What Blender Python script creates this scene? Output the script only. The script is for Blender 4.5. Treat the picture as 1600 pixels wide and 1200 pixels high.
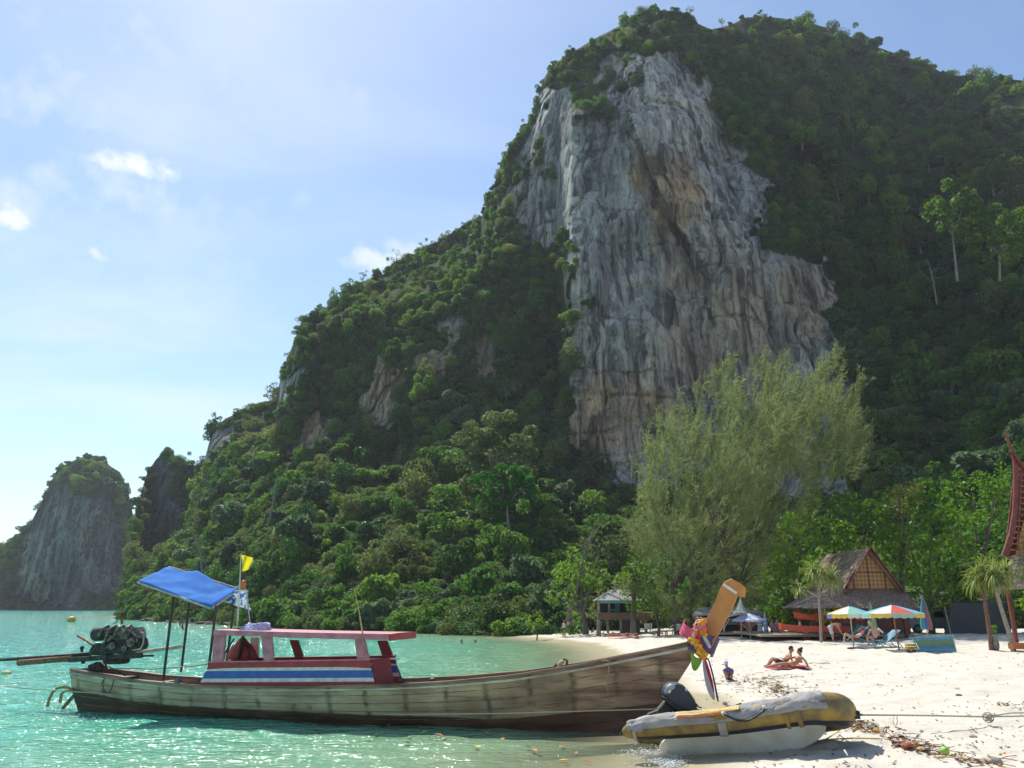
import bpy, bmesh, math, random
import numpy as np
from mathutils import Vector, Matrix
R = math.radians
SC = bpy.context.scene
for o in list(bpy.data.objects): bpy.data.objects.remove(o)
COL = SC.collection
# ---------------------------------------------------------------- camera
FPX = 1230.0            # focal length in pixels of the 1600 px wide photograph
CAMZ = 2.8
PITCH = math.atan(344 / FPX)
cam_d = bpy.data.cameras.new('camera'); cam = bpy.data.objects.new('camera', cam_d); COL.objects.link(cam)
cam.location = (0, 0, CAMZ); cam.rotation_euler = (R(90) + PITCH, 0, 0)
cam_d.sensor_width = 36; cam_d.lens = 36 * FPX / 1600
cam_d.clip_start = 0.1; cam_d.clip_end = 8000
SC.camera = cam
# ---------------------------------------------------------------- light and sky
SUN_AZ, SUN_EL = R(-26), R(54)      # azimuth from +Y, negative = left
w = bpy.data.worlds.new('World'); SC.world = w; w.use_nodes = True
nt = w.node_tree; N = nt.nodes; L = nt.links; N.clear()
def nd(t, **k):
    n = N.new(t)
    for a, b in k.items(): setattr(n, a, b)
    return n
out = nd('ShaderNodeOutputWorld'); bg = nd('ShaderNodeBackground'); bg.inputs['Strength'].default_value = 0.115
sky = nd('ShaderNodeTexSky', sky_type='NISHITA', sun_disc=False, sun_elevation=SUN_EL, sun_rotation=SUN_AZ,
         altitude=0, air_density=1.0, dust_density=0.35, ozone_density=1.0)
tc = nd('ShaderNodeTexCoord'); sep = nd('ShaderNodeSeparateXYZ'); L.new(tc.outputs['Generated'], sep.inputs[0])
def mth(op, a, b=None, clamp=False):
    n = nd('ShaderNodeMath', operation=op, use_clamp=clamp)
    for i, v in enumerate((a, b)):
        if v is None: continue
        if isinstance(v, (int, float)): n.inputs[i].default_value = v
        else: L.new(v, n.inputs[i])
    return n.outputs[0]
# cirrus: noise on a plane high above
zz = mth('ADD', mth('MAXIMUM', sep.outputs[2], 0.0), 0.22)
cx = mth('DIVIDE', sep.outputs[0], zz); cy = mth('DIVIDE', sep.outputs[1], zz)
cmb = nd('ShaderNodeCombineXYZ'); L.new(mth('MULTIPLY', cx, 0.8), cmb.inputs[0]); L.new(mth('MULTIPLY', cy, 1.7), cmb.inputs[1])
n1 = nd('ShaderNodeTexNoise'); n1.inputs['Scale'].default_value = 1.15; n1.inputs['Detail'].default_value = 9; n1.inputs['Roughness'].default_value = 0.58
n1.inputs['Distortion'].default_value = 0.5
L.new(cmb.outputs[0], n1.inputs['Vector'])
r1 = nd('ShaderNodeMapRange', interpolation_type='SMOOTHSTEP'); r1.inputs['From Min'].default_value = 0.40; r1.inputs['From Max'].default_value = 0.78
r1.inputs['To Max'].default_value = 0.52
L.new(n1.outputs['Fac'], r1.inputs['Value'])
cloud = r1.outputs[0]
# more veil towards the left of the view, where the sun stands
left = nd('ShaderNodeMapRange'); left.inputs['From Min'].default_value = 0.45; left.inputs['From Max'].default_value = -0.5
left.inputs['To Min'].default_value = 0.25; left.inputs['To Max'].default_value = 1.15
L.new(sep.outputs[0], left.inputs['Value'])
cloud = mth('MULTIPLY', cloud, left.outputs[0], True)
def pxdir(px, py):
    xc, yc = (px - 800) / FPX, (600 - py) / FPX
    v = Vector((xc, math.cos(PITCH) - yc * math.sin(PITCH), math.sin(PITCH) + yc * math.cos(PITCH)))
    return v.normalized()
n2 = nd('ShaderNodeTexNoise'); n2.inputs['Scale'].default_value = 22; n2.inputs['Detail'].default_value = 9; n2.inputs['Roughness'].default_value = 0.6
L.new(tc.outputs['Generated'], n2.inputs['Vector'])
for (px, py, rx, rz, k) in ((215, 262, .040, .013, 1.0), (262, 268, .030, .014, 1.0), (185, 258, .022, .009, .8), (205, 300, .075, .030, .38), (290, 360, .09, .05, .22), (14, 345, .028, .013, 1.0), (20, 330, .05, .02, .4), (152, 398, .013, .010, .9), (598, 415, .040, .018, .75), (650, 400, .055, .02, .5), (470, 310, .015, .022, .2), (60, 150, .14, .03, .35), (420, 130, .2, .03, .25)):
    d = pxdir(px, py)
    vm = nd('ShaderNodeVectorMath', operation='SUBTRACT'); L.new(tc.outputs['Generated'], vm.inputs[0]); vm.inputs[1].default_value = d
    v2 = nd('ShaderNodeVectorMath', operation='DIVIDE'); L.new(vm.outputs[0], v2.inputs[0]); v2.inputs[1].default_value = (rx, rx, rz)
    v3 = nd('ShaderNodeVectorMath', operation='LENGTH'); L.new(v2.outputs[0], v3.inputs[0])
    e = mth('SUBTRACT', mth('SUBTRACT', 1.25, v3.outputs['Value']), mth('MULTIPLY', mth('SUBTRACT', n2.outputs['Fac'], 0.5), -4.6))
    mr = nd('ShaderNodeMapRange', interpolation_type='SMOOTHSTEP'); mr.inputs['From Min'].default_value = 0.0; mr.inputs['From Max'].default_value = 1.5
    mr.inputs['To Max'].default_value = k
    L.new(e, mr.inputs['Value'])
    cloud = mth('MAXIMUM', cloud, mr.outputs[0])
tint = nd('ShaderNodeMix', data_type='RGBA', blend_type='MULTIPLY'); tint.inputs['Factor'].default_value = 1; L.new(sky.outputs[0], tint.inputs['A']); tint.inputs['B'].default_value = (.93, 1.0, 1.05, 1)
mix = nd('ShaderNodeMix', data_type='RGBA'); L.new(cloud, mix.inputs['Factor']); L.new(tint.outputs['Result'], mix.inputs['A'])
mix.inputs['B'].default_value = (6.2, 6.5, 6.8, 1)
L.new(mix.outputs['Result'], bg.inputs['Color']); L.new(bg.outputs[0], out.inputs[0])
sd = bpy.data.lights.new('sun', 'SUN'); sd.energy = 4.5; sd.angle = R(0.53); sd.color = (1, .955, .87)
sun = bpy.data.objects.new('sun', sd); COL.objects.link(sun)
SUNV = Vector((math.sin(SUN_AZ) * math.cos(SUN_EL), math.cos(SUN_AZ) * math.cos(SUN_EL), math.sin(SUN_EL)))
sun.rotation_euler = (-SUNV).to_track_quat('-Z', 'Y').to_euler()
sun.location = SUNV * 300
vs = SC.view_settings; vs.view_transform = 'Standard'; vs.look = 'None'; vs.exposure = 0.5; vs.gamma = 1; vs.use_curve_mapping = False
SC.render.engine = 'CYCLES'
cy_ = SC.cycles
cy_.use_denoising = True; cy_.max_bounces = 6; cy_.diffuse_bounces = 4; cy_.glossy_bounces = 2; cy_.transmission_bounces = 4
cy_.transparent_max_bounces = 8; cy_.volume_bounces = 0; cy_.sample_clamp_indirect = 6; cy_.use_adaptive_sampling = True
cy_.adaptive_threshold = 0.015; cy_.caustics_reflective = False; cy_.caustics_refractive = False
# ---------------------------------------------------------------- helpers
def ray(px, py):
    xc, yc = (px - 800) / FPX, (600 - py) / FPX
    return np.array((xc, math.cos(PITCH) - yc * math.sin(PITCH), math.sin(PITCH) + yc * math.cos(PITCH)))
def P(px, py, Y):                       # the point at depth Y seen at a pixel
    d = ray(px, py); t = Y / d[1]
    return Vector((d[0] * t, Y, CAMZ + d[2] * t))
def G(px, py, z=0.0):                   # the point of a level plane seen at a pixel
    d = ray(px, py); t = (z - CAMZ) / d[2]
    return Vector((d[0] * t, d[1] * t, z))
def proj(p):
    x, y, z = p[0], p[1], p[2] - CAMZ
    f = y * math.cos(PITCH) + z * math.sin(PITCH); u = -y * math.sin(PITCH) + z * math.cos(PITCH)
    return 800 + FPX * x / f, 600 - FPX * u / f
def tag(o, label=None, cat=None, group=None, kind=None):
    if label: o['label'] = label
    if cat: o['category'] = cat
    if group: o['group'] = group
    if kind: o['kind'] = kind
    return o
def thing(name, label, cat, loc=(0, 0, 0), rz=0, group=None):
    o = bpy.data.objects.new(name, None); COL.objects.link(o); o.empty_display_size = .2
    o.location = loc; o.rotation_euler = (0, 0, rz)
    return tag(o, label, cat, group)
def obj(name, me, mat=None, parent=None, smooth=False):
    if isinstance(me, bmesh.types.BMesh):
        b = me; me = bpy.data.meshes.new(name); b.to_mesh(me); b.free()
    if mat is not None and not me.materials: me.materials.append(mat)
    if smooth: me.polygons.foreach_set('use_smooth', [True] * len(me.polygons))
    o = bpy.data.objects.new(name, me); COL.objects.link(o)
    if parent is not None: o.parent = parent
    return o
def copy_tree(o, parent=None):
    c = o.copy(); COL.objects.link(c)
    if parent is not None: c.parent = parent
    for ch in list(o.children): copy_tree(ch, c)
    return c
def np_mesh(name, V, F, mat=None, attrs=None, smooth=False):
    """V (n,3), F (m,k) numpy"""
    me = bpy.data.meshes.new(name)
    V = np.asarray(V, dtype=np.float32); F = np.asarray(F, dtype=np.int32)
    me.vertices.add(len(V)); me.vertices.foreach_set('co', V.ravel())
    k = F.shape[1]
    me.loops.add(F.size); me.loops.foreach_set('vertex_index', F.ravel())
    me.polygons.add(len(F)); me.polygons.foreach_set('loop_start', np.arange(0, F.size, k, dtype=np.int32))
    me.polygons.foreach_set('loop_total', np.full(len(F), k, dtype=np.int32))
    if smooth: me.polygons.foreach_set('use_smooth', np.ones(len(F), dtype=bool))
    for a, v in (attrs or {}).items():
        at = me.attributes.new(a, 'FLOAT', 'POINT'); at.data.foreach_set('value', np.asarray(v, dtype=np.float32).ravel())
    me.update(calc_edges=True); me.validate()
    if mat: me.materials.append(mat)
    return me
def grid_faces(nu, nv):
    i = np.arange(nu * nv).reshape(nu, nv)
    return np.stack([i[:-1, :-1], i[1:, :-1], i[1:, 1:], i[:-1, 1:]], -1).reshape(-1, 4)
def _h(ix, iy, iz, seed):
    h = (ix.astype(np.int64) * 374761393 + iy.astype(np.int64) * 668265263 + iz.astype(np.int64) * 2147483647 + seed * 974634777) & 0xffffffff
    h = ((h ^ (h >> 13)) * 1274126177) & 0xffffffff
    h = h ^ (h >> 16)
    return (h & 0xffff) / 65535.0
def vnoise(x, y, z, seed=0):
    x, y, z = np.broadcast_arrays(np.asarray(x, float), np.asarray(y, float), np.asarray(z, float))
    ix, iy, iz = np.floor(x), np.floor(y), np.floor(z)
    fx, fy, fz = x - ix, y - iy, z - iz
    fx, fy, fz = [f * f * (3 - 2 * f) for f in (fx, fy, fz)]
    r = 0
    for a in (0, 1):
        for b in (0, 1):
            for c in (0, 1):
                r = r + _h(ix + a, iy + b, iz + c, seed) * (fx if a else 1 - fx) * (fy if b else 1 - fy) * (fz if c else 1 - fz)
    return r * 2 - 1
def fbm(x, y, z, seed=0, octs=4, gain=.5):
    r, a = 0, 1
    for k in range(octs):
        r = r + a * vnoise(np.asarray(x) * 2 ** k, np.asarray(y) * 2 ** k, np.asarray(z) * 2 ** k, seed + k * 7); a *= gain
    return r
def inpoly(px, py, poly):
    c = np.zeros(np.shape(px), bool); n = len(poly)
    for i in range(n):
        x1, y1 = poly[i]; x2, y2 = poly[(i + 1) % n]
        if y1 == y2: continue
        m = ((y1 > py) != (y2 > py)) & (px < (x2 - x1) * (py - y1) / (y2 - y1) + x1)
        c ^= m
    return c
# bmesh shape helpers
def bm_box(bm, c, s, m=None):
    M4 = Matrix.Translation(c) @ (m.to_4x4() if m is not None else Matrix()) @ Matrix.Diagonal((s[0], s[1], s[2], 1))
    return bmesh.ops.create_cube(bm, size=1, matrix=M4)['verts']
def frame(d, up=(0, 0, 1)):
    d = Vector(d).normalized(); u = Vector(up)
    if abs(d.dot(u)) > .98: u = Vector((0, 1, 0))
    x = u.cross(d).normalized(); y = d.cross(x)
    return x, y, d
def bm_tube(bm, pts, r, n=8, cap=True, sx=1.0):
    pts = [Vector(p) for p in pts]
    if isinstance(r, (int, float)): r = [r] * len(pts)
    rings = []; px_ = None
    for i, p in enumerate(pts):
        a = pts[max(0, i - 1)]; b = pts[min(len(pts) - 1, i + 1)]
        d = (b - a)
        if d.length < 1e-9: d = Vector((0, 0, 1))
        d.normalize()
        if px_ is None: x, y, _ = frame(d)
        else:
            x = (px_ - d * px_.dot(d))
            x = x.normalized() if x.length > 1e-6 else frame(d)[0]
            y = d.cross(x)
        px_ = x
        rings.append([bm.verts.new(p + (x * math.cos(t) * sx + y * math.sin(t)) * r[i]) for t in [2 * math.pi * k / n for k in range(n)]])
    for i in range(len(rings) - 1):
        for k in range(n):
            bm.faces.new((rings[i][k], rings[i][(k + 1) % n], rings[i + 1][(k + 1) % n], rings[i + 1][k]))
    if cap:
        bm.faces.new(rings[0][::-1]); bm.faces.new(rings[-1])
    return rings
def bm_beam(bm, a, b, w, h, up=(0, 0, 1)):   # rectangular bar from a to b
    a, b = Vector(a), Vector(b); x, y, d = frame(b - a, up)
    vs_ = []
    for p in (a, b):
        for sx, sy in ((-1, -1), (1, -1), (1, 1), (-1, 1)):
            vs_.append(bm.verts.new(p + x * sx * w / 2 + y * sy * h / 2))
    for f in ((3, 2, 1, 0), (4, 5, 6, 7), (0, 1, 5, 4), (1, 2, 6, 5), (2, 3, 7, 6), (3, 0, 4, 7)):
        bm.faces.new([vs_[i] for i in f])
def bm_loft(bm, rings, close_ring=True, cap=False):
    rr = [[bm.verts.new(p) for p in ring] for ring in rings]
    n = len(rr[0])
    for i in range(len(rr) - 1):
        for k in range(n if close_ring else n - 1):
            try: bm.faces.new((rr[i][k], rr[i][(k + 1) % n], rr[i + 1][(k + 1) % n], rr[i + 1][k]))
            except ValueError: pass
    if cap:
        bm.faces.new(rr[0][::-1]); bm.faces.new(rr[-1])
    return rr
def bm_ball(bm, c, r, u=10, v=7, m=None):
    s = r if hasattr(r, '__len__') else (r, r, r)
    M4 = Matrix.Translation(c) @ (m.to_4x4() if m is not None else Matrix()) @ Matrix.Diagonal((s[0], s[1], s[2], 1))
    return bmesh.ops.create_uvsphere(bm, u_segments=u, v_segments=v, radius=1, matrix=M4)['verts']
def bev(bm, w=.01, seg=1):
    bmesh.ops.recalc_face_normals(bm, faces=bm.faces)
    bmesh.ops.bevel(bm, geom=[e for e in bm.edges if e.is_manifold and e.calc_face_angle(0) > .5], offset=w, segments=seg, affect='EDGES', clamp_overlap=True)
    return bm
def NB(): return bmesh.new()
# materials
MATS = {}
def mat(name, c, c2=None, rough=.7, scale=6, detail=5, bump=.15, bscale=None, metal=0, spec=.4, stretch=None, lo=.35, hi=.65, transl=0, coord='Object', bdist=.02):
    if name in MATS: return MATS[name]
    m = bpy.data.materials.new(name); m.use_nodes = True
    t = m.node_tree; b = t.nodes['Principled BSDF']
    tcn = t.nodes.new('ShaderNodeTexCoord'); mp = t.nodes.new('ShaderNodeMapping')
    t.links.new(tcn.outputs[coord], mp.inputs[0])
    if stretch: mp.inputs['Scale'].default_value = stretch
    nz = t.nodes.new('ShaderNodeTexNoise'); nz.inputs['Scale'].default_value = scale; nz.inputs['Detail'].default_value = detail
    t.links.new(mp.outputs[0], nz.inputs['Vector'])
    rp = t.nodes.new('ShaderNodeValToRGB'); rp.color_ramp.elements[0].position = lo; rp.color_ramp.elements[1].position = hi
    c2 = c2 or tuple(v * .72 for v in c)
    rp.color_ramp.elements[0].color = (*c2, 1); rp.color_ramp.elements[1].color = (*c, 1)
    t.links.new(nz.outputs['Fac'], rp.inputs[0]); t.links.new(rp.outputs[0], b.inputs['Base Color'])
    b.inputs['Roughness'].default_value = rough; b.inputs['Metallic'].default_value = metal
    b.inputs['Specular IOR Level'].default_value = spec
    if bump:
        bn = t.nodes.new('ShaderNodeTexNoise'); bn.inputs['Scale'].default_value = bscale or scale * 3; bn.inputs['Detail'].default_value = 4
        t.links.new(mp.outputs[0], bn.inputs['Vector'])
        bp = t.nodes.new('ShaderNodeBump'); bp.inputs['Strength'].default_value = bump; bp.inputs['Distance'].default_value = bdist
        t.links.new(bn.outputs['Fac'], bp.inputs['Height']); t.links.new(bp.outputs[0], b.inputs['Normal'])
    if transl:
        tr = t.nodes.new('ShaderNodeBsdfTranslucent'); mx = t.nodes.new('ShaderNodeMixShader'); mx.inputs[0].default_value = transl
        t.links.new(rp.outputs[0], tr.inputs[0]); t.links.new(b.outputs[0], mx.inputs[1]); t.links.new(tr.outputs[0], mx.inputs[2])
        t.links.new(mx.outputs[0], t.nodes['Material Output'].inputs[0])
    MATS[name] = m
    return m
def leaf_mat(name, cols, transl=.4, rough=.45, spec=.35):
    """leaf colours vary per plant (Object Info random) and per leaf (attribute v)"""
    m = bpy.data.materials.new(name); m.use_nodes = True; t = m.node_tree; b = t.nodes['Principled BSDF']
    oi = t.nodes.new('ShaderNodeObjectInfo'); at = t.nodes.new('ShaderNodeAttribute'); at.attribute_name = 'v'
    ad = t.nodes.new('ShaderNodeMath'); ad.operation = 'MULTIPLY_ADD'; ad.inputs[1].default_value = .62
    t.links.new(oi.outputs['Random'], ad.inputs[0])
    m2 = t.nodes.new('ShaderNodeMath'); m2.operation = 'MULTIPLY'; m2.inputs[1].default_value = .38; t.links.new(at.outputs['Fac'], m2.inputs[0]); t.links.new(m2.outputs[0], ad.inputs[2])
    rp = t.nodes.new('ShaderNodeValToRGB'); cr = rp.color_ramp
    for i, (p, c) in enumerate(cols):
        e = cr.elements[i] if i < 2 else cr.elements.new(p)
        e.position = p; e.color = (*c, 1)
    t.links.new(ad.outputs[0], rp.inputs[0]); t.links.new(rp.outputs[0], b.inputs['Base Color'])
    b.inputs['Roughness'].default_value = rough; b.inputs['Specular IOR Level'].default_value = spec
    tr = t.nodes.new('ShaderNodeBsdfTranslucent'); mx = t.nodes.new('ShaderNodeMixShader'); mx.inputs[0].default_value = transl
    hs = t.nodes.new('ShaderNodeHueSaturation'); hs.inputs['Saturation'].default_value = 1.12; hs.inputs['Value'].default_value = 1.25; hs.inputs['Hue'].default_value = .49
    t.links.new(rp.outputs[0], hs.inputs['Color']); t.links.new(hs.outputs[0], tr.inputs[0])
    t.links.new(b.outputs[0], mx.inputs[1]); t.links.new(tr.outputs[0], mx.inputs[2]); t.links.new(mx.outputs[0], t.nodes['Material Output'].inputs[0])
    return m
# ================================================================ the beach and the sea
SHORE = np.array([(-40, -30), (-14, 1), (-6, 6.2), (-1, 9.6), (1.4, 12), (2.75, 14.2), (3.6, 16.5), (4.6, 19.5), (5.35, 22.5), (5.75, 26), (5.5, 33), (5.4, 40), (5.9, 48), (6.0, 55), (5.4, 62), (3.4, 68),
                  (1, 73.5), (-4, 82), (-18, 94), (-31, 110), (-48, 135), (-80, 182), (-100, 200), (-110, 420), (-600, 430), (-600, 900)], float)
def shore_d(x, y):
    x = np.asarray(x, float); y = np.asarray(y, float)
    best = np.full(np.broadcast(x, y).shape, 1e9)
    for (x1, y1), (x2, y2) in zip(SHORE[:-1], SHORE[1:]):
        dx, dy = x2 - x1, y2 - y1
        t = np.clip(((x - x1) * dx + (y - y1) * dy) / (dx * dx + dy * dy), 0, 1)
        best = np.minimum(best, np.hypot(x - x1 - t * dx, y - y1 - t * dy))
    poly = [tuple(p) for p in SHORE] + [(900, 900), (900, -30)]
    ins = inpoly(x, y, poly)
    return np.where(ins, best, -best)
def land_z(x, y):
    d = shore_d(x, y)
    zl = .55 * (1 - np.exp(-np.maximum(d, 0) / 6)) + .006 * np.minimum(np.maximum(d, 0), 60)
    dn = np.minimum(d, 0)
    zs = -1.5 * (1 - np.exp(dn / 15)) + np.maximum(dn, -60) * .022
    return np.where(d > 0, zl, zs)
def lz(x, y): return float(land_z(np.array([x]), np.array([y]))[0])
def GG(px, py, dz=0.0):                 # the spot of the beach seen at a pixel
    z = .3
    for _ in range(8):
        p = G(px, py, z + dz); z = .5 * z + .5 * max(lz(p.x, p.y), 0)
    p.z = z
    return p
def spaced(lo, hi, c, s0, k):           # coordinates that open up away from c
    a = [c]
    while a[-1] < hi: a.append(a[-1] + s0 + k * (a[-1] - c))
    b = [c]
    while b[-1] > lo: b.append(b[-1] - s0 - k * (c - b[-1]))
    return np.array(sorted(set(b + a)))
xs = spaced(-60, 110, 4, .09, .012); ys = spaced(-12, 135, 13.5, .09, .013)
X, Y_ = np.meshgrid(xs, ys, indexing='ij')
Z = land_z(X, Y_); D = shore_d(X, Y_)
dry = np.clip(D / 2.5, 0, 1)
trod = .045 * vnoise(X * 2.1, Y_ * 2.1, 0, 3) + .03 * vnoise(X * 4.3, Y_ * 4.3, 0, 4) + .05 * vnoise(X * .6, Y_ * .6, 0, 5)
pits = np.minimum(vnoise(X * 3.1, Y_ * 2.6, 5, 9) + .25, 0) * .09
Z = Z + dry * (trod + pits) + (1 - dry) * .012 * vnoise(X * 1.2, Y_ * .7, 0, 6)
sand_m = bpy.data.materials.new('coral_sand'); sand_m.use_nodes = True
t = sand_m.node_tree; b = t.nodes['Principled BSDF']; b.inputs['Roughness'].default_value = .9; b.inputs['Specular IOR Level'].default_value = .15
at = t.nodes.new('ShaderNodeAttribute'); at.attribute_name = 'wet'
tcn = t.nodes.new('ShaderNodeTexCoord')
nz = t.nodes.new('ShaderNodeTexNoise'); nz.inputs['Scale'].default_value = 1.3; nz.inputs['Detail'].default_value = 8; t.links.new(tcn.outputs['Object'], nz.inputs['Vector'])
rp = t.nodes.new('ShaderNodeValToRGB'); rp.color_ramp.elements[0].position = .3; rp.color_ramp.elements[1].position = .62
rp.color_ramp.elements[0].color = (.51, .465, .38, 1); rp.color_ramp.elements[1].color = (.60, .56, .475, 1)
t.links.new(nz.outputs['Fac'], rp.inputs[0])
n3 = t.nodes.new('ShaderNodeTexNoise'); n3.inputs['Scale'].default_value = 26; n3.inputs['Detail'].default_value = 3; t.links.new(tcn.outputs['Object'], n3.inputs['Vector'])
r3 = t.nodes.new('ShaderNodeValToRGB'); r3.color_ramp.elements[0].position = .24; r3.color_ramp.elements[1].position = .36
r3.color_ramp.elements[0].color = (.38, .3, .2, 1); r3.color_ramp.elements[1].color = (1, 1, 1, 1); t.links.new(n3.outputs['Fac'], r3.inputs[0])
ml = t.nodes.new('ShaderNodeMix'); ml.data_type = 'RGBA'; ml.blend_type = 'MULTIPLY'; ml.inputs['Factor'].default_value = .8
t.links.new(rp.outputs[0], ml.inputs['A']); t.links.new(r3.outputs[0], ml.inputs['B'])
mw = t.nodes.new('ShaderNodeMix'); mw.data_type = 'RGBA'; t.links.new(at.outputs['Fac'], mw.inputs['Factor']); t.links.new(ml.outputs['Result'], mw.inputs['A'])
mw.inputs['B'].default_value = (.42, .36, .23, 1); t.links.new(mw.outputs['Result'], b.inputs['Base Color'])
mr = t.nodes.new('ShaderNodeMapRange'); mr.inputs['To Min'].default_value = .9; mr.inputs['To Max'].default_value = .38; t.links.new(at.outputs['Fac'], mr.inputs['Value']); t.links.new(mr.outputs[0], b.inputs['Roughness'])
bn = t.nodes.new('ShaderNodeTexNoise'); bn.inputs['Scale'].default_value = 9; bn.inputs['Detail'].default_value = 6; t.links.new(tcn.outputs['Object'], bn.inputs['Vector'])
bp = t.nodes.new('ShaderNodeBump'); bp.inputs['Strength'].default_value = .55; bp.inputs['Distance'].default_value = .05
t.links.new(bn.outputs['Fac'], bp.inputs['Height']); t.links.new(bp.outputs[0], b.inputs['Normal'])
BX, BYs, BZ = xs, ys, Z
def lz(x, y):                           # height of the finished beach mesh
    i = int(np.clip(np.searchsorted(BX, x) - 1, 0, len(BX) - 2)); j = int(np.clip(np.searchsorted(BYs, y) - 1, 0, len(BYs) - 2))
    u = min(max((x - BX[i]) / (BX[i + 1] - BX[i]), 0), 1); v = min(max((y - BYs[j]) / (BYs[j + 1] - BYs[j]), 0), 1)
    return float((BZ[i, j] * (1 - u) + BZ[i + 1, j] * u) * (1 - v) + (BZ[i, j + 1] * (1 - u) + BZ[i + 1, j + 1] * u) * v)
wet = np.clip(1 - (D - .25 + .35 * vnoise(X * .5, Y_ * .5, 0, 12)) / .9, 0, 1)
me = np_mesh('beach', np.stack([X, Y_, Z], -1).reshape(-1, 3), grid_faces(len(xs), len(ys)), sand_m, {'wet': wet}, True)
tag(obj('beach', me), kind='structure')
bm = NB(); vs4 = [bm.verts.new(p) for p in ((-1600, -60, -5.2), (1600, -60, -5.2), (1600, 2000, -5.2), (-1600, 2000, -5.2))]; bm.faces.new(vs4)
tag(obj('sea_bed', bm, sand_m), kind='structure')
# sea surface
xs = np.concatenate([[-1600, -900, -600, -420, -300, -220, -170], spaced(-135, 14, -2, .13, .012)]); xs = np.concatenate([np.unique(xs), [20, 40, 120]])
ys = np.concatenate([np.unique(spaced(-12, 190, 13, .10, .0125)), [230, 300, 420, 600, 900, 1400, 2000]])
xs, ys = np.unique(xs), np.unique(ys)
X, Y_ = np.meshgrid(xs, ys, indexing='ij'); D = -shore_d(X, Y_)
amp = np.clip(D / 6, .15, 1) * np.clip(1.3 - np.hypot(X, Y_) / 170, 0, 1)
Z = amp * (.035 * vnoise(X * .55 + Y_ * .2, Y_ * 1.0, 0, 21) + .03 * vnoise(X * 1.4, Y_ * 2.2, 0, 22) + .014 * vnoise(X * 3.2, Y_ * 4.6, 0, 23))
depth = np.clip(-land_z(X, Y_), 0, 9)
sea_m = bpy.data.materials.new('sea_water'); sea_m.use_nodes = True; t = sea_m.node_tree; b = t.nodes['Principled BSDF']
at = t.nodes.new('ShaderNodeAttribute'); at.attribute_name = 'depth'
tcn = t.nodes.new('ShaderNodeTexCoord')
rp = t.nodes.new('ShaderNodeValToRGB'); cr = rp.color_ramp
for i, (p, c) in enumerate(((0, (.36, .37, .22)), (.2, (.19, .34, .20)), (.42, (.07, .40, .27)), (1, (.045, .42, .36)))):
    e = cr.elements[i] if i < 2 else cr.elements.new(p)
    e.position = p; e.color = (*c, 1)
dm = t.nodes.new('ShaderNodeMath'); dm.operation = 'MULTIPLY'; dm.inputs[1].default_value = .33; t.links.new(at.outputs['Fac'], dm.inputs[0])
pn = t.nodes.new('ShaderNodeTexNoise'); pn.inputs['Scale'].default_value = .35; pn.inputs['Detail'].default_value = 4; t.links.new(tcn.outputs['Object'], pn.inputs['Vector'])
pm = t.nodes.new('ShaderNodeMath'); pm.operation = 'MULTIPLY_ADD'; pm.inputs[1].default_value = .14; t.links.new(pn.outputs['Fac'], pm.inputs[0]); t.links.new(dm.outputs[0], pm.inputs[2])
ps = t.nodes.new('ShaderNodeMath'); ps.operation = 'SUBTRACT'; ps.inputs[1].default_value = .07; t.links.new(pm.outputs[0], ps.inputs[0])
t.links.new(ps.outputs[0], rp.inputs[0]); t.links.new(rp.outputs[0], b.inputs['Base Color'])
b.inputs['Roughness'].default_value = .085; b.inputs['IOR'].default_value = 1.33; b.inputs['Specular IOR Level'].default_value = .5
# clear where shallow
ex = t.nodes.new('ShaderNodeMapRange'); ex.interpolation_type = 'SMOOTHSTEP'; ex.inputs['From Min'].default_value = 0; ex.inputs['From Max'].default_value = .55; ex.inputs['To Min'].default_value = .08
t.links.new(at.outputs['Fac'], ex.inputs['Value']); t.links.new(ex.outputs[0], b.inputs['Alpha'])
mp = t.nodes.new('ShaderNodeMapping'); mp.inputs['Scale'].default_value = (1, 1.7, 1); t.links.new(tcn.outputs['Object'], mp.inputs[0])
def wv(scale, detail, dist, strength, prev=None):
    n = t.nodes.new('ShaderNodeTexNoise'); n.inputs['Scale'].default_value = scale; n.inputs['Detail'].default_value = detail; n.inputs['Roughness'].default_value = .55
    t.links.new(mp.outputs[0], n.inputs['Vector'])
    q = t.nodes.new('ShaderNodeBump'); q.inputs['Strength'].default_value = strength; q.inputs['Distance'].default_value = dist
    t.links.new(n.outputs['Fac'], q.inputs['Height'])
    if prev: t.links.new(prev.outputs[0], q.inputs['Normal'])
    return q
chop = t.nodes.new('ShaderNodeMapRange'); chop.inputs['From Max'].default_value = 2.9; chop.inputs['To Min'].default_value = .12; t.links.new(at.outputs['Fac'], chop.inputs['Value'])
q = wv(.8, 2, .8, 1.0); t.links.new(chop.outputs[0], q.inputs['Strength']); q = wv(2.6, 2, .40, 1.0, q); t.links.new(chop.outputs[0], q.inputs['Strength']); q = wv(7, 2, .05, .8, q)
t.links.new(q.outputs[0], b.inputs['Normal'])
me = np_mesh('sea', np.stack([X, Y_, Z], -1).reshape(-1, 3), grid_faces(len(xs), len(ys)), sea_m, {'depth': depth}, True)
tag(obj('sea', me), kind='structure')

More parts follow.
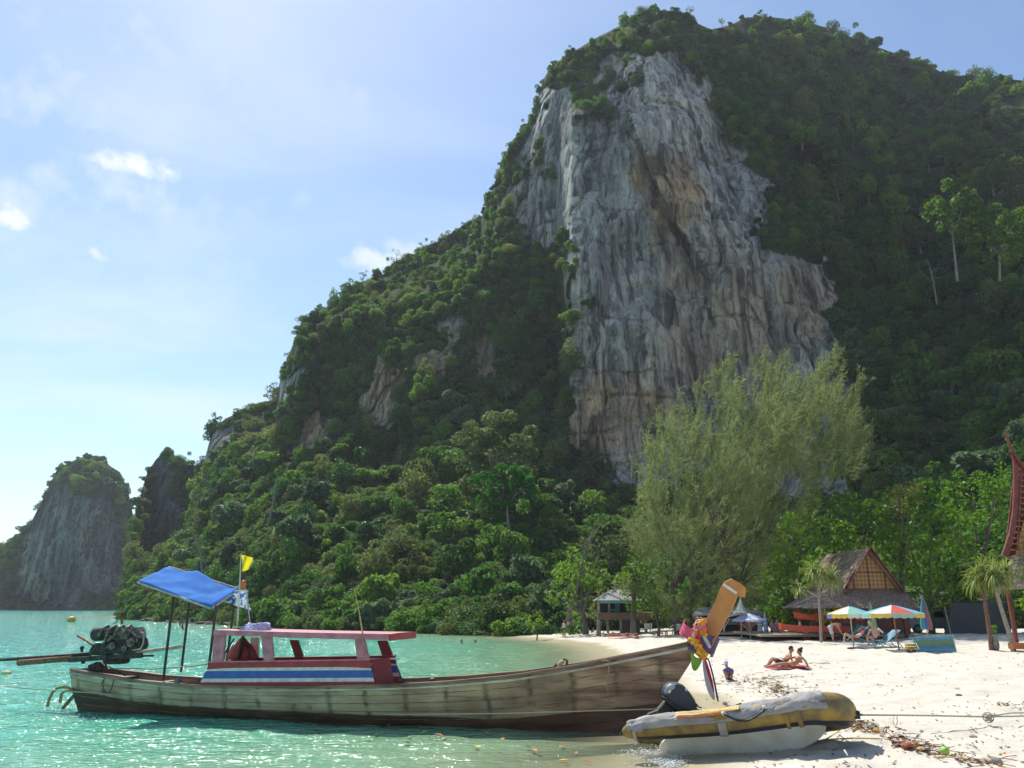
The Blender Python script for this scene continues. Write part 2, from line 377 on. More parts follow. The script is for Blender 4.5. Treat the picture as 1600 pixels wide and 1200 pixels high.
# ================================================================ the limestone mountains
def cliff_mat(name, greys, warm, ground):
    m = bpy.data.materials.new(name); m.use_nodes = True; t = m.node_tree; b = t.nodes['Principled BSDF']
    b.inputs['Roughness'].default_value = .95; b.inputs['Specular IOR Level'].default_value = .1
    tcn = t.nodes.new('ShaderNodeTexCoord')
    def noise(sc, stretch, det=6, dis=0, rough=.55):
        mp = t.nodes.new('ShaderNodeMapping'); mp.inputs['Scale'].default_value = stretch; t.links.new(tcn.outputs['Object'], mp.inputs[0])
        n = t.nodes.new('ShaderNodeTexNoise'); n.inputs['Scale'].default_value = sc; n.inputs['Detail'].default_value = det; n.inputs['Distortion'].default_value = dis; n.inputs['Roughness'].default_value = rough
        t.links.new(mp.outputs[0], n.inputs['Vector']); return n.outputs['Fac']
    def ramp(f, stops):
        r = t.nodes.new('ShaderNodeValToRGB')
        for i, (p, c) in enumerate(stops):
            e = r.color_ramp.elements[i] if i < 2 else r.color_ramp.elements.new(p)
            e.position = p; e.color = (*c, 1)
        t.links.new(f, r.inputs[0]); return r.outputs[0]
    def mixc(f, a, bb, mode='MIX'):
        x = t.nodes.new('ShaderNodeMix'); x.data_type = 'RGBA'; x.blend_type = mode
        for s, v in (('Factor', f), ('A', a), ('B', bb)):
            if isinstance(v, (int, float)): x.inputs[s].default_value = v
            elif isinstance(v, tuple): x.inputs[s].default_value = (*v, 1)
            else: t.links.new(v, x.inputs[s])
        return x.outputs['Result']
    base = ramp(noise(.06, (1, 1, .35), 7), ((.36, greys[0]), (.5, greys[1]), (.66, greys[2])))
    def attr(a):
        n = t.nodes.new('ShaderNodeAttribute'); n.attribute_name = a; return n.outputs['Fac']
    base = mixc(attr('warm'), base, ramp(noise(.16, (1, 1, .5), 6), ((.35, warm[0]), (.62, warm[1]))))
    # streaks of lichen and seepage run straight down the face
    streak = ramp(noise(.55, (1, 1, .045), 5, .6), ((.38, (.24, .25, .26)), (.5, (1, 1, 1)), (.64, (1.45, 1.40, 1.30))))
    base = mixc(.9, base, streak, 'MULTIPLY')
    fine = ramp(noise(2.1, (1, 1, .12), 5, .3), ((.34, (.45, .45, .45)), (.48, (1, 1, 1))))
    base = mixc(.7, base, fine, 'MULTIPLY')
    pits = ramp(noise(.5, (1, 1, .45), 7, 1.2, .7), ((.30, (.22, .22, .23)), (.40, (1, 1, 1))))
    base = mixc(.9, base, pits, 'MULTIPLY')
    stain = ramp(noise(.13, (1, 1, .16), 6, .7), ((.38, (.42, .43, .45)), (.48, (1, 1, 1))))
    base = mixc(.8, base, stain, 'MULTIPLY')
    crack = ramp(noise(.38, (1, 1, .10), 4, .8), ((.488, (1, 1, 1)), (.5, (.35, .35, .36)), (.512, (1, 1, 1))))
    base = mixc(.85, base, crack, 'MULTIPLY')
    gr = ramp(noise(.5, (1, 1, 1), 6), ((.35, ground[0]), (.65, ground[1])))
    col = mixc(attr('bare'), gr, base)
    t.links.new(col, b.inputs['Base Color'])
    bp = t.nodes.new('ShaderNodeBump'); bp.inputs['Strength'].default_value = 1; bp.inputs['Distance'].default_value = 1.2
    t.links.new(noise(.7, (1, 1, .14), 8, .6, .62), bp.inputs['Height'])
    b2 = t.nodes.new('ShaderNodeBump'); b2.inputs['Strength'].default_value = .8; b2.inputs['Distance'].default_value = .6
    t.links.new(noise(1.6, (1, 1, .8), 6, .5), b2.inputs['Height']); t.links.new(bp.outputs[0], b2.inputs['Normal'])
    t.links.new(b2.outputs[0], b.inputs['Normal'])
    return m
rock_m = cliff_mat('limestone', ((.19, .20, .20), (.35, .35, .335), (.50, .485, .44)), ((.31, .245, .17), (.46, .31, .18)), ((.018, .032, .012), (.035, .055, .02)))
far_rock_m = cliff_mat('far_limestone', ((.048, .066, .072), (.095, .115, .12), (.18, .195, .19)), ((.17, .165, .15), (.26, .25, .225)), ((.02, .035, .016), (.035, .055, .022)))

def massif(name, skyline, base, keys, bare_polys, warm_spots, step, ny, m, seed, back=70, rel=1.0, crease=None):
    pxs = np.arange(skyline[0][0], skyline[-1][0] + .1, step, dtype=float)
    sk = np.interp(pxs, [p[0] for p in skyline], [p[1] for p in skyline])
    bs = np.interp(pxs, [p[0] for p in base], [p[1] for p in base])
    tt = np.linspace(0, 1, ny)
    kx = sorted(keys); prof = []
    for k in kx:
        q = keys[k]; b0, r0 = q[0][0], q[-1][0]
        prof.append(np.interp(tt, [(b0 - a) / (b0 - r0) for a, _ in q], [d for _, d in q]))
    prof = np.array(prof)
    Yd = np.stack([np.interp(pxs, kx, prof[:, j]) for j in range(ny)], 1)
    PX = np.repeat(pxs[:, None], ny, 1); PY = bs[:, None] + (sk - bs)[:, None] * tt[None, :]
    def world(PX, PY, Yd):
        xc, yc = (PX - 800) / FPX, (600 - PY) / FPX
        dy = math.cos(PITCH) - yc * math.sin(PITCH); dz = math.sin(PITCH) + yc * math.cos(PITCH)
        s = Yd / dy
        return xc * s, Yd, CAMZ + dz * s
    x, y, z = world(PX, PY, Yd)
    # which parts are bare rock
    bare = np.zeros(PX.shape)
    wob = 16 * fbm(PX / 30, PY / 30, 0, seed + 1, 3); wob2 = 16 * fbm(PX / 30, PY / 30, 9, seed + 2, 3)
    for poly, val in bare_polys: bare = np.where(inpoly(PX + wob, PY + wob2, poly), val, bare)
    warm = np.zeros(PX.shape)
    for (cx_, cy_2, rx, ry, k) in warm_spots:
        dd = ((PX + wob - cx_) / rx) ** 2 + ((PY + wob2 - cy_2) / ry) ** 2
        warm = np.maximum(warm, k * np.clip(1.4 - dd, 0, 1))
    ed = np.clip(tt / .06, 0, 1)[None, :]
    rl = 5.0 * fbm(x / 28, y / 40, z / 34, seed, 4) + 1.6 * fbm(x / 7, y / 7, z / 9, seed + 5, 3)
    wx = x + 1.5 * fbm(x / 9, y / 9, z / 9, seed + 40, 2)
    groove = lambda s, wdt, zs, k: np.clip(1 - np.abs(vnoise(wx / s, y / (2 * s), z / zs, seed + k)) / wdt, 0, 1)
    fl = 1.4 * fbm(x / 6, y / 12, z / 60, seed + 8, 3) + .9 * np.abs(fbm(wx / 2.2, y / 4, z / 26, seed + 11, 3)) + .45 * fbm(x / 2.6, y / 3, z / 2.0, seed + 15, 3)
    fl = fl + 1.5 * groove(6.5, .06, 48, 50) + .8 * groove(2.8, .08, 22, 51) + .8 * np.clip(1 - np.abs(vnoise(x / 11, y / 11, wx * .02 + z / 4.2, seed + 52)) / .10, 0, 1) + 2.2 * np.maximum(vnoise(x / 4, y / 6, z / 7, seed + 53) - .5, 0)
    big = (5.5 + 4.5 * np.clip((PX - 1180) / 120, 0, 1)) * fbm(x / 19, y / 26, z / 15, seed + 31, 2)
    Yd = Yd + rel * ed * (rl * (1 - .45 * bare) + big * (1 - bare) + fl * bare)
    if crease is not None:
        cxp = np.interp(PY, [c[1] for c in crease], [c[0] for c in crease]); hh = (PY > crease[0][1]) & (PY < crease[-1][1])
        fade = np.clip((PY - crease[0][1]) / 40, 0, 1) * np.clip((crease[-1][1] - PY) / 120, 0, 1)
        e = (cxp - PX + wob * .25)
        Yd = Yd + 5.5 * fade * np.where(e > 0, np.exp(-e / 70), 0) - 1.5 * fade * np.where(e <= 0, np.exp(e / 40), 0)
    x, y, z = world(PX, PY, Yd)
    z[:, 0] = -2.0
    # the far side of the mountain
    xb, yb, zb = [], [], []
    for f, dz in ((.25, -.03), (.6, -.25), (1, -1)):
        s = (Yd[:, -1] + back * f) / Yd[:, -1]
        xb.append(x[:, -1] * s); yb.append(y[:, -1] * s); zb.append(np.maximum(z[:, -1] * (1 + dz), 0) - 2 * (f == 1))
    Xa = np.concatenate([x, np.stack(xb, 1)], 1); Ya = np.concatenate([y, np.stack(yb, 1)], 1); Za = np.concatenate([z, np.stack(zb, 1)], 1)
    pad = np.zeros((len(pxs), 3))
    me = np_mesh(name, np.stack([Xa, Ya, Za], -1).reshape(-1, 3), grid_faces(len(pxs), ny + 3)[:, ::-1], m,
                 {'bare': np.concatenate([bare, pad], 1), 'warm': np.concatenate([warm, pad], 1)}, True)
    o = tag(obj(name, me), kind='structure')
    return dict(o=o, pxs=pxs, sk=sk, bs=bs, x=x, y=y, z=z, bare=bare, ny=ny, PX=PX, PY=PY)
SKY = [(196, 955), (204, 925), (215, 895), (240, 868), (262, 850), (285, 832), (300, 795), (314, 738), (332, 672), (352, 654), (380, 642), (405, 634), (430, 630), (440, 582), (455, 545), (470, 505), (500, 486), (520, 474), (560, 442), (600, 428), (640, 404), (680, 386),
       (715, 368), (750, 344), (762, 318), (775, 292), (790, 250), (812, 218), (832, 176), (850, 122), (862, 102), (900, 78), (930, 60), (965, 42), (990, 24), (1015, 15), (1052, 17), (1075, 22), (1092, 38), (1112, 46), (1140, 40), (1165, 27),
       (1200, 26), (1250, 32), (1300, 45), (1350, 66), (1400, 84), (1440, 96), (1480, 118), (1520, 118), (1560, 122), (1600, 126), (1700, 150), (1850, 205), (2100, 330)]
BASE = [(196, 968), (260, 972), (400, 979), (600, 985), (700, 990), (800, 993), (880, 994), (960, 985), (1100, 983), (1400, 981), (2100, 981)]
KEYS = {196: [(968, 160), (962, 163), (955, 166)], 260: [(972, 138), (920, 160), (852, 195)], 318: [(974, 128), (880, 150), (800, 185), (722, 230)], 430: [(979, 100), (850, 130), (720, 172), (630, 228)],
        470: [(981, 95), (850, 124), (720, 158), (690, 168), (660, 172), (540, 184), (505, 196)], 600: [(985, 87), (850, 114), (720, 148), (660, 160), (570, 166), (500, 182), (428, 215)],
        700: [(990, 79), (860, 107), (720, 138), (600, 160), (480, 172), (430, 188), (376, 213)], 800: [(993, 75), (860, 104), (720, 138), (640, 156), (520, 167), (400, 177), (300, 186), (235, 200)],
        868: [(994, 74), (860, 104), (740, 138), (650, 156), (600, 166), (420, 174), (250, 180), (130, 188), (98, 195)],
        893: [(994, 74), (850, 110), (750, 138), (720, 146), (600, 148), (420, 152), (200, 170), (120, 184), (82, 193)],
        985: [(984, 78), (780, 134), (750, 142), (600, 148), (400, 151), (200, 158), (100, 172), (27, 190)],
        1100: [(983, 80), (800, 132), (760, 141), (600, 147), (400, 150), (200, 160), (100, 178), (41, 202)],
        1215: [(982, 80), (800, 128), (760, 137), (600, 142), (420, 148), (290, 157), (150, 188), (27, 232)],
        1330: [(981, 80), (800, 118), (700, 128), (560, 141), (400, 162), (250, 187), (120, 217), (58, 242)],
        1450: [(981, 79), (800, 104), (650, 122), (500, 142), (300, 177), (150, 215), (100, 237)], 1600: [(981, 72), (800, 94), (600, 115), (400, 146), (250, 177), (126, 212)],
        1850: [(981, 66), (800, 80), (500, 112), (300, 155), (205, 185)], 2100: [(981, 62), (700, 90), (330, 150)]}
CLIFF = [(905, 118), (950, 92), (985, 88), (1010, 100), (1060, 78), (1085, 118), (1110, 150), (1150, 205), (1180, 258), (1215, 292), (1205, 330), (1178, 345), (1195, 375), (1240, 388), (1288, 418), (1305, 480), (1330, 560), (1338, 650), (1335, 770),
         (1250, 790), (975, 775), (950, 735), (908, 735), (897, 650), (887, 560), (888, 430), (884, 385), (835, 400), (806, 330), (792, 292), (818, 222), (842, 178), (868, 138)]
main = massif('mountain', SKY, BASE, KEYS, [(CLIFF, 1), ([(588, 552), (616, 558), (624, 618), (642, 652), (610, 676), (566, 660), (574, 608)], 1),
    ([(648, 560), (690, 528), (700, 476), (722, 484), (722, 560), (694, 596), (652, 604)], .9), ([(446, 700), (498, 640), (522, 650), (500, 704), (468, 714)], .9), ([(440, 600), (470, 560), (480, 575), (455, 640), (432, 640)], .9),
    ([(740, 520), (775, 515), (778, 590), (750, 590)], .8), ([(308, 736), (334, 668), (366, 654), (352, 700), (318, 740)], .9),
    ([(905, 128), (952, 122), (945, 185), (900, 180)], .25), ([(975, 110), (1010, 100), (1000, 150), (960, 150)], .2)],
    [(1050, 300, 45, 75, 1), (1010, 265, 18, 45, .9), (940, 660, 60, 80, .85), (1010, 640, 70, 60, .8), (1180, 480, 110, 70, .55), (1110, 420, 90, 60, .4), (1260, 470, 50, 90, .6), (600, 600, 40, 70, .9), (680, 570, 40, 60, .7), (490, 680, 40, 40, .9), (760, 550, 30, 50, .8), (1120, 560, 130, 90, .5)],
    2.0, 340, rock_m, 40, crease=[(975, 60), (985, 180), (1000, 225), (1022, 270), (1040, 320), (1075, 380), (1110, 440), (1120, 520)])
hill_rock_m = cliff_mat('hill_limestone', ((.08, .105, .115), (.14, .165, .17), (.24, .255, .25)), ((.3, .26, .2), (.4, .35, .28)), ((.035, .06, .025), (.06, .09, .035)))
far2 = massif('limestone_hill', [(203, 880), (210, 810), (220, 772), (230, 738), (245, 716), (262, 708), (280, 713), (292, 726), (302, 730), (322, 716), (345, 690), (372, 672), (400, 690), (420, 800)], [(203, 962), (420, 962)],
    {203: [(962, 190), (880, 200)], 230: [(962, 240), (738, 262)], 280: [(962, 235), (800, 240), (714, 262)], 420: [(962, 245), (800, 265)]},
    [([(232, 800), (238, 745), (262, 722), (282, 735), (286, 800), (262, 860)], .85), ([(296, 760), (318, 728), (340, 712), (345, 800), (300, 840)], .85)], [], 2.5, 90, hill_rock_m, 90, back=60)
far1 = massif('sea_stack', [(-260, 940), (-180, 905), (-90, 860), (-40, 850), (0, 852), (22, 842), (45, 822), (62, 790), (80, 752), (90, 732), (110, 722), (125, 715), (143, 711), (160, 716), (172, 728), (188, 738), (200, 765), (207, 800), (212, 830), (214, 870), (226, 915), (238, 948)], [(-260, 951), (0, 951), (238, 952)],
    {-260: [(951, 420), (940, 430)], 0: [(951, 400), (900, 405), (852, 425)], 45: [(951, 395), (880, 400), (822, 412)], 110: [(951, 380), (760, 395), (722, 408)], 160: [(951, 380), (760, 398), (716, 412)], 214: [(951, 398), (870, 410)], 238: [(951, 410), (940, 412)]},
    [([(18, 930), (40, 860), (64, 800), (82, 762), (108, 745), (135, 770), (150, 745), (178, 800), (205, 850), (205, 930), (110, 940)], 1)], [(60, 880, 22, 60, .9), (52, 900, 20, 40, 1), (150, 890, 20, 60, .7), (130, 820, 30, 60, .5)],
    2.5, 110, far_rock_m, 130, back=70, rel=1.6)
# ================================================================ the air
bm = NB(); bm_box(bm, (0, 975, 97), (3300, 2150, 207))
hz = tag(obj('haze', bm), kind='stuff'); hm = bpy.data.materials.new('sea_haze'); hm.use_nodes = True; t = hm.node_tree; t.nodes.clear()
ho = t.nodes.new('ShaderNodeOutputMaterial'); pv = t.nodes.new('ShaderNodeVolumePrincipled'); pv.inputs['Density'].default_value = .0002
pv.inputs['Color'].default_value = (.86, .93, 1, 1); pv.inputs['Anisotropy'].default_value = .2
t.links.new(pv.outputs[0], ho.inputs['Volume']); hz.data.materials.append(hm)
# ================================================================ foliage builders
def leaf_cloud(rng, centers, radii, n, size, flat=.55, up=.25, aspect=.6, squash=.8):
    """many small bent leaf faces on and in a set of clumps; returns V, F(quads), v"""
    k = rng.choice(len(centers), n, p=radii ** 2 / np.sum(radii ** 2))
    d = rng.normal(size=(n, 3)); d /= np.linalg.norm(d, axis=1)[:, None]
    d[:, 2] = np.where(d[:, 2] < -.75, -d[:, 2], d[:, 2])
    rr = radii[k] * rng.uniform(.55, 1.08, n) ** .6
    c = centers[k] + d * rr[:, None] * np.array([1, 1, squash])
    nrm = d * flat + np.array([0, 0, up]) + rng.normal(size=(n, 3)) * .5
    nrm /= np.linalg.norm(nrm, axis=1)[:, None]
    a = np.cross(nrm, rng.normal(size=(n, 3))); a /= np.linalg.norm(a, axis=1)[:, None]
    b = np.cross(nrm, a)
    s = size * rng.uniform(.6, 1.35, n)[:, None]
    V = np.empty((n, 4, 3)); dr = nrm * s * .22
    V[:, 0] = c - a * s - dr; V[:, 1] = c - b * s * aspect; V[:, 2] = c + a * s - dr; V[:, 3] = c + b * s * aspect
    F = np.arange(n * 4).reshape(n, 4)
    v = np.repeat(rng.uniform(0, 1, n), 4)
    return V.reshape(-1, 3), F, v
def crown_mesh(name, seed, n, size, m, lobes=14, flat=1.0, tall=1.0):
    rng = np.random.default_rng(seed)
    c = rng.normal(size=(lobes, 3)); c /= np.linalg.norm(c, axis=1)[:, None]
    c *= rng.uniform(.35, .78, lobes)[:, None]; c[:, 2] = np.where(c[:, 2] < -.45, -c[:, 2], c[:, 2]) * tall
    r = rng.uniform(.22, .46, lobes)
    c = np.concatenate([c, [[0, 0, .1]]]); r = np.append(r, .55)
    V, F, v = leaf_cloud(rng, c, r, n, size)
    V[:, 2] *= flat
    return np_mesh(name, V, F, m, {'v': v})
jungle_m = leaf_mat('jungle_leaf', ((0, (.022, .066, .020)), (.28, (.056, .14, .028)), (.55, (.105, .215, .038)), (.8, (.165, .28, .048)), (1, (.23, .31, .07))), .54, .6, .2)
bark_m = mat('bark', (.16, .13, .10), (.07, .055, .04), .9, 5, bump=.5, stretch=(1, 1, .2))
CK = ((1500, .075, 14, 1.0), (1300, .085, 10, .8), (1900, .06, 18, 1.25), (900, .11, 6, .9), (1500, .08, 12, 1.6), (1100, .10, 9, 1.0), (1900, .06, 16, .7), (1600, .065, 22, 1.1), (700, .125, 5, 1.2), (1400, .075, 7, 1.9), (2200, .05, 26, .9), (1000, .09, 5, .7))
olive_m = leaf_mat('olive_jungle_leaf', ((0, (.05, .075, .025)), (.35, (.10, .145, .045)), (.7, (.16, .20, .06)), (1, (.25, .26, .09))), .5, .65, .2)
silver_m = leaf_mat('grey_green_jungle_leaf', ((0, (.03, .06, .03)), (.35, (.07, .13, .06)), (.7, (.12, .19, .085)), (1, (.19, .26, .12))), .45, .6, .25)
deep_m = leaf_mat('deep_green_jungle_leaf', ((0, (.018, .060, .018)), (.4, (.042, .125, .026)), (.75, (.075, .19, .034)), (1, (.12, .25, .045))), .5, .5, .3)
CM = (0, 0, 1, 2, 0, 3, 0, 1, 2, 0, 3, 0)
CROWNS = [crown_mesh('crown', 100 + i, n, sz, (jungle_m, olive_m, silver_m, deep_m)[CM[i]], lo_, 1.0, tl) for i, (n, sz, lo_, tl) in enumerate(CK)]
VINE = crown_mesh('crown', 140, 1500, .085, jungle_m, 16, 1.0, 1.0)
def trunk_mesh(name, seed, h=1.0, r=.06, bend=.12, limbs=4):
    rnd = random.Random(seed); bm = NB()
    pts = [Vector((0, 0, -.35 * h))]; x = y = 0
    for i in range(1, 6):
        x += rnd.uniform(-bend, bend) * .4; y += rnd.uniform(-bend, bend) * .4
        pts.append(Vector((x, y, h * i / 5)))
    bm_tube(bm, pts, [r * (1.25 - .16 * i) for i in range(6)], 7)
    for k in range(limbs):
        a = rnd.uniform(0, 6.28); b0 = pts[3 + k % 2]
        bm_tube(bm, [b0, b0 + Vector((math.cos(a) * .22, math.sin(a) * .22, .2)) * h, b0 + Vector((math.cos(a) * .42, math.sin(a) * .42, .5)) * h], [r * .6, r * .4, r * .15], 5)
    me = bpy.data.meshes.new(name); bm.to_mesh(me); bm.free(); me.materials.append(bark_m)
    return me
TRUNKS = [trunk_mesh('trunk', 5 + i) for i in range(3)]
# ---------------- where trees stand on the slopes
rng = np.random.default_rng(7)
def sow(ms, n, rfun, ok, overlap, seed):
    rg = np.random.default_rng(seed); acc = []; A = np.zeros((0, 3))
    w_ = np.ones(len(ms['pxs']))
    for _ in range(n):
        i = rg.integers(0, len(ms['pxs'])); px = ms['pxs'][i]
        py = rg.uniform(ms['sk'][i], ms['bs'][i])
        t_ = (ms['bs'][i] - py) / (ms['bs'][i] - ms['sk'][i]); j = min(int(t_ * (ms['ny'] - 1)), ms['ny'] - 1)
        if ms['bare'][i, j] > .5 or not ok(px, py): continue
        p = (ms['x'][i, j], ms['y'][i, j], ms['z'][i, j])
        r = rfun(px, py, p[1], rg); rp_ = r / p[1] * FPX
        if len(A) and np.any(np.hypot(A[:, 0] - px, A[:, 1] - py) < overlap * (A[:, 2] + rp_)): continue
        A = np.vstack([A, (px, py, rp_)]); acc.append((px, py, p, r, rp_))
    return acc
def r_main(px, py, Y, rg):
    lo = min(1, max(0, (py - 350) / 450))
    r = rg.uniform(1.3, 2.5) * (1 - lo) + rg.uniform(1.9, 4.6) * lo
    if px > 1230: r = rg.uniform(1.7, 5.0)
    return r
trees = sow(main, 15000, r_main, lambda px, py: px < 1760, .50, 3)
trees += [q for q in sow(far2, 1500, lambda *a: a[3].uniform(1.6, 3.4), lambda px, py: True, .5, 4)]
trees += [q for q in sow(far1, 2600, lambda *a: a[3].uniform(2.2, 4.6), lambda px, py: px > -150, .5, 5)]
# shrubs on the ledges of the big cliff and along its rim
for (px, py, n, sp, r0) in ((915, 150, 7, 22, 1.5), (935, 165, 5, 14, 1.3), (985, 215, 8, 14, 1.7), (990, 240, 6, 10, 1.4), (975, 130, 9, 18, 1.4), (1000, 95, 9, 22, 1.6), (905, 318, 9, 18, 1.5), (930, 325, 5, 14, 1.2), (940, 362, 4, 12, 1.6), (888, 300, 4, 8, 1.0), (850, 275, 8, 16, 1.2), (835, 290, 6, 14, 1.2), (872, 240, 5, 14, 1.0), (1075, 495, 8, 14, 1.7), (1060, 480, 4, 10, 1.3), (1080, 405, 5, 14, 1.1),
                             (1125, 310, 3, 8, 1.1), (1085, 170, 14, 26, 1.5), (1110, 125, 12, 24, 1.6), (1065, 195, 6, 16, 1.2), (965, 460, 4, 10, .9), (985, 365, 4, 8, .7), (955, 345, 3, 8, .7), (1170, 240, 8, 18, 1.5), (940, 430, 4, 8, .9), (1230, 395, 8, 18, 1.3), (1255, 420, 5, 14, 1.1), (870, 425, 9, 14, 1.6), (890, 465, 4, 8, .9), (925, 690, 10, 16, 1.7), (940, 720, 8, 18, 1.8), (965, 745, 10, 20, 1.7), (895, 640, 3, 8, 1),
                             (1020, 130, 6, 22, 1.1), (960, 180, 5, 16, 1.0), (1150, 470, 2, 10, .8), (1035, 425, 3, 9, .7), (905, 540, 3, 6, .7), (1290, 470, 6, 12, 1.2), (1210, 470, 2, 10, .6), (845, 340, 7, 16, 1.3), (828, 320, 6, 12, 1.3), (600, 660, 6, 14, 1.3), (660, 600, 5, 12, 1.3), (862, 160, 8, 14, 1.2), (848, 205, 6, 12, 1.1), (830, 240, 7, 14, 1.2), (880, 330, 5, 12, 1.0), (812, 290, 5, 10, 1.2), (900, 395, 4, 10, .9), (935, 300, 5, 10, 1.1), (1000, 260, 5, 9, 1.1), (1035, 300, 2, 6, .7), (925, 205, 4, 12, .8), (960, 120, 8, 20, 1.4), (1040, 95, 10, 24, 1.5), (1130, 180, 9, 18, 1.5), (1190, 275, 7, 14, 1.3), (1145, 250, 4, 14, 1.0), (950, 560, 3, 10, .7), (1020, 520, 2, 8, .6), (1120, 500, 3, 14, .8)):
    for _ in range(n):
        a, q = px + rng.normal() * sp * .55, py + rng.normal() * sp * .55
        i = int(np.clip((a - main['pxs'][0]) / 3, 0, len(main['pxs']) - 1)); t_ = (main['bs'][i] - q) / (main['bs'][i] - main['sk'][i])
        j = int(np.clip(t_ * 339, 0, 339)); p = (main['x'][i, j], main['y'][i, j], main['z'][i, j]); r = r0 * rng.uniform(.55, 1.15)
        trees.append((a, q, p, r, r / p[1] * FPX))
inview = [t_ for t_ in trees if -20 < t_[0] < 1620 and -20 < t_[1] < 1000]
# trees that stand behind the casuarina, beach trees and houses do not show
hid = [(985, 985), (985, 770), (1010, 640), (1110, 575), (1290, 560), (1345, 700), (1345, 770), (1600, 740), (1600, 985)]
vis = [not bool(inpoly(np.array([t_[0]]), np.array([t_[1]]), hid)[0]) for t_ in inview]
order = sorted([i for i in range(len(inview)) if vis[i]], key=lambda i: -inview[i][4])[:285]
chosen = set(order)
def landmark(px, py):
    c = ((120, 'beside the sea stack'), (240, 'at the far end of the bay'), (340, "behind the boat's blue canopy"), (430, 'beyond the yellow flag'), (520, 'above the striped cabin'), (600, 'beyond the thin bamboo rod'), (680, 'below the small tan rock face'), (760, 'behind the two swimmers'), (840, 'left of the big cliff foot'), (910, 'by the corner of the big cliff'), (1000, 'near the stilted bungalow'), (1120, 'on the rim of the big cliff'), (1260, 'below the right summit'), (1420, 'right of the big cliff'), (1700, 'above the thatched houses'))
    return next(s for x, s in c if px <= x or x == 1700)
def level(px, py):
    i = int(np.clip((px - main['pxs'][0]) / 3, 0, len(main['pxs']) - 1))
    t_ = (main['bs'][i] - py) / (main['bs'][i] - main['sk'][i])
    return ('at the waterline', 'low on the slope', 'on the middle slope', 'high on the slope', 'just under the skyline', 'on the skyline')[int(np.clip(t_ * 6, 0, 5))]
shape_w = ('rounded', 'loose', 'many-lobed', 'sparse', 'tall', 'open', 'flat-topped', 'fine-leaved', 'ragged', 'columnar', 'dense', 'spreading')
seen_l = {}
GN = []
for i, (px, py, p, r, rp_) in enumerate(inview):
    k = int(rng.integers(0, 12)); rz = rng.uniform(0, 6.28)
    sc = (r * rng.uniform(.8, 1.2), r * rng.uniform(.8, 1.2), r * rng.uniform(.7, 1.5))
    out_ = Vector((-p[0], -p[1], 0)).normalized() * r * .35
    loc = (p[0] + out_.x, p[1] + out_.y, p[2] + .1 * r)
    if i in chosen:
        big = 'big' if r > 3.6 else 'small' if r < 2.3 else 'mid-sized'
        o = thing('jungle_tree', f'{big} {shape_w[k]} jungle tree {level(px, py)} {landmark(px, py)}', 'tree', (loc[0], loc[1], loc[2] - .7 * r), rz, 'jungle trees on the mountain slope')
        c = obj('crown', CROWNS[k], None, o); c.scale = sc; c.location = (0, 0, .7 * r)
        tk = obj('trunk', TRUNKS[k % 3], None, o); tk.scale = (r, r, r * 1.0)
    else: GN.append((loc, sc, rz, k))
for (px, py, p, r, rp_) in trees:
    if not (-20 < px < 1620 and -20 < py < 1000): GN.append((p, (r, r, r), rng.uniform(0, 6.28), int(rng.integers(0, 12))))
